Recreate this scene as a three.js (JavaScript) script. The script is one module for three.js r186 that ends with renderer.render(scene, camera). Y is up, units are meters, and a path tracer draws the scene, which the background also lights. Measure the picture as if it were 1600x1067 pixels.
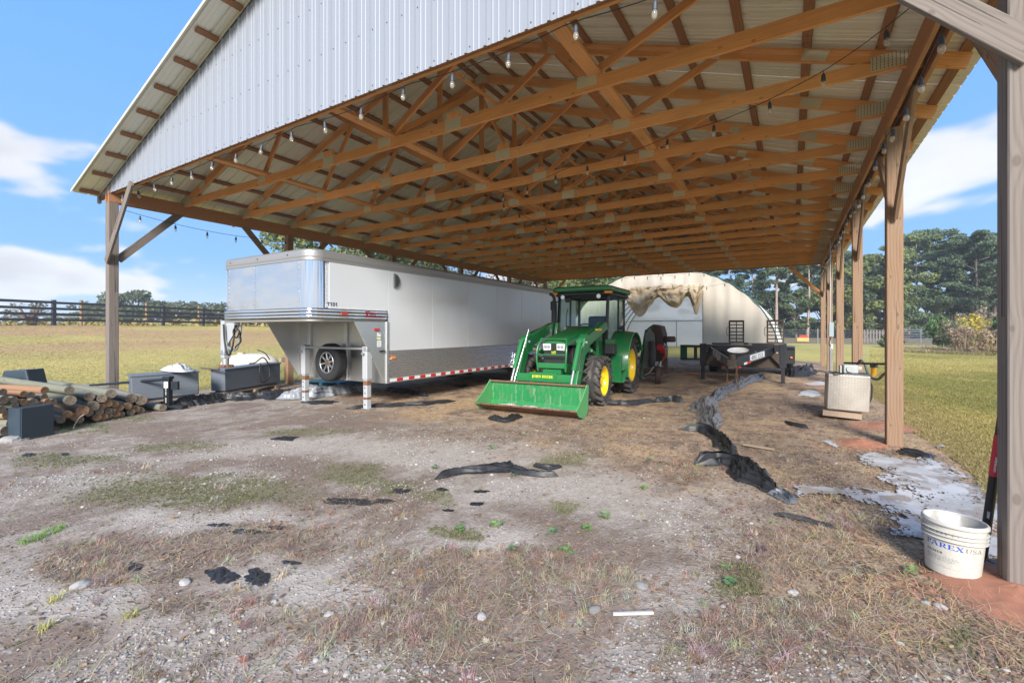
import * as THREE from 'three';
import { mergeGeometries, mergeVertices } from 'three/addons/utils/BufferGeometryUtils.js';
import { RoundedBoxGeometry } from 'three/addons/geometries/RoundedBoxGeometry.js';

// ---------------------------------------------------------------- camera, sky, sun, exposure
const FPX = 717.75, YAW = 0.547, VH = 515.4, EYE = 1.415;          // lens of a 1600 px wide picture, heading, horizon row, eye height
const scene = new THREE.Scene();
const camera = new THREE.PerspectiveCamera(2 * Math.atan(533.5 / FPX) * 180 / Math.PI, 1600 / 1067, 0.05, 4000);
camera.position.set(0, EYE, 0);
camera.rotation.y = YAW;
camera.setViewOffset(1600, 1067, 0, 533.5 - VH, 1600, 1067);
camera.updateProjectionMatrix();
const renderer = new THREE.WebGLRenderer({ antialias: true });
renderer.toneMapping = THREE.LinearToneMapping;
renderer.toneMappingExposure = 3.75;
renderer.shadowMap.enabled = true;
renderer.setSize(1024, 682);

// ---------------------------------------------------------------- random numbers and noise
function mulberry(a) { return () => { a |= 0; a = a + 0x6D2B79F5 | 0; let t = Math.imul(a ^ a >>> 15, 1 | a); t = t + Math.imul(t ^ t >>> 7, 61 | t) ^ t; return ((t ^ t >>> 14) >>> 0) / 4294967296; }; }
let rnd = mulberry(11);
const rr = (a, b) => a + (b - a) * rnd();
const PERM = new Uint8Array(512); { const r = mulberry(5), p = [...Array(256).keys()]; for (let i = 255; i > 0; i--) { const j = Math.floor(r() * (i + 1)); [p[i], p[j]] = [p[j], p[i]]; } for (let i = 0; i < 512; i++) PERM[i] = p[i & 255]; }
const VAL = new Float32Array(256); { const r = mulberry(9); for (let i = 0; i < 256; i++) VAL[i] = r(); }
function n2(x, y) { // smooth value noise 0..1
  const xi = Math.floor(x), yi = Math.floor(y), fx = x - xi, fy = y - yi, u = fx * fx * (3 - 2 * fx), v = fy * fy * (3 - 2 * fy);
  const X = xi & 255, Y = yi & 255, a = PERM[X] + Y, b = PERM[X + 1] + Y;
  const p = VAL[PERM[a & 511]], q = VAL[PERM[b & 511]], r = VAL[PERM[(a + 1) & 511]], s = VAL[PERM[(b + 1) & 511]];
  return (p + (q - p) * u) * (1 - v) + (r + (s - r) * u) * v;
}
function fb(x, y, o = 4) { let s = 0, a = 0.5, t = 0; for (let i = 0; i < o; i++) { s += a * n2(x, y); t += a; a *= 0.5; x = x * 2.03 + 17.3; y = y * 2.03 + 5.1; } return s / t; }
function n3(x, y, z) { const k = Math.floor(z), f = z - k, t = f * f * (3 - 2 * f); return n2(x + k * 37.7, y + k * 11.3) * (1 - t) + n2(x + (k + 1) * 37.7, y + (k + 1) * 11.3) * t; }
const clamp = (v, a = 0, b = 1) => Math.min(b, Math.max(a, v));
const sst = (a, b, x) => { const t = clamp((x - a) / (b - a)); return t * t * (3 - 2 * t); };
const mix = (a, b, t) => a + (b - a) * t;
const mix3 = (a, b, t) => [mix(a[0], b[0], t), mix(a[1], b[1], t), mix(a[2], b[2], t)];
const V3 = (x, y, z) => new THREE.Vector3(x, y, z);

// where the line of sight through a spot of the 1600 px picture meets the ground / a plane (used to measure positions)
const SY = Math.sin(YAW), CY = Math.cos(YAW);
function ray(u, v) { const a = (u - 800) / FPX, b = (VH - v) / FPX; return [-SY + a * CY, b, -CY - a * SY]; }
function gp(u, v, y = 0) { const d = ray(u, v), t = (y - EYE) / d[1]; return V3(t * d[0], y, t * d[2]); }
function gz(u, v, z) { const d = ray(u, v), t = z / d[2]; return V3(t * d[0], EYE + t * d[1], z); }
function gx(u, v, x) { const d = ray(u, v), t = x / d[0]; return V3(x, EYE + t * d[1], t * d[2]); }
function gd(u, v, t) { const d = ray(u, v); return V3(t * d[0], EYE + t * d[1], t * d[2]); }

// ---------------------------------------------------------------- sky (blue with drifting cumulus) and a soft hazy sun behind the camera
const SUN = V3(0.36, 0.47, 0.80).normalize();
{
  const W = 2048, Hh = 1024, data = new Float32Array(W * Hh * 4);
  for (let j = 0; j < Hh; j++) {
    const el = ((j + 0.5) / Hh - 0.5) * Math.PI;
    const sy = Math.sin(el), ce = Math.cos(el);
    for (let i = 0; i < W; i++) {
      const az = ((i + 0.5) / W - 0.5) * 2 * Math.PI, x = ce * Math.cos(az), z = ce * Math.sin(az);
      const y = Math.max(sy, 0);
      let c = mix3([0.38, 0.64, 0.92], [0.10, 0.33, 0.88], Math.pow(y, 0.42));
      c = mix3(c, [0.10, 0.29, 0.75], sst(0.45, 1, y));
      const sd = Math.max(0, x * SUN.x + sy * SUN.y + z * SUN.z);
      const g = 0.20 * Math.pow(sd, 5) + 0.3 * Math.pow(sd, 40);
      c = [c[0] + g, c[1] + g * 0.97, c[2] + g * 0.85];
      if (sy > -0.02) {
        const k = 1 / (y + 0.24), px = x * k, pz = z * k;
        const w = fb(px * 0.55 + 3.1, pz * 0.55 + 8.7, 3);
        let d = fb(px * 1.9 + 1.2 * w + 33, pz * 1.9 + 101 + w, 6);
        d += 0.16 * (fb(px * 0.33 + 90, pz * 0.33 + 7, 2) - 0.5);
        const lowest = mix(0.475, 0.575, sst(0.04, 0.55, y));
        const cov = sst(lowest, lowest + 0.11, d);
        const body = fb(px * 2.6 + 40, pz * 2.6 + 3, 4), thick = sst(lowest + 0.08, lowest + 0.32, d);
        const b = 0.80 - 0.15 * thick + 0.2 * (body - 0.5);
        c = mix3(c, [b * 0.97 + g, b * 0.98 + g, b * 1.03 + g * 0.9], cov * 0.92);
        c = mix3(c, [0.74, 0.82, 0.90], 0.5 * (1 - sst(0.0, 0.14, y)));
      } else c = [0.32, 0.30, 0.22];
      const q = (j * W + i) * 4; data[q] = c[0] * SKYK(); data[q + 1] = c[1] * SKYK(); data[q + 2] = c[2] * SKYK(); data[q + 3] = 1;
    }
  }
  function SKYK() { return 0.335; }
  const t = new THREE.DataTexture(data, W, Hh, THREE.RGBAFormat, THREE.FloatType);
  t.mapping = THREE.EquirectangularReflectionMapping; t.magFilter = t.minFilter = THREE.LinearFilter; t.wrapS = THREE.RepeatWrapping; t.colorSpace = THREE.LinearSRGBColorSpace; t.needsUpdate = true;
  scene.background = t; scene.environment = t;
}
const sun = new THREE.DirectionalLight(new THREE.Color().setRGB(1, 0.95, 0.87), 1.9);
sun.position.set(-5 + SUN.x * 90, SUN.y * 90, -14 + SUN.z * 90); sun.target.position.set(-5, 0, -14);
sun.castShadow = true; sun.shadow.radius = 34; sun.shadow.mapSize.set(4096, 4096);
Object.assign(sun.shadow.camera, { left: -60, right: 60, top: 60, bottom: -60, near: 1, far: 260 });
scene.add(sun, sun.target);

// ---------------------------------------------------------------- builders
const used = new Map();
function numbered(name) { const n = used.get(name) || 0; used.set(name, n + 1); return n ? name + '_' + String(n).padStart(3, '0') : name; }
function sh(o) { o.traverse(m => { if (m.isMesh) { m.castShadow = true; m.receiveShadow = true; } }); return o; }
function prep(g) { let h = g.index ? g.toNonIndexed() : g; for (const k of Object.keys(h.attributes)) if (!['position', 'normal', 'uv'].includes(k)) h.deleteAttribute(k); if (!h.attributes.uv) h.setAttribute('uv', new THREE.BufferAttribute(new Float32Array(h.attributes.position.count * 2), 2)); if (!h.attributes.normal) h.computeVertexNormals(); h.morphAttributes = {}; return h; }
function join(gs) { gs = Array.isArray(gs) ? gs.flat(9) : [gs]; return gs.length === 1 ? gs[0] : mergeGeometries(gs.map(prep)); }
function mesh(name, gs, m, parent, label) { const o = new THREE.Mesh(join(gs), m); o.name = name; if (label) o.userData.label = label; if (parent) parent.add(o); return o; }
function thing(name, label, category, pos = [0, 0, 0], turn = 0, group) {
  const o = new THREE.Group(); o.name = numbered(name); o.position.set(...(pos.isVector3 ? [pos.x, pos.y, pos.z] : pos)); o.rotation.y = turn; o.userData = { label, category }; if (group) o.userData.group = group; scene.add(o); return o;
}
function single(name, gs, m, label, category, group) { const o = mesh(numbered(name), gs, m, scene); o.userData = { label, category }; if (group) o.userData.group = group; return o; }
function structure(name, gs, m) { const o = mesh(numbered(name), gs, m, scene); o.userData.kind = 'structure'; return o; }
function copyOf(o, pos, turn, label, group) { const c = o.clone(); c.name = numbered(o.name.replace(/_\d{3}$/, '')); c.userData = { ...o.userData, label: label || o.userData.label }; if (group) c.userData.group = group; c.position.set(...(pos.isVector3 ? [pos.x, pos.y, pos.z] : pos)); c.rotation.set(0, turn, 0); scene.add(c); return c; }
const EU = new THREE.Euler(), MX = new THREE.Matrix4();
function T(g, x = 0, y = 0, z = 0, rx = 0, ry = 0, rz = 0) { MX.makeRotationFromEuler(EU.set(rx, ry, rz)); g.applyMatrix4(MX); g.translate(x, y, z); return g; }
function uvBox(w, h, d) { const g = new THREE.BoxGeometry(w, h, d), uv = g.attributes.uv, S = [[d, h], [d, h], [w, d], [w, d], [w, h], [w, h]], o = rr(0, 5), q = rr(0, 5); for (let f = 0; f < 6; f++) for (let i = 0; i < 4; i++) { const k = f * 4 + i; uv.setXY(k, uv.getX(k) * S[f][0] + o + f * 0.37, uv.getY(k) * S[f][1] + q); } return g; }
const bx = (w, h, d, x, y, z, rx, ry, rz) => T(uvBox(w, h, d), x, y, z, rx, ry, rz);
const rb = (w, h, d, x, y, z, r = 0.02, rx, ry, rz, seg = 2) => T(new RoundedBoxGeometry(w, h, d, seg, Math.min(r, w / 2.01, h / 2.01, d / 2.01)), x, y, z, rx, ry, rz);
const cy = (r0, r1, h, x, y, z, seg = 16, rx, ry, rz) => T(new THREE.CylinderGeometry(r0, r1, h, seg), x, y, z, rx, ry, rz);
const QY = new THREE.Quaternion();
function orient(g, a, b, nrm) { // geometry along +y, from a to b; local z turned towards nrm
  const y = b.clone().sub(a).normalize(); let z = (nrm || (Math.abs(y.y) > 0.95 ? V3(0, 0, 1) : V3(0, 1, 0))).clone(); z.addScaledVector(y, -z.dot(y)).normalize();
  const x = y.clone().cross(z); const m = new THREE.Matrix4().makeBasis(x, y, z); const c = a.clone().add(b).multiplyScalar(0.5); m.setPosition(c); g.applyMatrix4(m); return g;
}
function board(a, b, w, t, nrm) { return orient(uvBox(w, a.distanceTo(b), t), a, b, nrm); }  // w across, t along nrm
function prism(w, d, L, c = 0.008) { // chamfered timber along y, centred; uv in metres
  const hw = w / 2, hd = d / 2, P = [[hw - c, -hd], [hw, -hd + c], [hw, hd - c], [hw - c, hd], [-hw + c, hd], [-hw, hd - c], [-hw, -hd + c], [-hw + c, -hd]], pos = [], uv = [], o = rr(0, 6), q = rr(0, 6); let s = 0;
  for (let i = 0; i < 8; i++) { const A = P[i], B = P[(i + 1) % 8], l = Math.hypot(A[0] - B[0], A[1] - B[1]); const tri = (p, yy, u) => { pos.push(p[0], yy, p[1]); uv.push(o + u, q + yy); }; tri(A, -L / 2, s); tri(A, L / 2, s); tri(B, L / 2, s + l); tri(A, -L / 2, s); tri(B, L / 2, s + l); tri(B, -L / 2, s + l); s += l; }
  for (const yy of [-L / 2, L / 2]) for (let i = 1; i < 7; i++) for (const k of (yy > 0 ? [0, i + 1, i] : [0, i, i + 1])) { pos.push(P[k][0], yy, P[k][1]); uv.push(P[k][0] * 2, P[k][1] * 0.2); }
  const g = new THREE.BufferGeometry(); g.setAttribute('position', new THREE.Float32BufferAttribute(pos, 3)); g.setAttribute('uv', new THREE.Float32BufferAttribute(uv, 2)); g.computeVertexNormals(); return g;
}
const timber = (a, b, w, d, nrm, c) => orient(prism(w, d, a.distanceTo(b), c), a, b, nrm);
const rod = (a, b, r, r2 = r, seg = 10) => orient(new THREE.CylinderGeometry(r2, r, a.distanceTo(b), seg), a, b);
const tube = (pts, r, seg = 40, rs = 8, closed = false) => new THREE.TubeGeometry(new THREE.CatmullRomCurve3(pts, closed), seg, r, rs, closed);
function plate(pts, depth, bev = 0) { const s = new THREE.Shape(pts.map(p => new THREE.Vector2(p[0], p[1]))); const g = new THREE.ExtrudeGeometry(s, { depth: depth - 2 * bev, bevelEnabled: bev > 0, bevelSize: bev, bevelThickness: bev, bevelSegments: 2, curveSegments: 10 }); g.translate(0, 0, -depth / 2 + bev); return g; }
const lathe = (pts, seg = 40) => new THREE.LatheGeometry(pts.map(p => new THREE.Vector2(p[0], p[1])), seg);
function gridGeo(nu, nv, f) { // f(u,v) -> [x,y,z,(s,t)]
  const pos = [], uv = [], idx = []; for (let j = 0; j <= nv; j++) for (let i = 0; i <= nu; i++) { const p = f(i / nu, j / nv); pos.push(p[0], p[1], p[2]); uv.push(p[3] ?? i / nu, p[4] ?? j / nv); }
  for (let j = 0; j < nv; j++) for (let i = 0; i < nu; i++) { const a = j * (nu + 1) + i; idx.push(a, a + 1, a + nu + 2, a, a + nu + 2, a + nu + 1); }
  const g = new THREE.BufferGeometry(); g.setAttribute('position', new THREE.Float32BufferAttribute(pos, 3)); g.setAttribute('uv', new THREE.Float32BufferAttribute(uv, 2)); g.setIndex(idx); g.computeVertexNormals(); return g;
}

// ---------------------------------------------------------------- textures and materials
const toB = c => { c = clamp(c); return Math.round(255 * (c <= 0.0031308 ? 12.92 * c : 1.055 * Math.pow(c, 1 / 2.4) - 0.055)); };
function tex(w, h, f, srgb = true, wrap = true) { const d = new Uint8Array(w * h * 4); for (let j = 0; j < h; j++) for (let i = 0; i < w; i++) { const c = f(i / w, j / h, i, j), k = (j * w + i) * 4; if (srgb) { d[k] = toB(c[0]); d[k + 1] = toB(c[1]); d[k + 2] = toB(c[2]); } else { const v = Math.round(255 * clamp(c[0] ?? c)); d[k] = v; d[k + 1] = c[1] === undefined ? v : Math.round(255 * clamp(c[1])); d[k + 2] = c[2] === undefined ? v : Math.round(255 * clamp(c[2])); } d[k + 3] = c[3] === undefined ? 255 : Math.round(255 * clamp(c[3])); }
  const t = new THREE.DataTexture(d, w, h, THREE.RGBAFormat); if (srgb) t.colorSpace = THREE.SRGBColorSpace; t.magFilter = THREE.LinearFilter; t.minFilter = THREE.LinearMipmapLinearFilter; t.generateMipmaps = true; if (wrap) t.wrapS = t.wrapT = THREE.RepeatWrapping; t.anisotropy = 8; t.needsUpdate = true; return t; }
// periodic noise so that tiles have no seams
function pn(x, y, p, o = 4) { let s = 0, a = 0.5, t = 0; for (let i = 0; i < o; i++) { const X = ((x % p) + p) % p, Y = ((y % p) + p) % p, fx = X / p, fy = Y / p; s += a * (n2(X + i * 53, Y + i * 31) * (1 - fx) * (1 - fy) + n2(X - p + i * 53 + 256, Y + i * 31) * fx * (1 - fy) + n2(X + i * 53, Y - p + i * 31 + 256) * (1 - fx) * fy + n2(X - p + i * 53 + 256, Y - p + i * 31 + 256) * fx * fy); t += a; a *= 0.5; x *= 2; y *= 2; p *= 2; } return s / t; }
const M = {};
const std = (c, r = 0.6, m = 0, o = {}) => new THREE.MeshStandardMaterial({ color: new THREE.Color().setRGB(...c), roughness: r, metalness: m, side: THREE.DoubleSide, ...o });
const phy = (c, r, m, o = {}) => new THREE.MeshPhysicalMaterial({ color: new THREE.Color().setRGB(...c), roughness: r, metalness: m, side: THREE.DoubleSide, ...o });
function woodTex(base, dark, knot, gray, seed, crack = 0) { // 0.3 m x 1.8 m of flat-sawn board, grain along v
  const r = mulberry(seed), K = []; for (let i = 0; i < 5; i++) K.push([r(), r(), 0.012 + 0.02 * r()]);
  return tex(256, 1024, (u, v) => {
    let kd = 0, bend = 0; for (const k of K) { let du = Math.abs(u - k[0]); du = Math.min(du, 1 - du) * 0.3; let dv = Math.abs(v - k[1]); dv = Math.min(dv, 1 - dv) * 1.8; const q = Math.hypot(du, dv * 0.55); kd = Math.max(kd, 1 - sst(k[2] * 0.4, k[2] * 0.75, q)); bend += 0.05 * Math.exp(-q * q / 0.003); }
    const w = pn(u * 2, v * 3, 3 > 2 ? 6 : 6, 3);
    const x = u * 7 + bend * 9 + 2.2 * pn(u * 2 + seed, v * 2, 2, 3);
    const ring = 0.5 + 0.5 * Math.sin(x * 6.283 * 1.5 + 3 * pn(u * 12, v * 5 + seed, 12, 2)), g = Math.pow(ring, 2);
    const fine = pn(u * 64, v * 8 + seed, 8 * 8, 2), blot = pn(u * 3 + seed, v * 6, 6, 3);
    let c = mix3(base, dark, clamp(0.42 * g * (0.4 + 0.9 * w) + 0.85 * (fine - 0.4)));
    c = mix3(c, gray, clamp(0.9 * (blot - 0.42) + 0.15 * (w - 0.5), 0, 0.8));
    c = mix3(c, knot, kd * 0.4);
    if (crack > 0) { const cr = pn(u * 24 + 7, v * 1.5, 24, 2); if (cr > 1 - crack) c = mix3(c, [0.03, 0.026, 0.022], 0.7); }
    return c;
  });
}
function woodMat(t, rough = 0.82) { t.repeat.set(1 / 0.3, 1 / 1.8); return new THREE.MeshStandardMaterial({ map: t, roughness: rough }); }
M.truss = woodMat(woodTex([0.84, 0.43, 0.175], [0.56, 0.24, 0.085], [0.09, 0.035, 0.015], [0.42, 0.22, 0.11], 21));
M.truss2 = woodMat(woodTex([0.76, 0.37, 0.15], [0.48, 0.20, 0.07], [0.08, 0.03, 0.015], [0.34, 0.19, 0.10], 22));
M.post = woodMat(woodTex([0.30, 0.19, 0.12], [0.15, 0.085, 0.05], [0.06, 0.035, 0.022], [0.25, 0.19, 0.145], 23, 0.2));
M.postGrey = woodMat(woodTex([0.225, 0.19, 0.168], [0.115, 0.092, 0.08], [0.06, 0.045, 0.038], [0.18, 0.163, 0.15], 24, 0.24), 0.9);
M.beam = woodMat(woodTex([0.44, 0.215, 0.11], [0.27, 0.115, 0.055], [0.06, 0.03, 0.02], [0.26, 0.15, 0.10], 25));
M.purlin = woodMat(woodTex([0.32, 0.155, 0.075], [0.18, 0.08, 0.04], [0.04, 0.02, 0.012], [0.20, 0.11, 0.07], 26));
M.pallet = woodMat(woodTex([0.38, 0.28, 0.20], [0.24, 0.165, 0.11], [0.09, 0.06, 0.04], [0.3, 0.26, 0.22], 27));
M.plateMetal = std([0.62, 0.56, 0.42], 0.5, 0.2);
M.roofIn = std([0.74, 0.715, 0.62], 0.36, 0.2);
M.gable = std([0.26, 0.285, 0.34], 0.5, 0.0);
M.trim = std([0.55, 0.52, 0.42], 0.5, 0.1);
M.screw = std([0.25, 0.26, 0.28], 0.4, 0.8);
M.black = std([0.018, 0.018, 0.02], 0.5);
M.blackGloss = std([0.015, 0.016, 0.018], 0.28);
M.steel = std([0.62, 0.63, 0.65], 0.3, 0.9);
M.galv = std([0.50, 0.52, 0.54], 0.42, 0.7);
M.wire = std([0.02, 0.02, 0.022], 0.6);
M.red = std([0.55, 0.03, 0.035], 0.35);
M.white = std([0.80, 0.80, 0.79], 0.4);
M.orange = phy([0.95, 0.28, 0.02], 0.2, 0, { clearcoat: 1 });

// ================================================================ THE SETTING: ground, dirt floor, lawn
const XC = -5.08, ZF = -3.56, BAY = 3.6576, ZB = ZF - 5 * BAY, XR = 1.07, XL = -11.23;
const padEdgeR = z => 1.42 + 0.16 * (n2(z * 1.3, 3.3) - 0.5) + 0.2 * (n2(z * 0.35, 9.1) - 0.5) - 0.35 * sst(-12, -20, z);
const padEdgeL = z => -11.75 + 0.5 * (n2(z * 0.8, 7.7) - 0.5) - 2.0 * sst(-5, -1, z);
const padBack = x => -24.4 + 1.2 * (n2(x * 0.5, 4.4) - 0.5);
function inPad(x, z) { return Math.min(padEdgeR(z) - x, x - padEdgeL(z), z - padBack(x)); }        // metres inside the edge
function terr(x, z) {
  let y = 1.62 * sst(-11.9, -35, x) * (1 - 0.0 * z);
  y += 0.25 * (fb(x * 0.06 + 3, z * 0.06, 3) - 0.5) * sst(6, 30, Math.hypot(x, z)) * (1 - sst(60, 90, -z));
  if (x > 20) y += 0.3 * sst(20, 60, x);
  return y;
}
function padH(x, z) { return 0.012 + 0.05 * (fb(x * 0.55 + 9, z * 0.55 + 2, 3) - 0.5) + 0.018 * (fb(x * 3, z * 3, 3) - 0.5); }
function groundY(x, z) { return inPad(x, z) > 0 ? padH(x, z) : terr(x, z); }

// patches measured on the photograph: [u, v, half width, half height] of each
function patchOf(u, v, hw, hh) { const c = gp(u, v), a = gp(u + hw, v), b = gp(u, v + hh * 0.9); return { c, ax: a.x - c.x, az: a.z - c.z, bx: b.x - c.x, bz: b.z - c.z }; }
function patchAt(p, x, z) { const dx = x - p.c.x, dz = z - p.c.z, det = p.ax * p.bz - p.bx * p.az, s = (dx * p.bz - p.bx * dz) / det, t = (p.ax * dz - dx * p.az) / det; return Math.hypot(s, t); }
const MOSS = [[290, 770, 170, 32], [545, 742, 50, 16], [95, 722, 90, 12], [265, 700, 70, 9], [480, 678, 60, 6], [600, 762, 60, 16], [170, 655, 60, 6], [722, 842, 34, 14], [900, 800, 26, 16], [1135, 905, 40, 22], [1480, 1020, 40, 18], [690, 780, 30, 10], [880, 720, 40, 14]].map(a => patchOf(...a));
const DUST = [[470, 700, 190, 16], [720, 706, 170, 30], [120, 755, 120, 10], [930, 770, 190, 40], [1030, 920, 70, 60], [110, 920, 130, 50], [470, 930, 150, 50], [300, 820, 120, 18], [520, 1020, 150, 40], [1060, 690, 80, 30], [820, 1000, 80, 30], [780, 850, 80, 30]].map(a => patchOf(...a));
const STRAW = [[860, 905, 150, 50], [640, 990, 220, 60], [420, 850, 150, 26], [230, 870, 120, 30], [1150, 980, 130, 60], [1240, 860, 110, 50], [560, 800, 120, 22], [1340, 800, 100, 40], [1240, 700, 130, 40], [1060, 735, 50, 18], [820, 680, 190, 14], [1000, 660, 120, 14], [1160, 640, 130, 20], [1380, 980, 100, 50], [320, 945, 110, 30], [700, 905, 120, 40], [1310, 770, 70, 24]].map(a => patchOf(...a));
const CLAY = [[1560, 950, 100, 34], [1340, 697, 56, 10], [1375, 668, 44, 8], [1420, 945, 70, 20], [1300, 600, 40, 8]].map(a => patchOf(...a));
const hit = (L, x, z, e = 0.5) => { let m = 0; for (const p of L) { const d = patchAt(p, x, z); if (d < 1.6) m = Math.max(m, 1 - sst(1 - e, 1 + e, d)); } return m; };
function floorMix(x, z) { // shares of moss, dust, straw, clay and brown litter at a spot
  const w1 = fb(x * 2.2, z * 2.2, 4) - 0.5, w2 = fb(x * 6 + 4, z * 6, 3) - 0.5, wx = x + 0.5 * w1, wz = z + 0.5 * (fb(x * 2.2 + 31, z * 2.2 + 7, 4) - 0.5);
  const moss = clamp(hit(MOSS, wx, wz) * (0.9 + 1.6 * w2)), dust = clamp(hit(DUST, wx, wz) * (1 + w2)), straw = clamp(hit(STRAW, wx, wz) * (1 + 1.4 * w2)), clay = clamp(hit(CLAY, wx, wz, 0.4) * (1.1 + w2));
  let litter = sst(-4.6, -6.6, z + 2.6 * w1 + 1.2 * sst(-3.5, -0.5, x) * -1 + 1.0 * sst(-6, -9, x));
  litter = Math.max(litter, sst(-0.8, 0.4, x + w1) * sst(-1.9, -3.0, z) * 0.8);
  return { moss, dust, straw, clay, litter: clamp(litter), w1, w2 };
}
{
  // dirt floor, 7 mm texels: gravel dust, brown litter under the roof, moss, straw and clay
  const X0 = -14.4, X1 = 2.0, Z0 = -25.4, Z1 = 2.6;
  const map = tex(2048, 2048, (u, v) => {
    const x = mix(X0, X1, u), z = mix(Z0, Z1, v), f = floorMix(x, z);
    const g1 = n2(x * 70, z * 70), g2 = n2(x * 31 + 9, z * 31), g3 = fb(x * 9, z * 9, 3), g4 = n2(x * 125, z * 115);
    let c = mix3([0.255, 0.205, 0.165], [0.335, 0.285, 0.24], sst(0.35, 0.7, g3));
    c = mix3(c, [0.19, 0.135, 0.10], sst(0.48, 0.66, fb(x * 2.1 + 20, z * 2.1, 5)) * 0.8);
    c = mix3(c, [0.41, 0.36, 0.31], f.dust * 0.8);
    c = mix3(c, mix3([0.15, 0.10, 0.07], [0.33, 0.23, 0.155], sst(0.3, 0.7, g3)), f.litter * 0.9);
    c = mix3(c, [0.46, 0.32, 0.18], f.litter * sst(0.5, 0.68, fb(x * 1.5 + 50, z * 2.2, 4)) * (0.45 + 0.5 * g2));
    c = mix3(c, mix3([0.15, 0.105, 0.08], [0.27, 0.205, 0.15], sst(0.3, 0.7, g3)), f.straw * 0.75);
    c = mix3(c, mix3([0.13, 0.125, 0.062], [0.20, 0.185, 0.11], g3), f.moss * 0.72);
    c = mix3(c, [0.40, 0.19, 0.115], f.clay * 0.9);
    const s = 0.72 + 0.24 * g1 + 0.2 * g2 + 0.14 * g4;
    c = [c[0] * s, c[1] * s, c[2] * s];
    if (g1 > 0.9 && f.litter < 0.6 && f.moss < 0.5) c = mix3(c, [0.47, 0.45, 0.43], 0.5);
    if (g4 < 0.16) c = mix3(c, [0.09, 0.07, 0.055], 0.5);
    return c;
  }, true, false);
  const bump = tex(1024, 1024, (u, v) => { const a = pn(u * 64, v * 64, 64, 3), b = pn(u * 16, v * 16, 16, 3), s = pn(u * 128 + 3, v * 128, 128, 1); return [0.4 * a + 0.4 * b + 0.3 * sst(0.6, 0.8, s)]; }, false);
  bump.repeat.set((X1 - X0) / 1.4, (Z1 - Z0) / 1.4);
  const step = 0.08, nx = Math.round((X1 - X0) / step), nz = Math.round((Z1 - Z0) / step), pos = [], uv = [], idx = [];
  for (let j = 0; j <= nz; j++) for (let i = 0; i <= nx; i++) { const x = X0 + i * step, z = Z0 + j * step, e = inPad(x, z); pos.push(x, e > 0.15 ? padH(x, z) : mix(terr(x, z) - 0.05, padH(x, z), sst(-0.25, 0.15, e)), z); uv.push((x - X0) / (X1 - X0), (z - Z0) / (Z1 - Z0)); }
  for (let j = 0; j < nz; j++) for (let i = 0; i < nx; i++) { const x = X0 + (i + 0.5) * step, z = Z0 + (j + 0.5) * step; if (inPad(x, z) < -0.22) continue; const a = j * (nx + 1) + i; idx.push(a, a + nx + 1, a + 1, a + 1, a + nx + 1, a + nx + 2); }
  const g = new THREE.BufferGeometry(); g.setAttribute('position', new THREE.Float32BufferAttribute(pos, 3)); g.setAttribute('uv', new THREE.Float32BufferAttribute(uv, 2)); g.setIndex(idx); g.computeVertexNormals();
  structure('dirt_floor', g, new THREE.MeshStandardMaterial({ map, bumpMap: bump, bumpScale: 0.011, roughness: 0.95 }));
}
function lawnColor(x, z) {
  const a = fb(x * 0.22 + 5, z * 0.22, 4), b = fb(x * 0.9, z * 0.9 + 3, 3), dry = sst(-12, -20, x);
  let c = mix3([0.24, 0.235, 0.06], [0.40, 0.34, 0.10], sst(0.3, 0.7, a));
  c = mix3(c, [0.46, 0.36, 0.13], clamp(dry * 0.75 + 0.5 * sst(0.5, 0.75, b)) * 0.75);
  if (x < -12) c = mix3(c, [0.38, 0.235, 0.13], 0.8 * sst(0.52, 0.66, fb(x * 0.35 + 4, z * 0.12 + 1, 3)) * sst(-20, -24, x));
  const edge = sst(1.2, 0.0, -inPad(x, z)); c = mix3(c, [0.30, 0.235, 0.11], edge * 0.7);
  if (z < -50) c = mix3(c, [0.20, 0.15, 0.08], sst(-50, -62, z));
  return c;
}
{
  const pos = [], uv = [], col = [], idx = [], NR = 190, NA = 240;
  for (let i = 0; i <= NR; i++) { const r = 0.4 + 0.35 * i * 0.6 + 2200 * Math.pow(i / NR, 9); for (let k = 0; k <= NA; k++) { const t = k / NA * Math.PI * 2, x = r * Math.cos(t), z = r * Math.sin(t), e = inPad(x, z); let y = terr(x, z); if (e > 0.1) y = Math.min(y, padH(x, z)) - 0.12 * sst(0.05, 0.5, e); pos.push(x, y, z); uv.push(x / 3, z / 3); const c = lawnColor(x, z); col.push(c[0] * 1.6, c[1] * 1.6, c[2] * 1.6); } }
  for (let i = 0; i < NR; i++) for (let k = 0; k < NA; k++) { const a = i * (NA + 1) + k; idx.push(a, a + 1, a + NA + 1, a + 1, a + NA + 2, a + NA + 1); }
  const g = new THREE.BufferGeometry(); g.setAttribute('position', new THREE.Float32BufferAttribute(pos, 3)); g.setAttribute('uv', new THREE.Float32BufferAttribute(uv, 2)); g.setAttribute('color', new THREE.Float32BufferAttribute(col, 3)); g.setIndex(idx); g.computeVertexNormals();
  const t = tex(1024, 1024, (u, v) => { const a = pn(u * 128, v * 128, 128, 2), b = pn(u * 24, v * 24, 24, 3), s = 0.28 + 0.5 * a + 0.34 * (b - 0.2); return [s * (0.95 + 0.15 * b), s, s * 0.9]; });
  const bt = tex(512, 512, (u, v) => [pn(u * 96, v * 96, 96, 2)], false);
  structure('ground', g, new THREE.MeshStandardMaterial({ map: t, bumpMap: bt, bumpScale: 0.03, vertexColors: true, roughness: 0.95 }));
}
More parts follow.
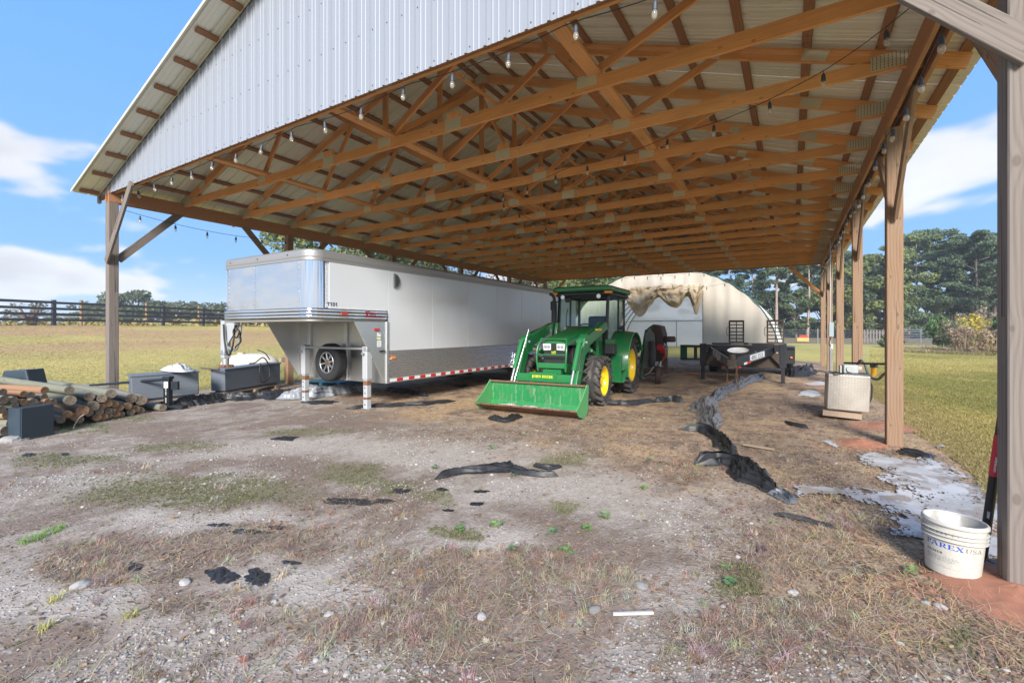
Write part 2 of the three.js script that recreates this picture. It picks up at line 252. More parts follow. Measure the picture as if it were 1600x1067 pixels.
// scatter helper
const dummy = new THREE.Object3D(), tmpC = new THREE.Color();
function scatter(name, g, m, items, label) { const o = new THREE.InstancedMesh(g, m, items.length); items.forEach((p, i) => { dummy.position.set(p.x, p.y, p.z); dummy.rotation.set(p.rx || 0, p.ry || 0, p.rz || 0, 'YXZ'); if (p.sx) dummy.scale.set(p.sx, p.sy, p.sz); else dummy.scale.setScalar(p.s || 1); dummy.updateMatrix(); o.setMatrixAt(i, dummy.matrix); o.setColorAt(i, tmpC.setRGB(...p.c)); }); o.name = numbered(name); o.userData = { kind: 'stuff', label, category: name.replace(/_/g, ' ') }; o.castShadow = o.receiveShadow = true; scene.add(o); return o; }
const tint = std([1, 1, 1], 0.85);
function bladeGeo(L, w, bend, curl) { const pos = [], idx = [], n = 3; for (let i = 0; i <= n; i++) { const t = i / n, ww = w * (1 - 0.75 * t); const y = L * t * Math.cos(bend * t), x = L * t * Math.sin(bend * t), z = curl * t * t * L; pos.push(x, y, z - ww, x, y, z + ww); } for (let i = 0; i < n; i++) idx.push(i * 2, i * 2 + 1, i * 2 + 3, i * 2, i * 2 + 3, i * 2 + 2); const g = new THREE.BufferGeometry(); g.setAttribute('position', new THREE.Float32BufferAttribute(pos, 3)); g.setIndex(idx); return prep(g); }
function tuftGeo(n, L, w, lean, seed) { const r = mulberry(seed), gs = []; for (let i = 0; i < n; i++) { const g = bladeGeo(L * (0.55 + 0.6 * r()), w, lean * (0.4 + r()), (r() - 0.5) * 0.5); g.rotateY(r() * 6.283); g.translate((r() - 0.5) * L * 0.7, 0, (r() - 0.5) * L * 0.7); gs.push(g); } return join(gs); }
{
  rnd = mulberry(77);
  // spots over the floor, denser near the eye
  const spot = (n, zmax, f) => { const out = []; let guard = 0; while (out.length < n && guard++ < n * 60) { const d = 1.6 * Math.pow(zmax / 1.6, rnd()), a = rr(-1.15, 1.15); const u = 800 + a * FPX; const x = d * (-SY + a * CY), z = d * (-CY - a * SY); if (inPad(x, z) < 0.0) continue; const p = f(x, z, d, u); if (p) out.push(p); } return out; };
  const strawCols = [[0.42, 0.33, 0.235], [0.33, 0.24, 0.165], [0.24, 0.17, 0.125], [0.50, 0.42, 0.32], [0.31, 0.215, 0.165]];
  const lie = (x, z, c, sc, up) => ({ x, y: padH(x, z) + 0.004, z, ry: rr(0, 6.28), rx: rr(-up, up), rz: 1.57 - Math.abs(rr(0, up)) + 0.0, s: sc, c });
  const dens = (x, z) => { const f = floorMix(x, z); return clamp(0.05 + 0.8 * f.straw + 0.4 * f.litter + 0.25 * sst(0.5, 0.75, fb(x * 1.9 + 70, z * 1.9, 3)) - 0.45 * f.moss - 0.3 * f.dust); };
  for (let k = 0; k < 3; k++) scatter('straw', bladeGeo([0.08, 0.11, 0.05][k], [0.0017, 0.0014, 0.0022][k], [0.14, 0.22, 0.1][k], [0.3, -0.5, 0.6][k]), tint, spot(17000, 13, (x, z, d) => rnd() < dens(x, z) ? lie(x, z, (floorMix(x, z).litter > 0.5 && rnd() < 0.55 ? [0.55, 0.39, 0.22] : strawCols[Math.floor(rnd() * 5)]).map(v => v * rr(0.7, 1.2)), rr(0.45, 1.15), 0.2) : null), 'dry straw and dead grass stems strewn over the dirt floor');
  // dead grass clumps standing a little
  for (let k = 0; k < 2; k++) scatter('dead_grass', tuftGeo(26, 0.07, 0.0014, 1.5, 90 + k), tint, spot(800, 9, (x, z) => { const f = floorMix(x, z); return rnd() < f.straw * 0.9 * sst(0.45, 0.62, fb(x * 2.4 + 8, z * 2.4, 3)) + 0.02 ? { x, y: padH(x, z), z, ry: rr(0, 6.28), s: rr(0.35, 0.9), c: strawCols[Math.floor(rnd() * 5)].map(v => v * rr(0.75, 1.15)) } : null; }), 'matted clumps of dead brown grass on the dirt');
  // gravel
  const stone = s => { const g = new THREE.IcosahedronGeometry(1, 1), r = mulberry(s), p = g.attributes.position; for (let i = 0; i < p.count; i++) { const v = V3().fromBufferAttribute(p, i), q = 0.75 + 0.45 * n3(v.x * 1.5 + s, v.y * 1.5, v.z * 1.5 + 9); p.setXYZ(i, v.x * q, v.y * q * 0.6, v.z * q * 0.85); } g.computeVertexNormals(); return prep(g); };
  for (let k = 0; k < 3; k++) scatter('gravel', stone(k * 7 + 3), tint, spot(3000, 10, (x, z, d) => { const f = floorMix(x, z), q = fb(x * 1.4 + 33, z * 1.4, 3); return rnd() < clamp(0.03 + 0.9 * sst(0.5, 0.68, q) + 0.12 * f.dust - 0.7 * f.litter - 0.2 * f.moss) ? { x, y: padH(x, z) + 0.001, z, ry: rr(0, 6.28), rx: rr(-0.3, 0.3), s: rr(0.0025, 0.008) * (rnd() < 0.05 ? 2.3 : 1) * (d > 4 ? 1.3 : 1), c: mix3([0.19, 0.17, 0.155], [0.44, 0.42, 0.395], rnd()).map((v, i) => v * [1, 0.985, 0.97][i]) } : null; }), 'loose grey gravel scattered over the dusty ground');
  // brown litter chips under the roof
  scatter('leaf_litter', prep(new THREE.CircleGeometry(1, 5)), tint, spot(26000, 18, (x, z) => { const f = floorMix(x, z); return rnd() < 0.05 + f.litter + 0.3 * f.straw ? { x, y: padH(x, z) + 0.006, z, ry: rr(0, 6.28), rx: -1.57 + rr(-0.5, 0.5), sx: rr(0.006, 0.024), sy: rr(0.004, 0.01), sz: 1, c: mix3([0.10, 0.06, 0.04], [0.36, 0.25, 0.15], rnd()) } : null; }), 'brown chips and leaf litter on the barn floor');
  // moss fuzz and low weeds
  scatter('moss_growth', tuftGeo(7, 0.016, 0.0016, 1.0, 5), tint, spot(7000, 9, (x, z) => { const f = floorMix(x, z); return rnd() < f.moss * 0.9 + 0.02 * sst(0.6, 0.7, fb(x * 3, z * 3 + 60, 2)) ? { x, y: padH(x, z), z, ry: rr(0, 6.28), s: rr(0.5, 1.3), c: mix3([0.11, 0.12, 0.045], [0.22, 0.21, 0.10], rnd()) } : null; }), 'low olive moss and tiny weeds on the damp dirt');
  // lawn blades, right of the barn and on the rising left field
  const lawnG = [tuftGeo(9, 0.05, 0.0022, 0.8, 41), tuftGeo(7, 0.04, 0.0026, 1.1, 42)];
  const lawnSpots = (n, fx) => { const out = []; while (out.length < n) { const [x, z] = fx(); if (inPad(x, z) > 0.04) continue; const c = lawnColor(x, z); const k = rr(0.6, 1.3), br = rnd() < 0.16; out.push({ x, y: terr(x, z) - 0.004, z, ry: rr(0, 6.28), s: rr(0.5, 1.2), c: br ? [0.34 * k, 0.27 * k, 0.12 * k] : [c[0] * k, c[1] * k, c[2] * k] }); } return out; };
  scatter('grass', lawnG[0], tint, lawnSpots(60000, () => { const d = 3.4 * Math.pow(34 / 3.4, rnd()), a = rr(0.78, 1.14); return [d * (-SY + a * CY), d * (-CY - a * SY)]; }), 'short green and yellow lawn grass right of the barn posts');
  scatter('grass', lawnG[1], tint, lawnSpots(60000, () => { const d = 7 * Math.pow(46 / 7, rnd()), a = rr(-1.16, -0.35); return [d * (-SY + a * CY), d * (-CY - a * SY)]; }), 'dry yellow pasture grass on the field left of the barn');
}

// ================================================================ THE BARN
const SL = 0.345, HALF = 6.65, roofY = dx => 4.24 + (6.1 - Math.abs(dx)) * SL;      // underside of the roof sheets at dx from the ridge
const barn = thing('pole_barn', 'large open pole barn of brown timber trusses with a white corrugated metal gable', 'barn');
rnd = mulberry(31);
{
  // square timber posts, front pair weathered
  for (let k = 0; k < 6; k++) for (const x of [XL, XR]) {
    const z = ZF - k * BAY, top = 3.87, grey = (k === 0);
    mesh('post', timber(V3(x, -0.35, z), V3(x, top, z), 0.158, 0.158, V3(0, 0, 1), 0.007), grey ? M.postGrey : M.post, barn, grey ? 'grey weathered corner post' : undefined);
    const bm = grey ? M.postGrey : M.post;
    for (const s of [-1, 1]) { if ((k === 0 && s > 0) || (k === 5 && s < 0)) continue; mesh('knee_brace', timber(V3(x, 2.78, z + s * 0.09), V3(x, 3.9, z + s * 1.15), 0.14, 0.04, V3(1, 0, 0), 0.004), x > 0 ? M.post : bm, barn); }
  }
  // eave beams: two planks each side
  for (const x of [XL, XR]) for (const s of [-1, 1]) mesh('eave_beam', timber(V3(x + s * 0.062, 3.995, ZF + 0.08), V3(x + s * 0.062, 3.995, ZB - 0.08), 0.25, 0.042, V3(1, 0, 0), 0.004), M.beam, barn);
  // braces across the corners, front and back
  const braceA = timber(V3(XL + 0.04, 2.72, ZF + 0.101), V3(XL + 1.18, 4.03, ZF + 0.101), 0.14, 0.04, V3(0, 0, 1), 0.004), braceB = timber(V3(XR + 0.02, 2.86, ZF + 0.101), V3(XR - 1.10, 4.03, ZF + 0.101), 0.15, 0.042, V3(0, 0, 1), 0.004);
  mesh('knee_brace', braceA, M.postGrey, barn); mesh('knee_brace', braceB, M.postGrey, barn, 'grey weathered corner brace');
  for (const s of [-1, 1]) { const x = s < 0 ? XL : XR; mesh('knee_brace', timber(V3(x, 2.75, ZB), V3(x - s * 1.15, 4.0, ZB), 0.14, 0.04, V3(0, 0, 1), 0.004), M.truss, barn); }
  // trusses
  M.teeth = std([0.22, 0.19, 0.13], 0.7); const proto = new THREE.Group(); proto.name = 'roof_truss';
  const yB = 4.12, W = 0.04, up = y => y - 0.0, Z = V3(0, 0, 1), P = (dx, y, z = 0) => V3(XC + dx, y, z);
  const botTop = 4.195, chordB = dx => 4.24 - 0.042 - 0.145 + (6.1 - Math.abs(dx)) * SL;  // underside of top chord
  for (const s of [-1, 1]) {
    mesh('bottom_chord', board(P(s * 6.1, yB), P(s * 0.001, yB), 0.145, W, Z), M.truss, proto);
    const mid = dx => chordB(dx) + 0.072; mesh('top_chord', board(P(s * (HALF - 0.12), mid(HALF - 0.12)), P(s * 0.012, mid(0.012)), 0.145, W, Z), M.truss, proto);
    const web = (a, b) => mesh('web', board(P(s * a[0], a[1], 0.0015), P(s * b[0], b[1], 0.0015), 0.09, W - 0.006, Z), M.truss2, proto);
    web([3.13, botTop], [4.3, chordB(4.3) + 0.01]); web([3.13, botTop], [2.18, chordB(2.18) + 0.01]); web([0.04, botTop], [2.1, chordB(2.1) + 0.01]);
    for (const [dx, y, w, h, r] of [[6.0, 4.15, 0.44, 0.15, 0.02], [3.15, 4.16, 0.23, 0.13, 0], [1.27, 4.13, 0.26, 0.16, 0], [4.28, chordB(4.28) + 0.05, 0.16, 0.11, -SL], [2.15, chordB(2.15) + 0.05, 0.2, 0.12, -SL], [5.3, chordB(5.3) + 0.07, 0.24, 0.12, -SL]]) for (const f of [-1, 1]) {
      const gs = [bx(w, h, 0.003, XC + s * dx, y, f * 0.0235, 0, 0, s * (r || 0) * (r < 0 ? 1 : 1))];
      if (w > 0.4) { const sl = []; for (let i = 0; i < 14; i++) for (let j = 0; j < 5; j++) sl.push(bx(0.009, h * 0.13, 0.003, XC + s * dx - w / 2 + (i + 0.5) * w / 14, y + (j - 2) * h * 0.19, f * 0.0253)); const q = mesh('plate_teeth', sl, M.teeth, proto); q.userData.kind = 'stuff'; } else for (let i = 0; i < 6; i++) gs.push(T(bx(0.008, h * 0.8, 0.003, -w / 2 + (i + 0.5) * w / 6, 0, 0), XC + s * dx, y, f * 0.0258, 0, 0, s * r));
      mesh('truss_plate', gs, M.plateMetal, proto);
    }
    mesh('splice_block', bx(0.2, 0.09, 0.06, XC + s * 1.27, botTop + 0.046, 0), M.truss, proto);
  }
  mesh('king_post', board(P(0, botTop), P(0, chordB(0) + 0.05), 0.09, W - 0.004, Z), M.truss2, proto);
  for (const f of [-1, 1]) { mesh('truss_plate', bx(0.26, 0.14, 0.003, XC, 4.16, f * 0.0235), M.plateMetal, proto); mesh('truss_plate', bx(0.26, 0.2, 0.003, XC, chordB(0) + 0.07, f * 0.0235), M.plateMetal, proto); }
  const lumber = [M.truss, M.truss2].map(b => [[1, 1, 1], [0.84, 0.82, 0.8], [1.1, 1.04, 1.0], [0.93, 0.86, 0.8]].map(c => { const m = b.clone(); m.color.setRGB(...c); return m; }));
  for (let k = 0; k < 16; k++) { const t = k ? proto.clone() : proto; t.children.forEach(o => { const q = o.material === M.truss || lumber[0].includes(o.material) ? 0 : o.material === M.truss2 || lumber[1].includes(o.material) ? 1 : -1; if (q >= 0) o.material = lumber[q][Math.floor(rnd() * 4)]; }); t.name = 'roof_truss'; t.position.z = ZF - k * 1.2192 + (k === 0 ? -0.025 : k === 15 ? 0.03 : 0); barn.add(t); }
  // runners laid over the bottom chords
  for (const dx of [-3.0, 0.14, 3.24]) mesh('runner_board', timber(V3(XC + dx, 4.217, ZF - 0.06), V3(XC + dx, 4.217, ZB + 0.06), 0.15, 0.04, V3(0, 1, 0), 0.003), M.truss2, barn);
  for (let k = 1; k < 14; k += 2) { const za = ZF - k * 1.2192, zb = ZF - (k + 2) * 1.2192; mesh('sway_brace', board(V3(XC + (k % 4 === 1 ? 0.075 : -0.075), 4.24, k % 4 === 1 ? za : zb), V3(XC + (k % 4 === 1 ? 0.075 : -0.075), 6.0, k % 4 === 1 ? zb : za), 0.09, 0.036, V3(1, 0, 0)), M.truss2, barn); }
  for (const s of [-1, 1]) mesh('lateral_brace', board(V3(XC + s * 1.12, 4.96, ZF - 0.1), V3(XC + s * 1.12, 4.96, ZB + 0.1), 0.09, 0.036, V3(s * 0.5, 0.86, 0)), M.truss2, barn);
  // purlins
  const ang = Math.atan(SL);
  for (const s of [-1, 1]) for (let k = 0; k < 11; k++) { const dx = 6.5 - k * 0.638; mesh('purlin', orient(prism(0.09, 0.038, 19.0, 0.003), V3(XC + s * dx, roofY(dx) - 0.0205, -3.17), V3(XC + s * dx, roofY(dx) - 0.0205, -22.2), V3(s * Math.sin(ang), Math.cos(ang), 0)), M.purlin, barn); }
  // roof sheets, one ribbed panel next to the other down each slope
  const profile = []; for (let i = 0; i < 4; i++) { const o = i * 0.2286; profile.push([o, 0], [o + 0.010, 0.021], [o + 0.032, 0.021], [o + 0.042, 0]); if (i < 4) for (const q of [0.085, 0.15]) profile.push([o + 0.038 + q - 0.038, 0], [o + q + 0.006, 0.004], [o + q + 0.014, 0.004], [o + q + 0.02, 0]); } profile.push([0.9144, 0]);
  function sheet(s, lift) { const pos = [], idx = [], A = [], n = profile.length; for (const dx of [0, HALF]) for (const [w, h] of profile) pos.push(XC + s * dx + s * h * Math.sin(ang), roofY(dx) + h * Math.cos(ang) + lift, -w); for (let i = 0; i < n - 1; i++) idx.push(i, i + 1, n + i + 1, i, n + i + 1, n + i); const g = new THREE.BufferGeometry(); g.setAttribute('position', new THREE.Float32BufferAttribute(pos, 3)); g.setIndex(idx); const q = g.toNonIndexed(); q.computeVertexNormals(); return q; }
  const tones = [0, 1, 2].map(i => { const m = M.roofIn.clone(); m.color.multiplyScalar([1, 0.93, 1.05][i]); return m; });
  const roofL = new THREE.Group(), roofR = new THREE.Group(); roofL.name = 'roof_slope'; roofR.name = 'roof_slope'; barn.add(roofL, roofR);
  for (const [s, grp] of [[-1, roofL], [1, roofR]]) { const ga = sheet(s, 0), gb = sheet(s, 0.0015); for (let i = 0; i < 21; i++) { const m = new THREE.Mesh(i % 2 ? gb : ga, tones[(i * 7 + (s > 0 ? 1 : 0)) % 3]); m.name = 'roof_panel'; m.position.z = -3.1 - i * 0.9144; grp.add(m); } }
  mesh('ridge_cap', [T(plate([[-0.25, -0.086], [0, 0], [0.25, -0.086], [0.25, -0.08], [0, 0.008], [-0.25, -0.08]], 19.3), XC, roofY(0) + 0.026, -12.7)], M.gable, barn);
  // rake trim along the front and back edge
  for (const s of [-1, 1]) for (const z of [-3.09, -22.42]) mesh('rake_trim', board(V3(XC + s * 0.01, roofY(0) + 0.002, z), V3(XC + s * HALF, roofY(HALF) + 0.002, z), 0.05, 0.006, V3(0, 0, 1)), M.trim, barn);
  // gables: upright ribbed sheets cut along the slope
  function gable(z, front) {
    const grp = new THREE.Group(); grp.name = 'gable'; barn.add(grp);
    const total = 2 * HALF - 0.1, n = 15, w = total / n, sg = front ? 1 : -1;
    for (let i = 0; i < n; i++) {
      const x0 = XC - total / 2 + i * w, pos = [], idx = [], C = []; const ks = w / (4 * 0.2286);
      for (let r = 0; r < 4; r++) { const o = r * 0.2286; C.push([o, 0], [o + 0.010, 0.019], [o + 0.032, 0.019], [o + 0.042, 0]); for (const q of [0.09, 0.155]) C.push([o + q, 0], [o + q + 0.007, 0.0045], [o + q + 0.018, 0.0045], [o + q + 0.025, 0]); }
      C.push([4 * 0.2286, 0]);
      if (x0 < XC && x0 + w > XC) { const c = (XC - x0) / ks; C.push([c, 0]); C.sort((a, b) => a[0] - b[0]); }
      for (const [cx, h] of C) { const x = x0 + cx * ks, y1 = roofY(x - XC) - 0.012; pos.push(x, 4.035, z + sg * h, x, Math.max(y1, 4.035), z + sg * h); }
      for (let k = 0; k < C.length - 1; k++) idx.push(k * 2, k * 2 + 2, k * 2 + 3, k * 2, k * 2 + 3, k * 2 + 1);
      const g = new THREE.BufferGeometry(); g.setAttribute('position', new THREE.Float32BufferAttribute(pos, 3)); g.setIndex(idx); const q = g.toNonIndexed(); q.computeVertexNormals();
      const m = mesh('gable_panel', q, M.gable, grp);
      if (front) { const sc = []; for (let r = 0; r < 4; r++) for (let yy = 4.09; yy < roofY(x0 + (r * 0.2286 + 0.065) * ks - XC) - 0.05; yy += 0.61) sc.push(cy(0.006, 0.007, 0.008, x0 + (r * 0.2286 + 0.066) * ks, yy, z + 0.004, 6, Math.PI / 2)); if (sc.length) { const q2 = mesh('screws', sc, M.screw, grp); q2.userData.kind = 'stuff'; } }
    }
  }
  gable(ZF + 0.062, true); gable(ZB - 0.02, false);
  mesh('gable_rail', board(V3(XC - HALF + 0.1, 4.10, ZF + 0.035), V3(XC + HALF - 0.1, 4.10, ZF + 0.035), 0.09, 0.038, V3(0, 0, 1)), M.beam, barn);
  mesh('gable_rail', board(V3(XC - HALF + 0.1, 4.075, ZB - 0.045), V3(XC + HALF - 0.1, 4.075, ZB - 0.045), 0.14, 0.038, V3(0, 0, 1)), M.beam, barn);
  for (const s of [-1, 1]) { mesh('rake_board', board(V3(XC + s * 0.005, roofY(0) - 0.075, ZF + 0.035), V3(XC + s * (HALF - 0.1), roofY(HALF - 0.1) - 0.075, ZF + 0.035), 0.09, 0.038, V3(0, 0, 1)), M.purlin, barn); mesh('rake_trim', board(V3(XC + s * 0.005, roofY(0) - 0.03, ZF + 0.089), V3(XC + s * (HALF - 0.08), roofY(HALF - 0.08) - 0.03, ZF + 0.089), 0.045, 0.006, V3(0, 0, 1)), M.trim, barn); }
  for (const s of [-1, 1]) { const x = XC + s * (HALF - 0.06); mesh('end_block', bx(0.1, 0.16, 0.04, x, 3.99, ZF + 0.06), M.postGrey, barn); }
}
// ---------------------------------------------------------------- festoon lights
const glassBulb = phy([0.9, 0.88, 0.82], 0.06, 0, { transmission: 0.8, thickness: 0, clearcoat: 1 });
{
  const sock = join([cy(0.018, 0.021, 0.055, 0, -0.075, 0, 10), cy(0.012, 0.018, 0.02, 0, -0.04, 0, 10), cy(0.003, 0.003, 0.045, 0, -0.015, 0, 6)]);
  const bulbG = T(lathe([[0.0001, -0.098], [0.016, -0.1], [0.021, -0.112], [0.024, -0.128], [0.025, -0.14], [0.020, -0.156], [0.010, -0.166], [0.0001, -0.169]], 12), 0, 0, 0);
  const sockM = std([0.05, 0.06, 0.085], 0.5);
  function strand(label, pts, every, sag, drop = 0, phase = 0.3) {
    const t = thing('string_light', label, 'string light', [0, 0, 0], 0, 'strings of bulbs under the barn roof'), ps = [];
    for (let i = 0; i < pts.length - 1; i++) { const a = pts[i], b = pts[i + 1]; for (let k = 0; k < 8; k++) { const q = k / 8; ps.push(a.clone().lerp(b, q).add(V3(0, -sag * 4 * q * (1 - q), 0))); } } ps.push(pts[pts.length - 1].clone());
    const c = new THREE.CatmullRomCurve3(ps), L = c.getLength();
    mesh('cable', new THREE.TubeGeometry(c, Math.ceil(L * 5), 0.0045, 5), M.wire, t);
    for (let d = phase; d < L - 0.05; d += every) { const p = c.getPointAt(d / L); const s = new THREE.Mesh(sock, sockM); s.name = 'socket'; s.position.set(p.x, p.y - drop, p.z); s.rotation.set(rr(-0.12, 0.12), rr(0, 6), rr(-0.12, 0.12)); const b = new THREE.Mesh(bulbG, glassBulb); b.name = 'bulb'; s.add(b); t.add(s); }
  }
  strand('string of clear bulbs hanging along the lower edge of the front gable', [-11.15, -9.2, -7.3, -5.4, -3.5, -1.6, 0.3].map(x => V3(x, 4.03, ZF - 0.04)), 0.665, 0.05);
  strand('string of clear bulbs hanging from the left eave beam', Array.from({ length: 6 }, (_, k) => V3(XL + 0.13, 3.75, ZF - 0.1 - k * BAY)), 0.62, 0.14);
  strand('string of bulbs hanging from the right eave beam beside the tall posts', Array.from({ length: 6 }, (_, k) => V3(XR - 0.12, 3.72, ZF - 0.1 - k * BAY)), 0.62, 0.12, 0);
  strand('string of bulbs crossing below the trusses from the right front corner', [V3(0.9, 4.02, -4.7), V3(0.02, 4.03, -5.8), V3(-1.3, 4.03, -6.35), V3(-3.1, 4.03, -6.8), V3(-5.1, 4.03, -7.4)], 0.66, 0.06, 0, 0.35);
  strand('string of bulbs slung under the trusses down the middle of the barn', [V3(-5.0, 4.04, -7.6), V3(-5.2, 4.04, -11), V3(-4.6, 4.04, -14.6), V3(-5.1, 4.04, -18), V3(-5, 4.04, -21.7)], 0.72, 0.1);
  strand('string of bulbs along the bottom edge of the far gable', Array.from({ length: 6 }, (_, k) => V3(-11 + k * 2.38, 3.98, ZB + 0.15)), 0.62, 0.1);
  strand('string of bulbs hanging below the roof opening in front of the tan tunnel', Array.from({ length: 5 }, (_, k) => V3(-10.9 + k * 2.95, 3.6, ZB - 0.3)), 0.75, 0.25);
}
// meter box, conduits and cable on the fourth right-hand post
{
  const z = ZF - 3.3 * BAY, t = thing('electric_box', 'grey electric box with conduits beside the slim posts on the right', 'electric box', [XR - 0.12, 0, z]);
  mesh('cabinet', rb(0.11, 0.4, 0.26, 0, 1.42, 0, 0.012), std([0.34, 0.40, 0.43], 0.4, 0.2), t);
  mesh('conduit', [rod(V3(-0.02, 1.62, 0.03), V3(-0.02, 3.9, 0.03), 0.014), rod(V3(-0.02, -0.1, -0.05), V3(-0.02, 1.23, -0.05), 0.02), rod(V3(0.01, -0.1, 0.07), V3(0.01, 0.9, 0.07), 0.017)], M.galv, t);
  mesh('cable', tube([V3(0, 1.22, 0.08), V3(-0.04, 1.1, 0.12), V3(-0.05, 1.0, 0.2), V3(0, 0.95, 0.24)], 0.014, 24), M.black, t);
  mesh('outlet', rb(0.06, 0.14, 0.1, 0, 0.96, 0.26, 0.01), std([0.5, 0.53, 0.5], 0.5), t);
  mesh('valve', rb(0.05, 0.16, 0.05, 0, 0.92, -0.36, 0.012), std([0.04, 0.12, 0.30], 0.4), t);
  mesh('stand_pipe', rod(V3(0, -0.1, -0.36), V3(0, 0.9, -0.36), 0.016), M.galv, t);
}

// ================================================================ GOOSENECK TRAILER
function decal(w, h, pxw, pxh, draw, o = {}) { const c = document.createElement('canvas'); c.width = pxw; c.height = pxh; const x = c.getContext('2d'); draw(x, pxw, pxh); const t = new THREE.CanvasTexture(c); t.colorSpace = THREE.SRGBColorSpace; t.anisotropy = 8; const m = new THREE.MeshStandardMaterial({ map: t, roughness: 0.5, transparent: true, alphaTest: 0.35, side: THREE.DoubleSide, ...o }); return [new THREE.PlaneGeometry(w, h), m]; }
M.alu = std([0.66, 0.67, 0.68], 0.36, 0.75);
M.polish = std([0.80, 0.81, 0.83], 0.10, 1);
{ const b = tex(256, 256, (u, v) => [pn(u * 4, v * 4, 4, 1)], false); b.repeat.set(1, 1); M.polishWavy = std([0.84, 0.82, 0.80], 0.2, 1, { bumpMap: b, bumpScale: 0.013 }); }
M.rubber = std([0.022, 0.022, 0.024], 0.82);
{
  const xw = -6.34, xl = -8.94, zn = -4.42, zf = -5.97, ze = -14.6, W = xw - xl, cx = (xw + xl) / 2;
  const t = thing('gooseneck_trailer', 'long white enclosed gooseneck trailer with polished nose parked under the barn', 'trailer');
  const wallM = phy([0.64, 0.665, 0.70], 0.2, 0, { clearcoat: 0.6, clearcoatRoughness: 0.12 });
  const foot = (x0, x1, z0, z1, r, h, bev) => { const s = new THREE.Shape(); s.moveTo(x0, -z1); s.lineTo(x0, -z0 + r); s.absarc(x0 + r, -z0 + r, r, Math.PI, Math.PI * 1.5, false); s.lineTo(x1 - r, -z0); s.absarc(x1 - r, -z0 + r, r, Math.PI * 1.5, Math.PI * 2, false); s.lineTo(x1, -z1); s.lineTo(x0, -z1); const g = new THREE.ExtrudeGeometry(s, { depth: h - 2 * bev, bevelEnabled: bev > 0, bevelSize: bev, bevelThickness: bev, bevelSegments: 4, curveSegments: 14 }); g.rotateX(-Math.PI / 2); g.scale(1, 1, 1); g.translate(0, bev, 0); return g; };
  // shape y = -z, after rotateX(-90) z returns to world sign
  const R = 0.24, yb = 1.76, yt = 2.54;
  const roofAl = std([0.40, 0.40, 0.41], 0.42, 0.6); mesh('roof', T(foot(xl + 0.035, xw - 0.035, zn - 0.035, ze, R - 0.03, 0.17, 0.055), 0, yt - 0.02, 0), roofAl, t);
  mesh('roof_trim', T(foot(xl - 0.004, xw + 0.004, zn + 0.004, ze, R + 0.004, 0.05, 0.008), 0, yt - 0.035, 0), roofAl, t);
  const screws = []; for (let i = 0; i < 3; i++) screws.push(cy(0.016, 0.016, 0.02, xl + 0.35 + i * 0.85, yt + 0.07, zn + 0.01, 8, Math.PI / 2)); for (let i = 0; i < 8; i++) screws.push(cy(0.014, 0.014, 0.02, xw + 0.006, yt + 0.06, zn - 0.7 - i * 1.1, 8, 0, 0, Math.PI / 2)); mesh('clearance_light', screws, std([0.06, 0.05, 0.04], 0.3), t);
  // nose: two flat sheets and two rolled corners
  const xm = (xl + xw) / 2 - 0.2;
  for (const [a, b] of [[xl + R, xm - 0.002], [xm + 0.002, xw - R]]) mesh('nose_panel', T(new THREE.PlaneGeometry(b - a, yt - yb, 12, 8), (a + b) / 2, (yt + yb) / 2, zn), M.polishWavy, t);
  for (const [c, a0] of [[xl + R, Math.PI], [xw - R, Math.PI / 2]]) { const g = new THREE.CylinderGeometry(R, R, yt - yb, 20, 1, true, a0 === Math.PI ? -Math.PI / 2 : 0, Math.PI / 2); mesh('nose_corner', T(g, c, (yt + yb) / 2, zn - R), M.polish, t); }
  const riv = []; for (const x of [xl + R + 0.03, xm - 0.03, xw - R - 0.03]) for (let y = yb + 0.04; y < yt; y += 0.075) riv.push(T(new THREE.SphereGeometry(0.007, 6, 4), x, y, zn + 0.002)); for (let y = yb + 0.04; y < yt; y += 0.06) riv.push(T(new THREE.SphereGeometry(0.009, 6, 4), xw + 0.002, y, zn - R - 0.05)); const rv = mesh('rivets', riv, M.steel, t); rv.userData.kind = 'stuff';
  // body box behind the skins
  mesh('inner_wall', [bx(W - 0.03, yt - yb - 0.02, zn - ze - 0.3, cx, (yt + yb) / 2, (zn - 0.27 + ze) / 2), bx(W - 0.04, 1.2, zf - ze - 0.1, cx, 1.1, (zf - 0.06 + ze) / 2)], wallM, t);
  // white wall panels
  const cuts = [zn - R - 0.1, zf - 0.05]; while (cuts[cuts.length - 1] - 1.22 > ze) cuts.push(cuts[cuts.length - 1] - 1.22); cuts.push(ze);
  for (const s of [0, 1]) for (let i = 0; i < cuts.length - 1; i++) { const a = cuts[i], b = cuts[i + 1], y0 = i === 0 ? yb : 1.03; mesh('wall_panel', rb(0.012, yt - y0 - 0.012, a - b - 0.004, s ? xl + 0.0005 : xw - 0.0005, (yt + y0) / 2 - 0.006, (a + b) / 2, 0.003, 0, 0, 0, 1), wallM, t); }
  mesh('rear_wall', bx(W, yt - 0.5, 0.03, cx, (yt + 0.5) / 2, ze - 0.016), wallM, t);
  // ribbed rail around the nose
  const rl = []; for (let i = 0; i < 3; i++) rl.push(T(foot(xl - 0.02, xw + 0.02, zn + 0.02, zf + 0.02, R + 0.02, 0.05, 0.016), 0, 1.60 + i * 0.052, 0)); mesh('ribbed_rail', rl, M.polish, t);
  mesh('neck_floor', T(foot(xl + 0.01, xw - 0.01, zn - 0.02, zf + 0.02, R, 0.045, 0.004), 0, 1.552, 0), std([0.42, 0.40, 0.37], 0.45, 0.5), t);
  // recessed front wall, posts, gussets
  const brushed = std([0.60, 0.58, 0.55], 0.33, 0.85);
  mesh('front_wall', bx(W - 0.02, 1.13, 0.02, cx, 1.0, zf), brushed, t);
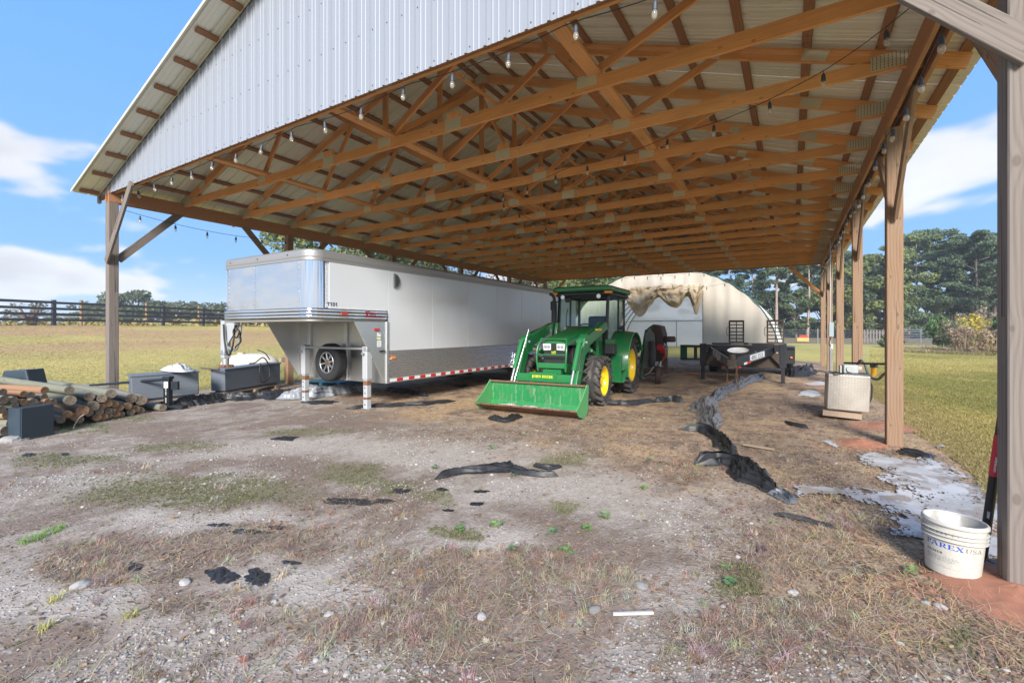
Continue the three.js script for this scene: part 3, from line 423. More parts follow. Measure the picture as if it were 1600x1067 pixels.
  for (const x of [xl + 0.42, xl + 1.55]) mesh('wall_stud', rb(0.09, 1.13, 0.05, x, 1.0, zf + 0.035, 0.008), M.alu, t);
  for (const x of [xl + 0.016, xw - 0.016]) mesh('gusset', T(plate([[0, 0.44], [0.03, 0.44], [0.72, 1.555], [0, 1.555]], 0.03, 0.004), x, 0, zf - 0.02, 0, -Math.PI / 2, 0), M.alu, t);
  mesh('corner_post', rb(0.035, 1.14, 0.06, xw + 0.004, 1.0, zf - 0.03, 0.01), M.alu, t);
  mesh('door_catch', rb(0.03, 0.03, 0.13, xw + 0.02, 1.03, zf + 0.10, 0.01), M.black, t);
  // ribbed stainless skirt
  for (const s of [0, 1]) { const x = s ? xl : xw; const n = 11, g = gridGeo(1, n * 10, (u, v) => { const q = v * n, f = q - Math.floor(q); return [x + (s ? -1 : 1) * (0.006 + 0.016 * Math.sin(Math.PI * f)), mix(0.52, 1.03, v), mix(zf - 0.06, ze, u)]; }); mesh('ribbed_skirt', g, std([0.76, 0.81, 0.88], 0.26, 0.9), t); mesh('skirt_rail', rb(0.03, 0.085, zf - ze - 0.08, x, 0.478, (zf - 0.06 + ze) / 2, 0.008), M.alu, t); }
  const nT = 30; for (let i = 0; i < nT; i++) { const L = 0.158, z = zf - 0.1 - (i + 0.5) * L; if (z > -10.6) mesh('reflective_strip', bx(0.004, 0.052, L - 0.002, xw + 0.0185, 0.484, z), i % 2 ? M.red : M.white, t, i % 2 ? 'red reflective strip' : 'white reflective strip'); }
  mesh('marker_light', rb(0.02, 0.045, 0.1, xw + 0.03, 0.90, zf - 0.16, 0.008), M.orange, t); mesh('marker_light', rb(0.02, 0.04, 0.13, xw + 0.03, 1.68, zn - 0.62, 0.008), M.red, t); mesh('marker_light', rb(0.012, 0.045, 0.12, xw + 0.01, 1.42, zf + 0.22, 0.005), M.red, t);
  // half-round vent
  { const s = new THREE.Shape(); s.moveTo(0, -0.125); s.absarc(0.0, 0, 0.125, -Math.PI / 2, Math.PI / 2, false); s.lineTo(0, -0.125); const gs = [T(new THREE.ExtrudeGeometry(s, { depth: 0.02, bevelEnabled: true, bevelSize: 0.008, bevelThickness: 0.008, bevelSegments: 2 }), xw + 0.012, 2.33, zf - 0.19, 0, Math.PI / 2, 0)]; mesh('vent', gs, std([0.10, 0.105, 0.115], 0.5), t); const sl = []; for (let i = 0; i < 6; i++) sl.push(bx(0.008, 0.008, 0.06, xw + 0.044, 2.25 + i * 0.03, zf - 0.24)); mesh('vent_slats', sl, M.black, t); }
  // wheels and fender
  for (const z of [-10.9, -11.75]) for (const x of [xw - 0.13, xl + 0.13]) { const w = new THREE.Group(); w.name = 'wheel'; w.position.set(x, 0.36, z); w.rotation.z = Math.PI / 2; t.add(w); mesh('tyre', lathe([[0.2, -0.11], [0.33, -0.11], [0.36, -0.07], [0.36, 0.07], [0.33, 0.11], [0.2, 0.11]], 28), M.rubber, w); mesh('rim', lathe([[0.001, 0.05], [0.1, 0.06], [0.18, 0.03], [0.2, 0.1]], 24), M.steel, w); }
  mesh('fender', T(plate([[-0.95, 0], [-0.85, 0.38], [-0.55, 0.5], [0.55, 0.5], [0.85, 0.38], [0.95, 0], [0.86, 0], [0.78, 0.33], [0.52, 0.42], [-0.52, 0.42], [-0.78, 0.33], [-0.86, 0]], 0.06, 0.01), xw + 0.03, 0.42, -11.33, 0, Math.PI / 2), M.polish, t);
  mesh('axle', [rod(V3(xl + 0.2, 0.36, -10.9), V3(xw - 0.2, 0.36, -10.9), 0.05), rod(V3(xl + 0.2, 0.36, -11.75), V3(xw - 0.2, 0.36, -11.75), 0.05)], M.black, t);
  // neck with coupler
  const pW = std([0.44, 0.46, 0.48], 0.45, 0.1), rust = std([0.23, 0.11, 0.06], 0.8, 0.2), nx = cx - 1.15 - 0.06, nz = zn - 0.28;
  const hx = gz(352, 530, nz).x;
  mesh('neck_tube', [rb(0.13, 0.72, 0.13, hx, 1.23, nz, 0.012), T(plate([[0, 0], [0.42, 0], [0.42, -0.06], [0.0, -0.44]], 0.03), hx + 0.06, 1.55, nz)], pW, t);
  mesh('coupler', [cy(0.062, 0.062, 0.3, hx, 0.86, nz, 18), rb(0.16, 0.1, 0.15, hx, 0.98, nz, 0.02)], M.galv, t);
  mesh('coupler_plate', [rb(0.2, 0.05, 0.2, hx + 0.02, 0.72, nz, 0.012), rb(0.08, 0.05, 0.1, hx + 0.12, 0.72, nz, 0.012)], rust, t);
  const q = (x, y, z = 0) => V3(hx + x, y, nz + 0.08 + z);
  mesh('brake_cable', [tube([q(0.08, 1.52), q(0.12, 1.2), q(0.2, 0.98), q(0.34, 0.94, 0.03), q(0.46, 1.1, 0.03), q(0.47, 1.38), q(0.5, 1.5)], 0.016, 48), tube([q(0.5, 1.42, 0.03), q(0.62, 1.45, 0.05), q(0.72, 1.38, 0.05), q(0.66, 1.28, 0.05), q(0.52, 1.3, 0.03), q(0.47, 1.4, 0.02), q(0.56, 1.5, 0)], 0.014, 40), tube([q(0.7, 1.36, 0.02), q(0.68, 1.2), q(0.55, 1.1, 0.02), q(0.5, 1.04), q(0.3, 1.07)], 0.014, 30)], M.black, t);
  mesh('safety_chain', tube([q(0.25, 1.09), q(0.36, 1.05), q(0.48, 1.03), q(0.58, 1.1), q(0.66, 1.3), q(0.7, 1.5)], 0.02, 30), M.galv, t);
  // landing jacks with cross shaft
  for (const [u, vb] of [[573.5, 636], [477, 627]]) { const j = new THREE.Group(); j.name = 'landing_jack'; const b = gz(u, vb, -5.6); j.position.set(b.x, 0, -5.6); t.add(j); mesh('jack_tube', rb(0.125, 0.58, 0.125, 0, 0.83, 0, 0.014), pW, j); const holes = []; for (let i = 0; i < 4; i++) holes.push(cy(0.011, 0.011, 0.01, 0, 0.1 + i * 0.1, 0.052, 8, Math.PI / 2)); mesh('jack_leg', rb(0.1, 0.56, 0.1, 0, 0.27, 0, 0.01), pW, j); mesh('rust_band', [rb(0.106, 0.09, 0.106, 0, 0.48, 0, 0.012), rb(0.104, 0.05, 0.104, 0, 0.21, 0, 0.01)], rust, j); mesh('pin_holes', holes, M.black, j); mesh('jack_foot', rb(0.2, 0.014, 0.16, 0.03, 0.028, 0, 0.004), M.galv, j); mesh('jack_gear', [rb(0.1, 0.08, 0.08, 0.02, 1.07, 0.03, 0.015), cy(0.02, 0.02, 0.08, 0, 1.0, 0.08, 10, Math.PI / 2)], M.galv, j); }
  mesh('cross_shaft', rod(V3(-8.25, 1.08, -5.56), V3(-6.45, 1.08, -5.56), 0.022), M.galv, t);
  // spare wheel on the recessed wall
  { const w = new THREE.Group(); w.name = 'spare_wheel'; const c = gz(516, 566, -5.72); w.position.set(c.x + 0.02, c.y, -5.72); w.rotation.x = Math.PI / 2; t.add(w);
    mesh('tyre', lathe([[0.205, -0.10], [0.24, -0.115], [0.3, -0.12], [0.34, -0.105], [0.362, -0.07], [0.365, 0], [0.362, 0.07], [0.34, 0.105], [0.3, 0.12], [0.24, 0.115], [0.205, 0.10], [0.195, 0.06]], 48), M.rubber, w);
    mesh('rim', [lathe([[0.205, 0.105], [0.195, 0.1], [0.186, 0.06], [0.186, -0.05]], 40), cy(0.186, 0.186, 0.01, 0, 0.0, 0, 40)], std([0.05, 0.05, 0.055], 0.4, 0.6), w); const sp = []; for (let i = 0; i < 8; i++) { const a = i * Math.PI / 4 + 0.2; sp.push(T(rb(0.032, 0.03, 0.16, 0, 0, 0.115, 0.008), 0, 0.075, 0, 0, a, 0)); } sp.push(T(new THREE.TorusGeometry(0.195, 0.012, 8, 40), 0, 0.1, 0, Math.PI / 2)); mesh('spokes', sp, M.steel, w); mesh('hub', [cy(0.05, 0.06, 0.06, 0, 0.075, 0, 16)], std([0.32, 0.22, 0.14], 0.4, 0.7), w); }
  // lettering and stickers
  const dc = (name, w, h, pw, ph, draw, x, y, z) => { const [g, m] = decal(w, h, pw, ph, draw); mesh(name, T(g, x, y, z, 0, Math.PI / 2, 0), m, t); };
  dc('number_lettering', 0.3, 0.1, 192, 64, (c, w, h) => { c.clearRect(0, 0, w, h); c.fillStyle = '#2c3a42'; c.font = 'bold 58px sans-serif'; c.fillText('T101', 8, 54); }, xw + 0.009, 1.83, zn - 0.44);
  dc('brand_lettering', 0.52, 0.14, 256, 68, (c, w, h) => { c.clearRect(0, 0, w, h); c.fillStyle = '#a3122c'; c.font = 'bold italic 60px serif'; c.fillText('X', 20, 52); c.font = 'bold 34px serif'; c.fillText('TRA', 72, 40); c.fillRect(30, 56, 200, 5); c.font = 'bold 12px sans-serif'; }, xw + 0.045, 1.685, zf + 0.3);
  dc('sticker', 0.12, 0.28, 64, 160, (c, w, h) => { c.clearRect(0, 0, w, h); c.fillStyle = '#eef0ee'; c.fillRect(4, 4, 50, 36); c.fillStyle = '#3a4650'; c.fillRect(24, 10, 26, 8); c.fillStyle = '#dfe3ae'; c.fillRect(6, 48, 46, 26); c.fillStyle = '#f2f2ee'; c.fillRect(4, 84, 54, 66); c.fillStyle = '#8b9196'; for (let i = 0; i < 6; i++) c.fillRect(10, 92 + i * 9, 40, 3); }, xw + 0.004, 1.23, zf + 0.16);
}

// ================================================================ TRACTOR WITH FRONT LOADER
const grimeT = tex(256, 256, (u, v) => { const q = pn(u * 5, v * 5, 5, 4), s = pn(u * 40, v * 40, 40, 2); return mix3([0.006, 0.18, 0.048], [0.055, 0.15, 0.06], 0.75 * sst(0.45, 0.75, q) + 0.25 * sst(0.6, 0.8, s)); }); grimeT.repeat.set(1.5, 1.5);
M.green = phy([1, 1, 1], 0.36, 0, { map: grimeT, clearcoat: 0.7, clearcoatRoughness: 0.15 });
M.greenDark = phy([0.012, 0.10, 0.03], 0.5, 0, { clearcoat: 0.2 });
M.greenFade = std([0.10, 0.36, 0.13], 0.5);
M.yellow = phy([0.90, 0.62, 0.015], 0.35, 0, { clearcoat: 0.5 });
M.glass = phy([0.82, 0.93, 0.88], 0.03, 0, { transmission: 1, thickness: 0, ior: 1.45 });
M.lens = phy([0.85, 0.87, 0.88], 0.08, 0.2, { clearcoat: 1 });
{ const d = tex(256, 256, (u, v) => { const q = pn(u * 8, v * 8, 8, 4), s = pn(u * 64, v * 64, 64, 2); return mix3([0.03, 0.03, 0.032], [0.17, 0.145, 0.125], clamp(sst(0.45, 0.7, q) * 0.6 + 0.3 * sst(0.6, 0.8, s))); }); d.repeat.set(2, 2); M.tyreDust = new THREE.MeshStandardMaterial({ map: d, roughness: 0.88 }); }
{ const d = tex(512, 256, (u, v) => { const q = pn(u * 6, v * 4, 4, 4), s = pn(u * 64, v * 32, 32, 3), sc = pn(u * 40, v * 3, 4 > 3 ? 40 : 1, 2); let c = mix3([0.008, 0.17, 0.045], [0.02, 0.24, 0.07], q); c = mix3(c, [0.16, 0.22, 0.13], 0.4 * sst(0.5, 0.7, s)); if (sc > 0.70 && s > 0.52) c = mix3(c, [0.3, 0.40, 0.28], 0.3); return c; }); M.bucketGreen = new THREE.MeshStandardMaterial({ map: d, roughness: 0.42, side: THREE.DoubleSide }); }
{ const d = tex(256, 256, (u, v) => { const q = pn(u * 6, v * 6, 6, 4), s = pn(u * 48, v * 48, 48, 2); return mix3(mix3([0.16, 0.10, 0.065], [0.30, 0.17, 0.10], q), [0.09, 0.065, 0.05], sst(0.55, 0.75, s)); }); M.rustSteel = new THREE.MeshStandardMaterial({ map: d, roughness: 0.7, metalness: 0.3, side: THREE.DoubleSide }); }
{
  const t = thing('tractor', 'green tractor with yellow wheels, glass cab and a front loader bucket resting on the ground', 'tractor', [-3.90, 0.0, -10.15], 0.06);
  // --- wheels
  function wheel(x, z, R, w, rimR, lugs, side, steer = 0) {
    const g = new THREE.Group(); g.name = 'wheel'; g.position.set(x, R - 0.01, z); g.rotation.set(0, steer, 0); t.add(g); const h = w / 2, rb2 = R * 0.9;
    const tr = T(lathe([[rimR, -h * 0.72], [rimR + 0.02, -h * 0.9], [mix(rimR, rb2, 0.5), -h], [rb2 * 0.97, -h * 0.9], [rb2, -h * 0.6], [rb2 * 1.012, 0], [rb2, h * 0.6], [rb2 * 0.97, h * 0.9], [mix(rimR, rb2, 0.5), h], [rimR + 0.02, h * 0.9], [rimR, h * 0.72], [rimR - 0.01, 0], [rimR, -h * 0.72]], 48), 0, 0, 0, 0, 0, -Math.PI / 2);
    const L = []; for (let i = 0; i < lugs; i++) for (const s of [-1, 1]) { const a = (i + (s > 0 ? 0.5 : 0)) / lugs * Math.PI * 2; const n = 5; for (let k = 0; k < n; k++) { const f = (k + 0.5) / n, xx = s * (0.06 + f * (h - 0.03)), aa = a + (f - 0.5) * 2.6 / lugs * 1.25, rr2 = rb2 * (1.0 - 0.035 * f * f) + R * 0.035; const b = new RoundedBoxGeometry(h / n * 1.45, R * 0.12, R * 0.075, 1, 0.006); b.rotateY(s * -0.62); b.translate(0, rr2, 0); b.translate(xx, 0, 0); b.rotateX(aa); L.push(b); } 
      { const b = new RoundedBoxGeometry(0.03, R * 0.2, R * 0.07, 1, 0.006); b.translate(s * (h * 0.93), rb2 * 0.94, 0); b.rotateX(a + 1.3 / lugs * 1.3); L.push(b); } }
    mesh('tyre', [tr, ...L], M.tyreDust, g);
    const o = side; mesh('rim', [T(lathe([[rimR + 0.012, h * 0.8], [rimR + 0.014, h * 0.86], [rimR - 0.015, h * 0.86], [rimR - 0.04, h * 0.5], [rimR - 0.05, h * 0.1], [rimR * 0.7, h * 0.02], [rimR * 0.62, h * 0.18], [rimR * 0.35, h * 0.24], [rimR * 0.33, h * 0.45], [0.001, h * 0.5]], 40), 0, 0, 0, 0, 0, -o * Math.PI / 2)], M.yellow, g);
    const bolts = []; for (let i = 0; i < 8; i++) { const a = i / 8 * 6.283; bolts.push(T(new THREE.CylinderGeometry(0.012, 0.012, 0.03, 6), o * h * 0.26, Math.cos(a) * rimR * 0.5, Math.sin(a) * rimR * 0.5, 0, 0, Math.PI / 2)); } for (let i = 0; i < 4; i++) { const a = i / 4 * 6.283 + 0.4; bolts.push(T(rb(0.05, 0.05, 0.08, 0, 0, 0, 0.008), o * h * 0.2, Math.cos(a) * rimR * 0.78, Math.sin(a) * rimR * 0.78, -a)); } mesh('bolts', bolts, M.yellow, g);
  }
  for (const s of [-1, 1]) { wheel(s * 0.69, 0, 0.635, 0.36, 0.355, 20, s); wheel(s * 0.70, 2.02, 0.475, 0.26, 0.265, 18, s, 0.0); }
  // --- chassis, engine, axle
  mesh('chassis', [rb(0.34, 0.3, 2.3, 0, 0.62, 1.15, 0.03), rb(0.5, 0.34, 0.7, 0, 0.62, 0.1, 0.05), cy(0.12, 0.12, 1.1, 0, 0.62, 0, 16, 0, 0, Math.PI / 2), rb(0.95, 0.12, 0.16, 0, 0.475, 2.02, 0.03), rb(0.3, 0.16, 0.4, 0, 0.58, 2.25, 0.02), cy(0.08, 0.1, 0.2, 0.52, 0.475, 2.02, 14, 0, 0, Math.PI / 2), cy(0.08, 0.1, 0.2, -0.52, 0.475, 2.02, 14, 0, 0, Math.PI / 2)], M.greenDark, t);
  mesh('engine', [rb(0.42, 0.32, 0.9, 0, 0.92, 1.6, 0.03), rb(0.1, 0.16, 0.5, 0.24, 0.86, 1.6, 0.03), cy(0.07, 0.07, 0.22, 0.26, 0.98, 1.25, 14), cy(0.05, 0.05, 0.18, -0.27, 0.9, 1.5, 12), tube([V3(0.24, 0.74, 1.9), V3(0.3, 0.85, 1.6), V3(0.3, 0.7, 1.3), V3(0.32, 0.6, 0.9)], 0.018, 24), tube([V3(-0.24, 0.74, 1.9), V3(-0.3, 0.9, 1.7), V3(-0.34, 0.75, 1.4)], 0.022, 24)], M.black, t);
  // --- hood: rounded section swept back, higher at the cab
  { const sec = (f, z) => { const w = mix(0.235, 0.30, f), top = mix(1.235, 1.50, Math.pow(f, 0.85)), low = mix(1.13, 1.12, f), o = []; for (let i = 0; i <= 24; i++) { const a = Math.PI * i / 24, c = Math.cos(a), s = Math.sin(a); o.push([Math.sign(c) * Math.pow(Math.abs(c), 0.42) * w, low + (top - low) * Math.pow(s, 0.5), z]); } return o; };
    const zs = [0, 0.06, 0.15, 0.35, 0.6, 0.85, 1]; const g = gridGeo(24, 24, (u, v) => { const z = mix(2.52, 1.05, v), nose = 1 - 0.16 * Math.pow(1 - sst(0, 0.1, v), 2); const p = sec(v, z)[Math.round(u * 24)]; return [p[0] * nose, p[1] - 0.03 * (1 - sst(0, 0.08, v)), z - 0.02 * Math.abs(p[0]) * 4 * (1 - sst(0, 0.1, v))]; });
    const front = gridGeo(24, 3, (u, v) => { const p = sec(0, 2.52)[Math.round(u * 24)]; return [p[0] * 0.84, mix(1.14, p[1] - 0.03, v), 2.52 - 0.02 * Math.abs(p[0]) * 4]; });
    mesh('hood', [g, front], M.green, t); 
    const hd = []; for (const s of [-1, 1]) hd.push(bx(0.004, 0.008, 1.2, s * 0.27, 1.2, 1.75, 0.12)); mesh('hood_trim', hd, M.black, t); }
  // --- grille, headlights, badge
  mesh('grille', [rb(0.44, 0.36, 0.16, 0, 0.96, 2.42, 0.03), rb(0.12, 0.14, 0.05, 0, 1.10, 2.50, 0.02)], M.black, t);
  { const sl = []; for (let i = 0; i < 9; i++) sl.push(bx(0.40, 0.008, 0.012, 0, 0.81 + i * 0.023, 2.505)); mesh('grille_slats', sl, std([0.05, 0.05, 0.055], 0.5), t); }
  for (const s of [-1, 1]) { mesh('headlight', [T(plate([[0.05, -0.055], [0.2, -0.065], [0.215, 0.045], [0.035, 0.05]].map(([a, b]) => [s * a, b]), 0.05, 0.008), 0, 1.105, 2.49)], M.lens, t); mesh('headlight_bezel', [cy(0.03, 0.03, 0.03, s * 0.1, 1.1, 2.505, 14, Math.PI / 2), cy(0.03, 0.03, 0.03, s * 0.165, 1.1, 2.505, 14, Math.PI / 2)], M.steel, t); }
  { const [g, m] = decal(0.085, 0.07, 64, 56, (c, w, h) => { c.fillStyle = '#1e6b2a'; c.fillRect(0, 0, w, h); c.strokeStyle = '#e8d22a'; c.lineWidth = 5; c.strokeRect(3, 3, w - 6, h - 6); c.fillStyle = '#e8d22a'; c.beginPath(); c.ellipse(30, 32, 15, 6, -0.25, 0, 6.3); c.fill(); c.fillRect(16, 34, 4, 14); c.fillRect(40, 32, 4, 14); c.fillRect(43, 18, 4, 12); c.fillRect(47, 12, 8, 3); c.fillRect(42, 10, 3, 8); }); mesh('badge', T(g, 0, 1.01, 2.516), m, t); }
  // --- brush guard in front of the radiator
  mesh('brush_guard', [tube([V3(-0.27, 0.66, 2.62), V3(-0.29, 0.9, 2.64), V3(-0.285, 1.1, 2.6), V3(-0.24, 1.26, 2.5)], 0.02, 20), tube([V3(0.27, 0.66, 2.62), V3(0.29, 0.9, 2.64), V3(0.285, 1.1, 2.6), V3(0.24, 1.26, 2.5)], 0.02, 20), rod(V3(-0.29, 0.96, 2.645), V3(0.29, 0.96, 2.645), 0.013), rb(0.6, 0.1, 0.07, 0, 0.76, 2.6, 0.015), rb(0.36, 0.1, 0.12, 0, 0.64, 2.56, 0.015), rod(V3(-0.27, 1.24, 2.53), V3(0.27, 1.24, 2.53), 0.013)], M.green, t);
  // --- loader: masts, arms, knees, cylinders, cross tube
  const LX = 0.565;
  for (const s of [-1, 1]) {
    const x = s * LX;
    mesh('loader_mast', [T(plate([[-0.1, 0.5], [0.14, 0.5], [0.16, 1.2], [0.07, 1.56], [-0.07, 1.56], [-0.12, 1.1]], 0.06, 0.008), s * 0.46, 0, 1.2, 0, -Math.PI / 2, 0), rb(0.16, 0.14, 0.2, s * 0.4, 0.62, 1.2, 0.02)], M.green, t);
    mesh('loader_arm', [T(plate([[1.13, 1.44], [1.2, 1.56], [1.36, 1.55], [2.5, 1.27], [2.64, 1.18], [2.98, 0.5], [3.0, 0.42], [2.88, 0.4], [2.8, 0.5], [2.48, 1.06], [2.36, 1.12]], 0.11, 0.014), x, 0, 0, 0, -Math.PI / 2, 0)], M.green, t);
    mesh('knee_plate', [T(plate([[2.36, 1.04], [2.3, 1.26], [2.46, 1.33], [2.6, 1.26], [2.66, 1.1], [2.55, 0.98]], 0.13, 0.01), x, 0, 0, 0, -Math.PI / 2, 0)], M.green, t);
    mesh('lift_cylinder', [rod(V3(x - s * 0.03, 0.78, 1.32), V3(x - s * 0.03, 1.03, 2.0), 0.045, 0.045, 14)], M.green, t); mesh('cylinder_rod', [rod(V3(x - s * 0.03, 1.03, 2.0), V3(x - s * 0.03, 1.12, 2.28), 0.022, 0.022, 12)], M.steel, t);
    mesh('tilt_cylinder', [rod(V3(x + s * 0.0, 1.2, 2.72), V3(x, 0.72, 3.0), 0.04, 0.04, 14), rb(0.1, 0.06, 0.06, x, 1.21, 2.72, 0.015)], M.green, t); mesh('cylinder_rod', rod(V3(x, 0.72, 3.0), V3(x, 0.48, 3.13), 0.022, 0.022, 12), M.steel, t);
    mesh('hydraulic_pipe', [tube([V3(x + s * 0.045, 1.52, 1.4), V3(x + s * 0.045, 1.3, 2.4), V3(x + s * 0.05, 1.1, 2.68), V3(x + s * 0.04, 0.72, 2.9)], 0.012, 24)], M.black, t);
    mesh('pin', [cy(0.03, 0.03, 0.16, x, 0.44, 3.05, 12, 0, 0, Math.PI / 2), cy(0.03, 0.03, 0.17, x, 1.19, 2.52, 12, 0, 0, Math.PI / 2)], M.galv, t);
  }
  mesh('cross_tube', [rb(1.08, 0.15, 0.1, 0, 0.57, 2.96, 0.02), rb(0.52, 0.17, 0.03, 0, 0.585, 3.01, 0.012)], M.green, t);
  { const [g, m] = decal(0.5, 0.085, 400, 68, (c, w, h) => { c.fillStyle = '#0e7030'; c.fillRect(0, 0, w, h); c.fillStyle = '#f0dc3a'; c.font = 'bold 50px serif'; c.textAlign = 'center'; c.fillText('JOHN DEERE', w / 2, 52); }); mesh('lettering', T(g, 0, 0.60, 3.0265), m, t); }
  { const [g, m] = decal(0.42, 0.035, 256, 24, (c, w, h) => { c.fillStyle = '#e8cf20'; c.fillRect(0, 0, w, h); c.fillStyle = '#b9a312'; c.fillRect(110, 8, 110, 8); }); mesh('arm_stripe', T(g, LX + 0.0565, 1.42, 1.78, 0, Math.PI / 2, 0), m, t); const k = mesh('arm_stripe', g.clone().applyMatrix4(new THREE.Matrix4().makeRotationX(0)), m, t); k.rotation.z = 0; k.position.set(0, 0, 0); k.geometry = T(new THREE.PlaneGeometry(0.42, 0.035), LX + 0.0567, 1.40, 1.86, 0, Math.PI / 2, 0); t.remove(k); }
  mesh('marker_rod', rod(V3(-0.52, 0.5, 3.1), V3(-0.40, 1.42, 2.75), 0.012, 0.008), M.steel, t);
  // --- bucket: curled back, lip off the ground
  { const b = new THREE.Group(); b.name = 'loader_bucket'; b.position.set(-0.03, 0.0, 3.0); t.add(b); const BW = 1.82;
    const prof = [[0.72, 0.17], [0.42, 0.035], [0.34, 0.03], [0.24, 0.075], [0.19, 0.17], [0.185, 0.48], [0.215, 0.5]];
    const g = gridGeo(1, prof.length - 1, (u, v) => { const p = prof[Math.round(v * (prof.length - 1))]; return [mix(-BW / 2, BW / 2, u), p[1], p[0], u, v]; }); const outer = gridGeo(1, prof.length - 1, (u, v) => { const p = prof[Math.round(v * (prof.length - 1))]; return [mix(-BW / 2, BW / 2, u), p[1] - 0.008, p[0] - 0.012, u, v]; });
    mesh('bucket_shell', [g.toNonIndexed(), outer.toNonIndexed()].map(q => { q.computeVertexNormals(); return q; }), M.bucketGreen, b);
    mesh('cutting_edge', [T(plate([[0.735, 0.18], [0.73, 0.157], [0.42, 0.018], [0.36, 0.016], [0.38, 0.032], [0.42, 0.034]], BW + 0.01, 0.002), 0, 0, 0, 0, -Math.PI / 2, 0)], M.rustSteel, b);
    for (const s of [-1, 1]) mesh('side_plate', T(plate([[0.74, 0.175], [0.60, 0.06], [0.40, 0.012], [0.30, 0.02], [0.2, 0.1], [0.16, 0.5], [0.235, 0.52], [0.46, 0.34]], 0.016, 0.004), s * BW / 2, 0, 0, 0, -Math.PI / 2, 0), M.greenFade, b);
    mesh('top_edge', rb(BW, 0.03, 0.06, 0, 0.5, 0.205, 0.01), M.rustSteel, b); mesh('hooks', [rb(0.14, 0.3, 0.06, -0.52, 0.36, 0.13, 0.015), rb(0.14, 0.3, 0.06, 0.52, 0.36, 0.13, 0.015)], M.green, b);
    const rub = gridGeo(60, 8, (u, v) => { const x = mix(-BW / 2 + 0.22, BW / 2 - 0.12, u), z = mix(0.26, 0.62, v), h = 0.085 * Math.sin(Math.PI * clamp(v * 1.1)) * (0.5 + fb(u * 14, v * 2, 3)) * (1 - 0.6 * u) * Math.min(1, 8 * u, 8 * (1 - u)); return [x, 0.048 + (z - 0.35) * 0.36 + h, z, u * 8, v * 1.5]; });
    const rt = tex(256, 64, (u, v) => mix3([0.28, 0.24, 0.21], [0.62, 0.59, 0.56], sst(0.35, 0.7, pn(u * 32, v * 8, 8, 3)))); mesh('gravel_load', rub, new THREE.MeshStandardMaterial({ map: rt, roughness: 0.95 }), b); }
  // --- cab
  const A = { fl: [-0.50, 1.06], fr: [0.50, 1.06], rl: [-0.58, -0.42], rr: [0.58, -0.42] };
  mesh('cab_base', [rb(0.98, 0.42, 0.2, 0, 1.10, 0.98, 0.03), rb(1.1, 0.3, 1.3, 0, 0.92, 0.35, 0.03), rb(0.9, 0.06, 0.06, 0, 1.36, 1.07, 0.015)], M.black, t);
  const pil = []; for (const s of [-1, 1]) { pil.push(timber(V3(s * 0.54, 1.0, 1.0), V3(s * 0.545, 2.16, 0.86), 0.075, 0.06, V3(s, 0, 0), 0.012), timber(V3(s * 0.55, 1.2, -0.42), V3(s * 0.55, 2.16, -0.42), 0.06, 0.05, V3(0, 0, 1), 0.01), timber(V3(s * 0.57, 1.28, 0.16), V3(s * 0.57, 2.16, 0.12), 0.045, 0.04, V3(0, 0, 1), 0.01), timber(V3(s * 0.55, 2.14, 0.88), V3(s * 0.55, 2.14, -0.44), 0.05, 0.05, V3(0, 1, 0), 0.01), timber(V3(s * 0.56, 0.72, 0.94), V3(s * 0.56, 1.05, 1.0), 0.05, 0.05, V3(0, 0, 1), 0.01)); } pil.push(timber(V3(-0.55, 2.14, 0.87), V3(0.55, 2.14, 0.87), 0.05, 0.05, V3(0, 1, 0), 0.01), timber(V3(-0.55, 2.14, -0.43), V3(0.55, 2.14, -0.43), 0.05, 0.05, V3(0, 1, 0), 0.01)); mesh('cab_frame', pil, M.blackGloss, t);
  const quad = (a, b, c, d) => gridGeo(1, 1, (u, v) => { const p = a.clone().lerp(b, u), q = d.clone().lerp(c, u); const r = p.lerp(q, v); return [r.x, r.y, r.z]; });
  mesh('windscreen', quad(V3(-0.5, 1.37, 1.02), V3(0.5, 1.37, 1.02), V3(0.51, 2.13, 0.885), V3(-0.51, 2.13, 0.885)), M.glass, t);
  for (const s of [-1, 1]) { mesh('side_window', quad(V3(s * 0.565, 1.08, 0.96), V3(s * 0.58, 1.28, 0.18), V3(s * 0.57, 2.12, 0.14), V3(s * 0.555, 2.12, 0.86)), M.glass, t); mesh('side_window', quad(V3(s * 0.575, 1.36, 0.13), V3(s * 0.56, 1.3, -0.39), V3(s * 0.56, 2.12, -0.39), V3(s * 0.57, 2.12, 0.1)), M.glass, t); mesh('door_handle', tube([V3(s * 0.60, 1.9, 0.24), V3(s * 0.61, 1.7, 0.3), V3(s * 0.61, 1.45, 0.28), V3(s * 0.59, 1.32, 0.22)], 0.012, 16), M.black, t); }
  mesh('rear_window', quad(V3(-0.52, 1.3, -0.43), V3(0.52, 1.3, -0.43), V3(0.52, 2.12, -0.43), V3(-0.52, 2.12, -0.43)), M.glass, t);
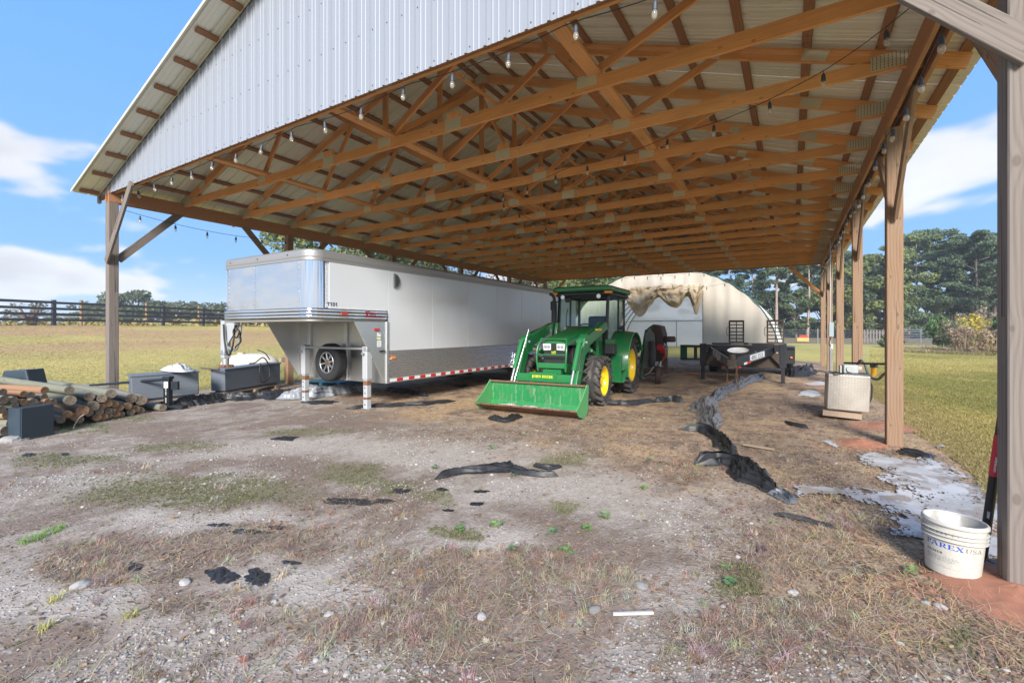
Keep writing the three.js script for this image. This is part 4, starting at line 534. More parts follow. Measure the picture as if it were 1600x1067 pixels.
  { const rs = new THREE.Shape(); const w = 0.66, a = -0.62, b = 1.1, r = 0.2; rs.moveTo(-w + r, a); rs.lineTo(w - r, a); rs.absarc(w - r, a + r, r, -Math.PI / 2, 0); rs.lineTo(w - 0.04, b - r); rs.absarc(w - r, b - r, r - 0.03, 0, Math.PI / 2); rs.lineTo(-w + r, b - 0.03); rs.absarc(-w + r, b - r, r - 0.03, Math.PI / 2, Math.PI); rs.lineTo(-w, a + r); rs.absarc(-w + r, a + r, r, Math.PI, Math.PI * 1.5); const g = new THREE.ExtrudeGeometry(rs, { depth: 0.03, bevelEnabled: true, bevelSize: 0.05, bevelThickness: 0.045, bevelSegments: 5, curveSegments: 10 }); g.rotateX(Math.PI / 2); g.scale(1, 1, 1); mesh('cab_roof', [T(g, 0, 2.30, 0)], M.green, t); const g2 = new THREE.ExtrudeGeometry(rs, { depth: 0.04, bevelEnabled: true, bevelSize: 0.02, bevelThickness: 0.015, bevelSegments: 2 }); g2.rotateX(Math.PI / 2); g2.scale(0.97, 1, 0.97); mesh('roof_lining', T(g2, 0, 2.20, 0), M.black, t); }
  for (const s of [-1, 1]) { mesh('turn_lamp', rb(0.17, 0.06, 0.08, s * 0.6, 2.20, 1.05, 0.025, 0, s * 0.35), M.orange, t); const w = new THREE.Group(); w.name = 'work_light'; w.position.set(s * 0.40, 2.12, 1.04); t.add(w); mesh('housing', cy(0.055, 0.045, 0.06, 0, 0, -0.02, 16, Math.PI / 2), M.black, w); mesh('lamp_lens', cy(0.045, 0.045, 0.015, 0, 0, 0.014, 16, Math.PI / 2), M.lens, w); }
  mesh('mirror', [rb(0.15, 0.2, 0.03, -0.68, 1.95, 0.9, 0.02), rod(V3(-0.56, 2.05, 0.9), V3(-0.68, 2.0, 0.9), 0.012), rb(0.14, 0.1, 0.04, -0.3, 2.06, 0.99, 0.02)], M.black, t);
  mesh('wiper', [rod(V3(-0.34, 1.5, 1.03), V3(0.12, 1.40, 1.045), 0.008), rod(V3(0.1, 1.36, 1.05), V3(0.12, 1.42, 1.04), 0.014)], M.black, t);
  mesh('seat', [rb(0.46, 0.12, 0.44, 0, 1.2, 0.1, 0.05), rb(0.44, 0.52, 0.12, 0, 1.48, -0.14, 0.05, -0.12)], std([0.05, 0.05, 0.045], 0.8), t);
  mesh('steering_wheel', [T(new THREE.TorusGeometry(0.17, 0.014, 8, 30), 0, 1.46, 0.62, Math.PI / 2 - 0.5), rod(V3(0, 1.1, 0.8), V3(0, 1.45, 0.63), 0.025), T(rb(0.3, 0.014, 0.03, 0, 0, 0, 0.006), 0, 1.46, 0.62, -0.5)], M.black, t);
  mesh('console', rb(0.4, 0.3, 0.2, 0, 1.25, 0.86, 0.05), M.black, t);
  // --- exhaust
  mesh('exhaust', [cy(0.062, 0.062, 0.44, -0.59, 1.74, 1.08, 18), cy(0.04, 0.045, 0.12, -0.59, 2.0, 1.08, 16), tube([V3(-0.59, 1.98, 1.08), V3(-0.59, 2.1, 1.08), V3(-0.63, 2.17, 1.08), V3(-0.69, 2.2, 1.08)], 0.034, 14, 12), cy(0.045, 0.05, 0.3, -0.59, 1.42, 1.08, 14)], M.black, t);
  // --- fenders: flat flared side plus top sheet
  for (const s of [-1, 1]) { const arc = []; for (let i = 0; i <= 16; i++) { const a = mix(-0.35, 2.75, i / 16); arc.push([Math.cos(a) * 0.74, 0.66 + Math.sin(a) * 0.74]); } const g = gridGeo(16, 5, (u, v) => { const p = arc[Math.round(u * 16)]; const k = 1 - 0.06 * Math.pow(v, 3); return [s * mix(0.5, 0.93, v), 0.66 + (p[1] - 0.66) * k, p[0] * k]; }); const side = [[0.72, 0.5]]; const inner = gridGeo(16, 1, (u, v) => { const p = arc[Math.round(u * 16)]; return [s * 0.5, mix(0.62, p[1], v), p[0] * mix(0.6, 1, v)]; });
    mesh('fender', [g, inner], M.green, t); mesh('fender_lip', tube(arc.map(p => V3(s * 0.93, 0.66 + (p[1] - 0.66) * 0.94, p[0] * 0.94)), 0.012, 40, 6), M.greenFade, t); mesh('tail_lamp', rb(0.16, 0.07, 0.09, s * 0.62, 1.45, 0.06, 0.025), std([0.04, 0.05, 0.08], 0.3), t); 
    mesh('step', [T(plate([[0.95, 0.86], [1.02, 0.34], [1.08, 0.34], [1.1, 0.86]].map(([z, y]) => [z - 0.2, y]), 0.2, 0.01), s * 0.72, 0, 0, 0, -Math.PI / 2, 0), rb(0.26, 0.03, 0.26, s * 0.76, 0.34, 0.82, 0.01), rb(0.26, 0.03, 0.24, s * 0.74, 0.58, 0.78, 0.01), T(plate([[0.62, 0.92], [0.66, 0.32], [0.7, 0.32], [0.66, 0.92]], 0.24, 0.005), s * 0.74, 0, 0, 0, -Math.PI / 2, 0)], M.green, t); mesh('step_edge', [rod(V3(s * 0.885, 0.355, 0.7), V3(s * 0.885, 0.355, 0.95), 0.008), rod(V3(s * 0.875, 0.6, 0.67), V3(s * 0.875, 0.6, 0.9), 0.008)], M.greenFade, t); }
  mesh('battery_box', [rb(0.2, 0.2, 0.24, 0.66, 1.02, 1.06, 0.02)], M.black, t); mesh('valve_block', [rb(0.2, 0.1, 0.2, 0.66, 1.17, 1.05, 0.015)], M.greenDark, t);
  mesh('front_fender', [T(plate([[-0.05, 0.72], [0.1, 0.9], [0.3, 0.9], [0.3, 0.84], [0.12, 0.82]], 0.05, 0.01), 0.36, 0, 1.45, 0, -Math.PI / 2, 0)], M.green, t);
}

// ================================================================ FLATBED EQUIPMENT TRAILER
{
  const t = thing('flatbed_trailer', 'black flatbed equipment trailer with upright loading ramps parked at the back of the barn', 'trailer');
  M.char = std([0.028, 0.030, 0.036], 0.42, 0.1); M.mudBrown = std([0.085, 0.065, 0.05], 0.75);
  const x0 = -2.2, x1 = -0.14, z0 = -14.0, z1 = -19.0, cx = (x0 + x1) / 2, dk = 0.92;
  mesh('headboard', [rb(x1 - x0, 0.34, 0.06, cx, 0.56, z0 - 0.12, 0.012)], M.mudBrown, t);
  mesh('frame', [rb(0.1, 0.2, z0 - z1, x0 + 0.05, 0.84, (z0 + z1) / 2, 0.012), rb(0.1, 0.2, z0 - z1, x1 - 0.05, 0.84, (z0 + z1) / 2, 0.012), rb(x1 - x0, 0.16, 0.1, cx, 0.9, z0 - 0.35, 0.01), rb(x1 - x0, 0.2, 0.1, cx, 0.84, z1, 0.01)], M.char, t);
  for (let i = 0; i < 9; i++) mesh('deck_plank', rb(0.205, 0.04, z0 - z1 - 0.9, x0 + 0.2 + i * 0.208, dk + 0.0, (z0 + z1) / 2 - 0.35, 0.006), M.pallet, t);
  for (const s of [0, 1]) { const x = s ? x1 - 0.05 : x0 + 0.05; mesh('corner_post', [rb(0.16, 0.62, 0.14, x, 0.72, z0, 0.012), rb(0.12, 0.18, 0.3, x + (s ? -0.14 : 0.14), 0.92, z0 - 0.02, 0.012)], s ? M.char : M.char, t); mesh('drop_leg', [rb(0.09, 0.5, 0.09, x, 0.24, z0 + 0.02, 0.01), rb(0.12, 0.02, 0.16, x, 0.02, z0 + 0.02, 0.005)], M.black, t); mesh('marker_strip', [rb(0.14, 0.05, 0.008, x + (s ? -0.22 : 0.2), 0.83, z0 + 0.005, 0.002)], M.red, t); mesh('gusset_plate', T(plate([[0, 0], [s ? -0.34 : 0.34, 0], [0, -0.4]], 0.02), x, 0.8, z0 + 0.05), M.mudBrown, t); }
  // A-frame tongue
  const tip = gp(1152, 576, 0.62); tip.z = -11.95; tip.x = -1.19;
  for (const s of [0, 1]) { const a = V3(s ? x1 - 0.26 : x0 + 0.2, 0.86, z0 - 0.05), b = V3(tip.x + (s ? 0.07 : -0.07), 0.64, tip.z); const dir = b.clone().sub(a).normalize(), out = V3(s ? 1 : -1, 0, 0.35).normalize(); mesh('tongue_beam', [timber(a, b, 0.2, 0.07, out, 0.008)], M.char, t);
    const txt = (c, w, h) => { c.fillStyle = '#d9dcde'; c.fillRect(0, 0, w, h); c.fillStyle = '#14171a'; c.font = 'bold italic 58px serif'; c.textAlign = 'center'; c.fillText('BIG TEX', w / 2, 56); c.fillRect(8, 62, w - 16, 4); c.fillStyle = '#7a7f84'; c.beginPath(); c.moveTo(14, 44); c.lineTo(56, 20); c.lineTo(60, 44); c.fill(); }; const [g, m] = decal(0.15, 0.82, 8, 8, () => { }); const [g2, m2] = decal(0.86, 0.15, 320, 72, txt); const up = V3(0, 1, 0).addScaledVector(dir, -dir.y).normalize(); const xAx = up.clone().cross(out.clone().addScaledVector(dir, -out.dot(dir)).normalize()); const zAx = xAx.clone().cross(up).normalize(); const mm = new THREE.Matrix4().makeBasis(xAx, up, zAx); g2.applyMatrix4(mm); const c = a.clone().lerp(b, 0.5).addScaledVector(zAx, 0.0385); g2.translate(c.x, c.y + 0.012, c.z); mesh('brand_lettering', g2, m2, t);
    const st = bx(0.22, 0.05, 0.006, 0, 0, 0).applyMatrix4(mm), c2 = a.clone().lerp(b, s ? 0.72 : 0.66).addScaledVector(zAx, 0.041); st.translate(c2.x, c2.y - 0.073, c2.z); mesh('reflective_strip', st, M.red, t, 'red reflective strip'); const st2 = bx(0.16, 0.05, 0.006, 0, 0, 0).applyMatrix4(mm), c3 = c2.clone().addScaledVector(xAx, -0.19); st2.translate(c3.x, c3.y - 0.073, c3.z); mesh('reflective_strip', st2, M.white, t, 'white reflective strip'); }
  mesh('coupler', [rb(0.2, 0.2, 0.26, tip.x, 0.62, tip.z + 0.08, 0.02), cy(0.07, 0.07, 0.2, tip.x, 0.74, tip.z + 0.02, 14), rb(0.13, 0.1, 0.22, tip.x, 0.56, tip.z + 0.28, 0.03)], M.mudBrown, t);
  for (const s of [-1, 1]) { const p = []; for (let i = 0; i <= 10; i++) p.push(V3(tip.x + s * 0.1 + 0.006 * Math.sin(i * 2), 0.55 - i * 0.05, tip.z + 0.1 + 0.006 * Math.cos(i * 2))); const ch = []; for (let i = 0; i < 10; i++) { const g = new THREE.TorusGeometry(0.024, 0.008, 6, 10); g.scale(0.8, 1.25, 1); g.rotateY(i % 2 ? 0 : Math.PI / 2); g.translate(p[i].x, p[i].y, p[i].z); ch.push(g); } mesh('safety_chain', ch, M.rustSteel, t); mesh('red_hook', rb(0.06, 0.05, 0.05, tip.x + s * 0.16, 0.54, tip.z + 0.04, 0.015), M.red, t); }
  // spare wheel lying on the tongue
  { const w = new THREE.Group(); w.name = 'spare_wheel'; w.position.set(cx - 0.02, 0.80, -13.35); w.rotation.set(0.26, 0, 0); t.add(w); mesh('tyre', lathe([[0.26, -0.09], [0.36, -0.1], [0.4, -0.06], [0.4, 0.06], [0.36, 0.1], [0.26, 0.09]], 36), M.rubber, w); mesh('rim', lathe([[0.001, -0.02], [0.1, -0.02], [0.12, 0.0], [0.22, -0.01], [0.25, 0.07], [0.272, 0.09]], 36), M.white, w); }
  mesh('tool_tray', [rb(x1 - x0 - 0.6, 0.05, 0.5, cx, 0.9, z0 - 0.6, 0.01)], M.char, t);
  const toolM = std([0.05, 0.055, 0.065], 0.5, 0.4); mesh('chain_rack', [rb(0.5, 0.05, 0.1, cx - 0.55, 1.02, z0 - 0.42, 0.02), rb(0.55, 0.05, 0.1, cx + 0.5, 1.01, z0 - 0.42, 0.02), rb(0.12, 0.06, 0.1, cx + 0.08, 1.03, z0 - 0.42, 0.02)], toolM, t);
  // wheels, fenders
  for (const x of [x0 - 0.05, x1 + 0.08]) for (const z of [-16.9, -17.8]) { const w = new THREE.Group(); w.name = 'wheel'; w.position.set(x, 0.36, z); t.add(w); mesh('tyre', T(lathe([[0.2, -0.12], [0.34, -0.12], [0.365, -0.08], [0.365, 0.08], [0.34, 0.12], [0.2, 0.12]], 28), 0, 0, 0, 0, 0, Math.PI / 2), M.rubber, w); mesh('rim', T(lathe([[0.001, 0.03], [0.12, 0.04], [0.2, 0.1]], 24), 0, 0, 0, 0, 0, x > -1 ? -Math.PI / 2 : Math.PI / 2), M.white, w); }
  for (const s of [0, 1]) { const x = s ? x1 + 0.1 : x0 - 0.08; mesh('fender', [T(plate([[-1.1, 0.4], [-1.1, 0.78], [-0.9, 0.86], [0.9, 0.86], [1.1, 0.78], [1.1, 0.4], [1.04, 0.4], [1.04, 0.74], [0.88, 0.8], [-0.88, 0.8], [-1.04, 0.74], [-1.04, 0.4]], 0.27, 0.008), x, 0, -17.35, 0, Math.PI / 2)], M.char, t); mesh('side_marker', rb(0.06, 0.05, 0.03, x + 0.04, 0.58, -16.2, 0.01), M.orange, t); }
  mesh('axle', [rod(V3(x0, 0.36, -16.9), V3(x1, 0.36, -16.9), 0.05), rod(V3(x0, 0.36, -17.8), V3(x1, 0.36, -17.8), 0.05)], M.black, t);
  // ramps standing upright at the tail
  for (const [a, b] of [[-2.02, -1.5], [-0.77, -0.22]]) { const r = new THREE.Group(); r.name = 'loading_ramp'; r.position.set((a + b) / 2, dk - 0.02, z1 - 0.06); t.add(r); const w = b - a, H = 0.87; mesh('ramp_frame', [rb(0.05, H, 0.06, -w / 2 + 0.025, H / 2, 0, 0.006), rb(0.05, H, 0.06, w / 2 - 0.025, H / 2, 0, 0.006), rb(0.03, H, 0.05, 0, H / 2, 0, 0.005)], M.mudBrown, r); for (let i = 0; i < 7; i++) mesh('rung', rb(w - 0.08, i === 6 ? 0.07 : 0.04, 0.05, 0, 0.06 + i * 0.13, 0.002, 0.006), M.mudBrown, r); mesh('ramp_handle', tube([V3(-w / 2, 0.62, 0.02), V3(-w / 2 - 0.05, 0.6, 0.02), V3(-w / 2 - 0.05, 0.32, 0.02), V3(-w / 2, 0.3, 0.02)], 0.009, 20), M.mudBrown, r); }
}

// ================================================================ ROTARY CUTTER behind the tractor (wing folded up)
{
  const t = thing('rotary_cutter', 'folded green and brown rotary cutter standing behind the tractor', 'mower', [-3.12, 0, -12.6]);
  const brown = std([0.085, 0.055, 0.045], 0.7, 0.2);
  mesh('wing_deck', [T(plate([[-0.42, 0.12], [-0.34, 0.12], [-0.28, 0.8], [-0.1, 1.42], [-0.06, 1.54], [-0.26, 1.4], [-0.40, 0.6]], 0.7, 0.012), 0, 0, -0.1, 0, 0.12, 0)], M.greenDark, t);
  mesh('side_skirt', [T(plate([[-0.34, 0.14], [-0.26, 0.12], [-0.05, 0.58], [0.02, 1.0], [0.0, 1.3], [-0.12, 1.46], [-0.22, 1.32], [-0.26, 0.8]], 0.03, 0.006), 0.02, 0, 0.28)], std([0.22, 0.24, 0.23], 0.6, 0.3), t);
  mesh('wing_back', [T(plate([[-0.14, 1.46], [-0.02, 1.54], [0.16, 1.5], [0.22, 1.3], [0.22, 0.95], [0.12, 0.6], [0.02, 0.6]], 0.5, 0.02), 0, 0, 0.0)], brown, t);
  { const w = new THREE.Group(); w.name = 'stump_wheel'; w.position.set(-0.02, 0.78, 0.36); t.add(w); mesh('tyre', T(lathe([[0.14, -0.05], [0.2, -0.09], [0.33, -0.075], [0.345, 0], [0.33, 0.075], [0.2, 0.09], [0.14, 0.05]], 30), 0, 0, 0, 0, 0.3, Math.PI / 2), std([0.07, 0.07, 0.072], 0.85), w); }
  mesh('gearbox', [rb(0.22, 0.3, 0.3, 0.2, 0.86, 0.1, 0.04), cy(0.1, 0.12, 0.26, 0.22, 0.62, 0.12, 16)], M.greenDark, t);
  mesh('red_shield', [cy(0.09, 0.11, 0.2, 0.2, 0.92, 0.32, 14, 1.2), tube([V3(0.16, 0.98, 0.34), V3(0.3, 0.92, 0.36), V3(0.32, 0.76, 0.36), V3(0.24, 0.6, 0.36)], 0.03, 20), cy(0.06, 0.06, 0.12, -0.4, 0.98, 0.34, 12, 0, 0, 1.57)], M.red, t);
  mesh('deck', [rb(0.62, 0.1, 0.8, 0.08, 0.34, 0, 0.02), rb(0.1, 0.36, 0.1, 0.3, 0.5, 0.22, 0.02), rb(0.5, 0.04, 0.04, 0.02, 0.24, 0.42, 0.01)], brown, t);
  const tail = (x, y, z, r, ax) => { const w = new THREE.Group(); w.name = 'tail_wheel'; w.position.set(x, y, z); w.rotation.set(...ax); t.add(w); mesh('tyre', T(lathe([[0.1, -0.05], [r - 0.02, -0.075], [r, -0.04], [r, 0.04], [r - 0.02, 0.075], [0.1, 0.05]], 26), 0, 0, 0, 0, 0, Math.PI / 2), brown, w); mesh('rim', T(lathe([[0.001, 0.0], [0.06, 0.04], [0.11, 0.02]], 18), 0, 0, 0, 0, 0, -Math.PI / 2), brown, w); };
  tail(0.14, 0.235, 0.38, 0.24, [0, 0.25, 0]); tail(0.36, 1.17, 0.1, 0.17, [0, 0, Math.PI / 2]);
  mesh('wheel_arm', [rod(V3(0.14, 0.24, 0.38), V3(0.2, 0.6, 0.3), 0.03), rod(V3(0.2, 1.12, 0.1), V3(0.3, 0.9, 0.1), 0.03), rod(V3(-0.36, 0.16, 0.2), V3(0.3, 0.22, 0.3), 0.025), tube([V3(0.1, 0.55, 0.4), V3(-0.06, 0.3, 0.46), V3(-0.2, 0.22, 0.42)], 0.02, 14)], M.galv, t);
}
// green implement frame on the grass
{
  const c = gp(1083, 563), t = thing('implement_frame', 'low green steel fork frame on the grass in front of the tunnel', 'implement', [c.x, 0, c.z], 0.1);
  mesh('frame', [rb(1.5, 0.1, 0.1, 0.2, 0.06, 0, 0.01), rb(1.5, 0.12, 0.1, 0.2, 0.66, 0, 0.01), rb(0.3, 0.7, 0.1, -0.4, 0.36, 0, 0.01), rb(0.3, 0.7, 0.1, 0.8, 0.36, 0, 0.01)], M.greenDark, t); mesh('mast', [rb(0.14, 0.7, 0.14, 0.12, 0.36, 0.06, 0.01)], std([0.07, 0.06, 0.04], 0.7), t);
}

// ================================================================ HOOP TUNNEL
{
  const t = thing('hoop_tunnel', 'fabric covered hoop tunnel with a tan front curtain bunched above its opening', 'tunnel');
  const cx = -6.4, A = 5.85, B = 4.92, z0 = -26.9, z1 = -38.5, arc = (a, k = 1) => V3(cx - Math.cos(a) * A * k, Math.sin(a) * B * k, 0);
  const cover = phy([0.95, 0.91, 0.86], 0.9, 0, { transmission: 0.7, thickness: 0 });
  const ft = tex(512, 512, (u, v) => { const q = pn(u * 5, v * 3, 3 > 2 ? 5 : 5, 4), s = pn(u * 24, v * 3, 24, 3); return mix3([0.46, 0.405, 0.33], [0.62, 0.57, 0.50], clamp(q * 0.8 + (s - 0.5) * 0.7)); }); ft.repeat.set(0.2, 0.25);
  const front = phy([1, 1, 1], 0.9, 0, { map: ft, transmission: 0.12, thickness: 0 });
  const nseg = 8; for (let k = 0; k < nseg; k++) { const za = mix(z0, z1, k / nseg), zb = mix(z0, z1, (k + 1) / nseg); mesh('cover_panel', gridGeo(40, 6, (u, v) => { const p = arc(u * Math.PI, 1.0 - 0.006 * Math.sin(Math.PI * v)); return [p.x, p.y - 0.02, mix(za, zb, v)]; }), cover, t); }
  const hoopM = std([0.16, 0.18, 0.17], 0.5, 0.4); for (let k = 0; k <= 10; k++) { const pts = []; for (let i = 0; i <= 24; i++) { const p = arc(Math.PI * i / 24, 0.985); pts.push(V3(p.x, p.y, mix(z0 - 0.15, z1 + 0.1, k / 10))); } mesh('hoop', tube(pts, 0.036, 60, 6), hoopM, t); }
  { const pts = []; for (let i = 0; i <= 30; i++) { const p = arc(Math.PI * i / 30, 1.005); pts.push(V3(p.x, p.y, z0 + 0.03)); } const g = gridGeo(60, 6, (u, v) => { const p = arc(u * Math.PI, 1.006), q = v * Math.PI; return [p.x, p.y + 0.03 * Math.sin(q), z0 + 0.08 - 0.26 * v]; }); mesh('edge_band', [g, tube(pts, 0.032, 80, 8)], std([0.025, 0.105, 0.075], 0.5), t); }
  // front fabric: right part, left part, top part with the opening cut out
  const oL = -8.75, oR = -4.12, oT = 3.55, top = x => { const d = clamp((x - cx) / A, -1, 1); return B * Math.sqrt(Math.max(0, 1 - d * d)); };
  const wav = (x, y) => 0.05 * (fb(x * 1.6, y * 0.5, 3) - 0.5) + 0.02 * Math.sin(x * 9 + 2 * fb(x, y, 2));
  const fab = (xa, xb, yf) => gridGeo(34, 26, (u, v) => { const x = mix(xa, xb, u), ya = yf(x), y = mix(ya, Math.max(top(x) - 0.02, ya), v); return [x, y, z0 + wav(x, y) * 1.6, x, y]; });
  mesh('front_curtain', fab(oR, cx + A - 0.03, () => 0.15), front, t); mesh('front_curtain', fab(cx - A + 0.03, oL, () => 0.15), front, t); mesh('front_curtain', fab(oL, oR, () => oT), front, t);
  // bunched drape
  { const tan = phy([1, 1, 1], 0.85, 0, { map: ft, color: new THREE.Color().setRGB(0.92, 0.80, 0.62), transmission: 0.1, thickness: 0 });
    const low = x => { const k = (x - oL) / (oR - oL); let y = 3.45 - 1.25 * Math.exp(-Math.pow((k - 0.26) / 0.15, 2)) - 0.85 * Math.exp(-Math.pow((k - 0.68) / 0.13, 2)) - 1.15 * Math.exp(-Math.pow((k - 0.93) / 0.05, 2)); return y + 0.05 * Math.sin(k * 40); };
    mesh('bunched_curtain', gridGeo(120, 24, (u, v) => { const x = mix(oL - 0.1, oR + 0.02, u), y = mix(3.9, low(x), v); const f = Math.sin(v * 9 + u * 16 + 9 * fb(u * 5, v * 3, 3)) * 0.11 + Math.sin(u * 80 + 8 * fb(u * 6, v * 2, 2)) * 0.05 + 0.3 * (fb(u * 22, v * 6, 3) - 0.5); return [x + 0.05 * Math.sin(v * 7 + u * 20), y, z0 + 0.22 + 0.22 * Math.sin(v * Math.PI) + f, x, y]; }), tan, t); }
  const jamb = std([0.34, 0.30, 0.25], 0.6); mesh('door_post', [rb(0.16, 4.4, 0.14, oR + 0.02, 2.2, z0 - 0.12, 0.01)], jamb, t); mesh('door_post', [rb(0.16, 4.1, 0.14, oL - 0.02, 2.05, z0 - 0.12, 0.01)], jamb, t);
  mesh('door_post', rb(0.3, 3.9, 0.08, oR - 0.75, 1.95, z1 + 0.5, 0.01), std([0.16, 0.24, 0.2], 0.7), t);
  mesh('end_wall', gridGeo(30, 16, (u, v) => { const x = mix(cx - A + 0.05, cx + A - 0.05, u); return [x, mix(0.08, Math.max(top(x) - 0.03, 0.08), v), z1 + wav(x * 1.3, v * 3), x, v * 4]; }), cover, t);
  mesh('end_frame', [rod(V3(cx - 5.2, 2.15, z1 + 0.08), V3(cx + 5.2, 2.15, z1 + 0.08), 0.03), rod(V3(cx - 1.5, 0, z1 + 0.08), V3(cx - 1.5, 2.15, z1 + 0.08), 0.025), rod(V3(cx + 0.6, 0, z1 + 0.08), V3(cx + 0.6, 2.15, z1 + 0.08), 0.025), rod(V3(cx + 2.6, 0, z1 + 0.08), V3(cx + 2.6, 2.15, z1 + 0.08), 0.025), rod(V3(cx - A * 0.9, 2.1, z0 - 0.2), V3(cx - A * 0.9, 2.1, z1), 0.025), rod(V3(cx + A * 0.9, 2.1, z0 - 0.2), V3(cx + A * 0.9, 2.1, z1), 0.025), rod(V3(oR + 0.5, 0, z0 - 0.08), V3(oR + 0.5, 2, z0 - 0.08), 0.025), rod(V3(oR + 0.1, 2, z0 - 0.08), V3(cx + A * 0.9, 2, z0 - 0.08), 0.02)], hoopM, t);
}

// ================================================================ POST PILE, BINS, TANKS on the left
{
  rnd = mulberry(404);
  const endT = tex(256, 256, (u, v) => { const d = Math.hypot(u - 0.5, v - 0.5) * 2, w = n2(u * 6, v * 6), r = 0.5 + 0.5 * Math.sin((d * 9 + w * 1.6) * 6.283); let c = mix3([0.26, 0.21, 0.155], [0.15, 0.12, 0.09], r * 0.6 + 0.3 * n2(u * 40, v * 40)); const a = Math.atan2(v - 0.5, u - 0.5); if (n2(a * 3 + 9, 1) > 0.72 && d < 0.8) c = mix3(c, [0.05, 0.04, 0.03], 0.6); return c; }, true, false);
  const endM = new THREE.MeshStandardMaterial({ map: endT, roughness: 0.9 });
  const side = (a, b, s) => { const t = woodTex(a, b, [0.07, 0.05, 0.03], mix3(a, [0.4, 0.38, 0.33], 0.4), s, 0.16); return woodMat(t, 0.9); };
  const tones = { green: [side([0.205, 0.205, 0.15], [0.115, 0.12, 0.085], 51), 'grey green weathered'], grey: [side([0.25, 0.235, 0.20], [0.13, 0.12, 0.10], 52), 'dull grey'], tan: [side([0.33, 0.235, 0.14], [0.20, 0.135, 0.08], 53), 'tan stripped'], orange: [side([0.33, 0.17, 0.085], [0.20, 0.10, 0.05], 54), 'orange brown'] };
  const endO = endM.clone(); endO.color.setRGB(1.35, 1.0, 0.75);
  // end of each log: [x, y, radius] on an enlarged view of the pile (5.714 times, from row 570), tone, length
  const ends = [[615, 228, 38, 'green', 2.3, .22], [795, 283, 40, 'green', 2.8], [905, 300, 38, 'green', 2.6], [985, 260, 42, 'green', 3.2], [1168, 298, 45, 'grey', 2.4], [1258, 315, 46, 'grey', 2.2], [395, 228, 34, 'orange', 2.2, -.1], [205, 262, 30, 'orange', 2], [20, 245, 34, 'grey', 1.6], [270, 275, 35, 'green', 2], [390, 288, 32, 'grey', 2], [625, 318, 44, 'green', 2.3, .1], [828, 368, 46, 'green', 2.4], [960, 345, 34, 'orange', 2.2], [1020, 352, 30, 'orange', 2.2], [1065, 382, 31, 'orange', 2], [1140, 370, 30, 'tan', 2.2], [1165, 422, 32, 'green', 2], [1210, 396, 32, 'tan', 2], [1250, 416, 31, 'grey', 2], [735, 408, 46, 'tan', 2.4], [905, 378, 28, 'orange', 2], [885, 416, 31, 'grey', 2], [965, 412, 29, 'green', 2], [1000, 410, 26, 'grey', 2], [1035, 440, 31, 'tan', 2], [1080, 442, 26, 'green', 2], [970, 458, 26, 'grey', 2], [925, 465, 31, 'tan', 2], [862, 470, 33, 'tan', 2.2], [665, 465, 33, 'orange', 2], [600, 442, 34, 'tan', 2], [704, 490, 33, 'grey', 2], [30, 312, 40, 'grey', 1.6], [120, 312, 31, 'grey', 1.8], [212, 336, 31, 'orange', 1.8], [292, 336, 38, 'grey', 2], [422, 332, 29, 'orange', 2], [472, 332, 30, 'green', 2], [360, 362, 35, 'green', 2], [240, 378, 38, 'tan', 2], [130, 362, 31, 'green', 1.8], [58, 448, 38, 'tan', 1.6], [152, 465, 44, 'grey', 1.8], [100, 522, 44, 'green', 1.7], [45, 590, 44, 'grey', 1.6], [150, 566, 38, 'orange', 1.8], [12, 398, 34, 'green', 1.6], [540, 490, 34, 'grey', 2], [790, 430, 32, 'grey', 2]];
  const A = V3(-8.42, 0, -1.45), B = V3(-9.62, 0, -3.98), nrm = V3(-(B.z - A.z), 0, B.x - A.x).normalize();
  const logs = ends.map(([x, y, r, tone, L, yaw]) => { const u = x / 5.714, v = 570 + y / 5.714, d = ray(u, v), back = (y < 300 ? 0.06 : 0); const tt = ((A.x - nrm.x * 0) * nrm.x + A.z * nrm.z) / (d[0] * nrm.x + d[2] * nrm.z) + back; const p = V3(d[0] * tt, EYE + d[1] * tt, d[2] * tt); const rad = clamp(r / 5.714 / FPX * tt * 0.97, 0.04, 0.1); p.y = Math.max(p.y, rad + 0.01); return { p, rad, tone, L, yaw: yaw || 0, u }; });
  const singleLog = { p: gd(1452 / 5.714, 570 + 407 / 5.714, 7.9), rad: 0.06, tone: 'green', L: 0.62, yaw: -0.5, u: 254, alone: true }; singleLog.p.y = 0.075; logs.push(singleLog);
  const rows = { top: [], middle: [], bottom: [] }; for (const l of logs) if (!l.alone) (l.p.y > 0.42 ? rows.top : l.p.y > 0.2 ? rows.middle : rows.bottom).push(l);
  const ord = ['first', 'second', 'third', 'fourth', 'fifth', 'sixth', 'seventh', 'eighth', 'ninth', 'tenth', 'eleventh', 'twelfth', 'thirteenth', 'fourteenth', 'fifteenth', 'sixteenth', 'seventeenth', 'eighteenth', 'nineteenth', 'twentieth', 'twenty first', 'twenty second', 'twenty third', 'twenty fourth', 'twenty fifth'];
  for (const k in rows) { rows[k].sort((a, b) => a.u - b.u); rows[k].forEach((l, i) => { l.label = `${tones[l.tone][1]} round post, ${ord[i]} from the left in the ${k} layer of the pile`; }); } singleLog.label = 'short green round post lying alone at the right end of the post pile';
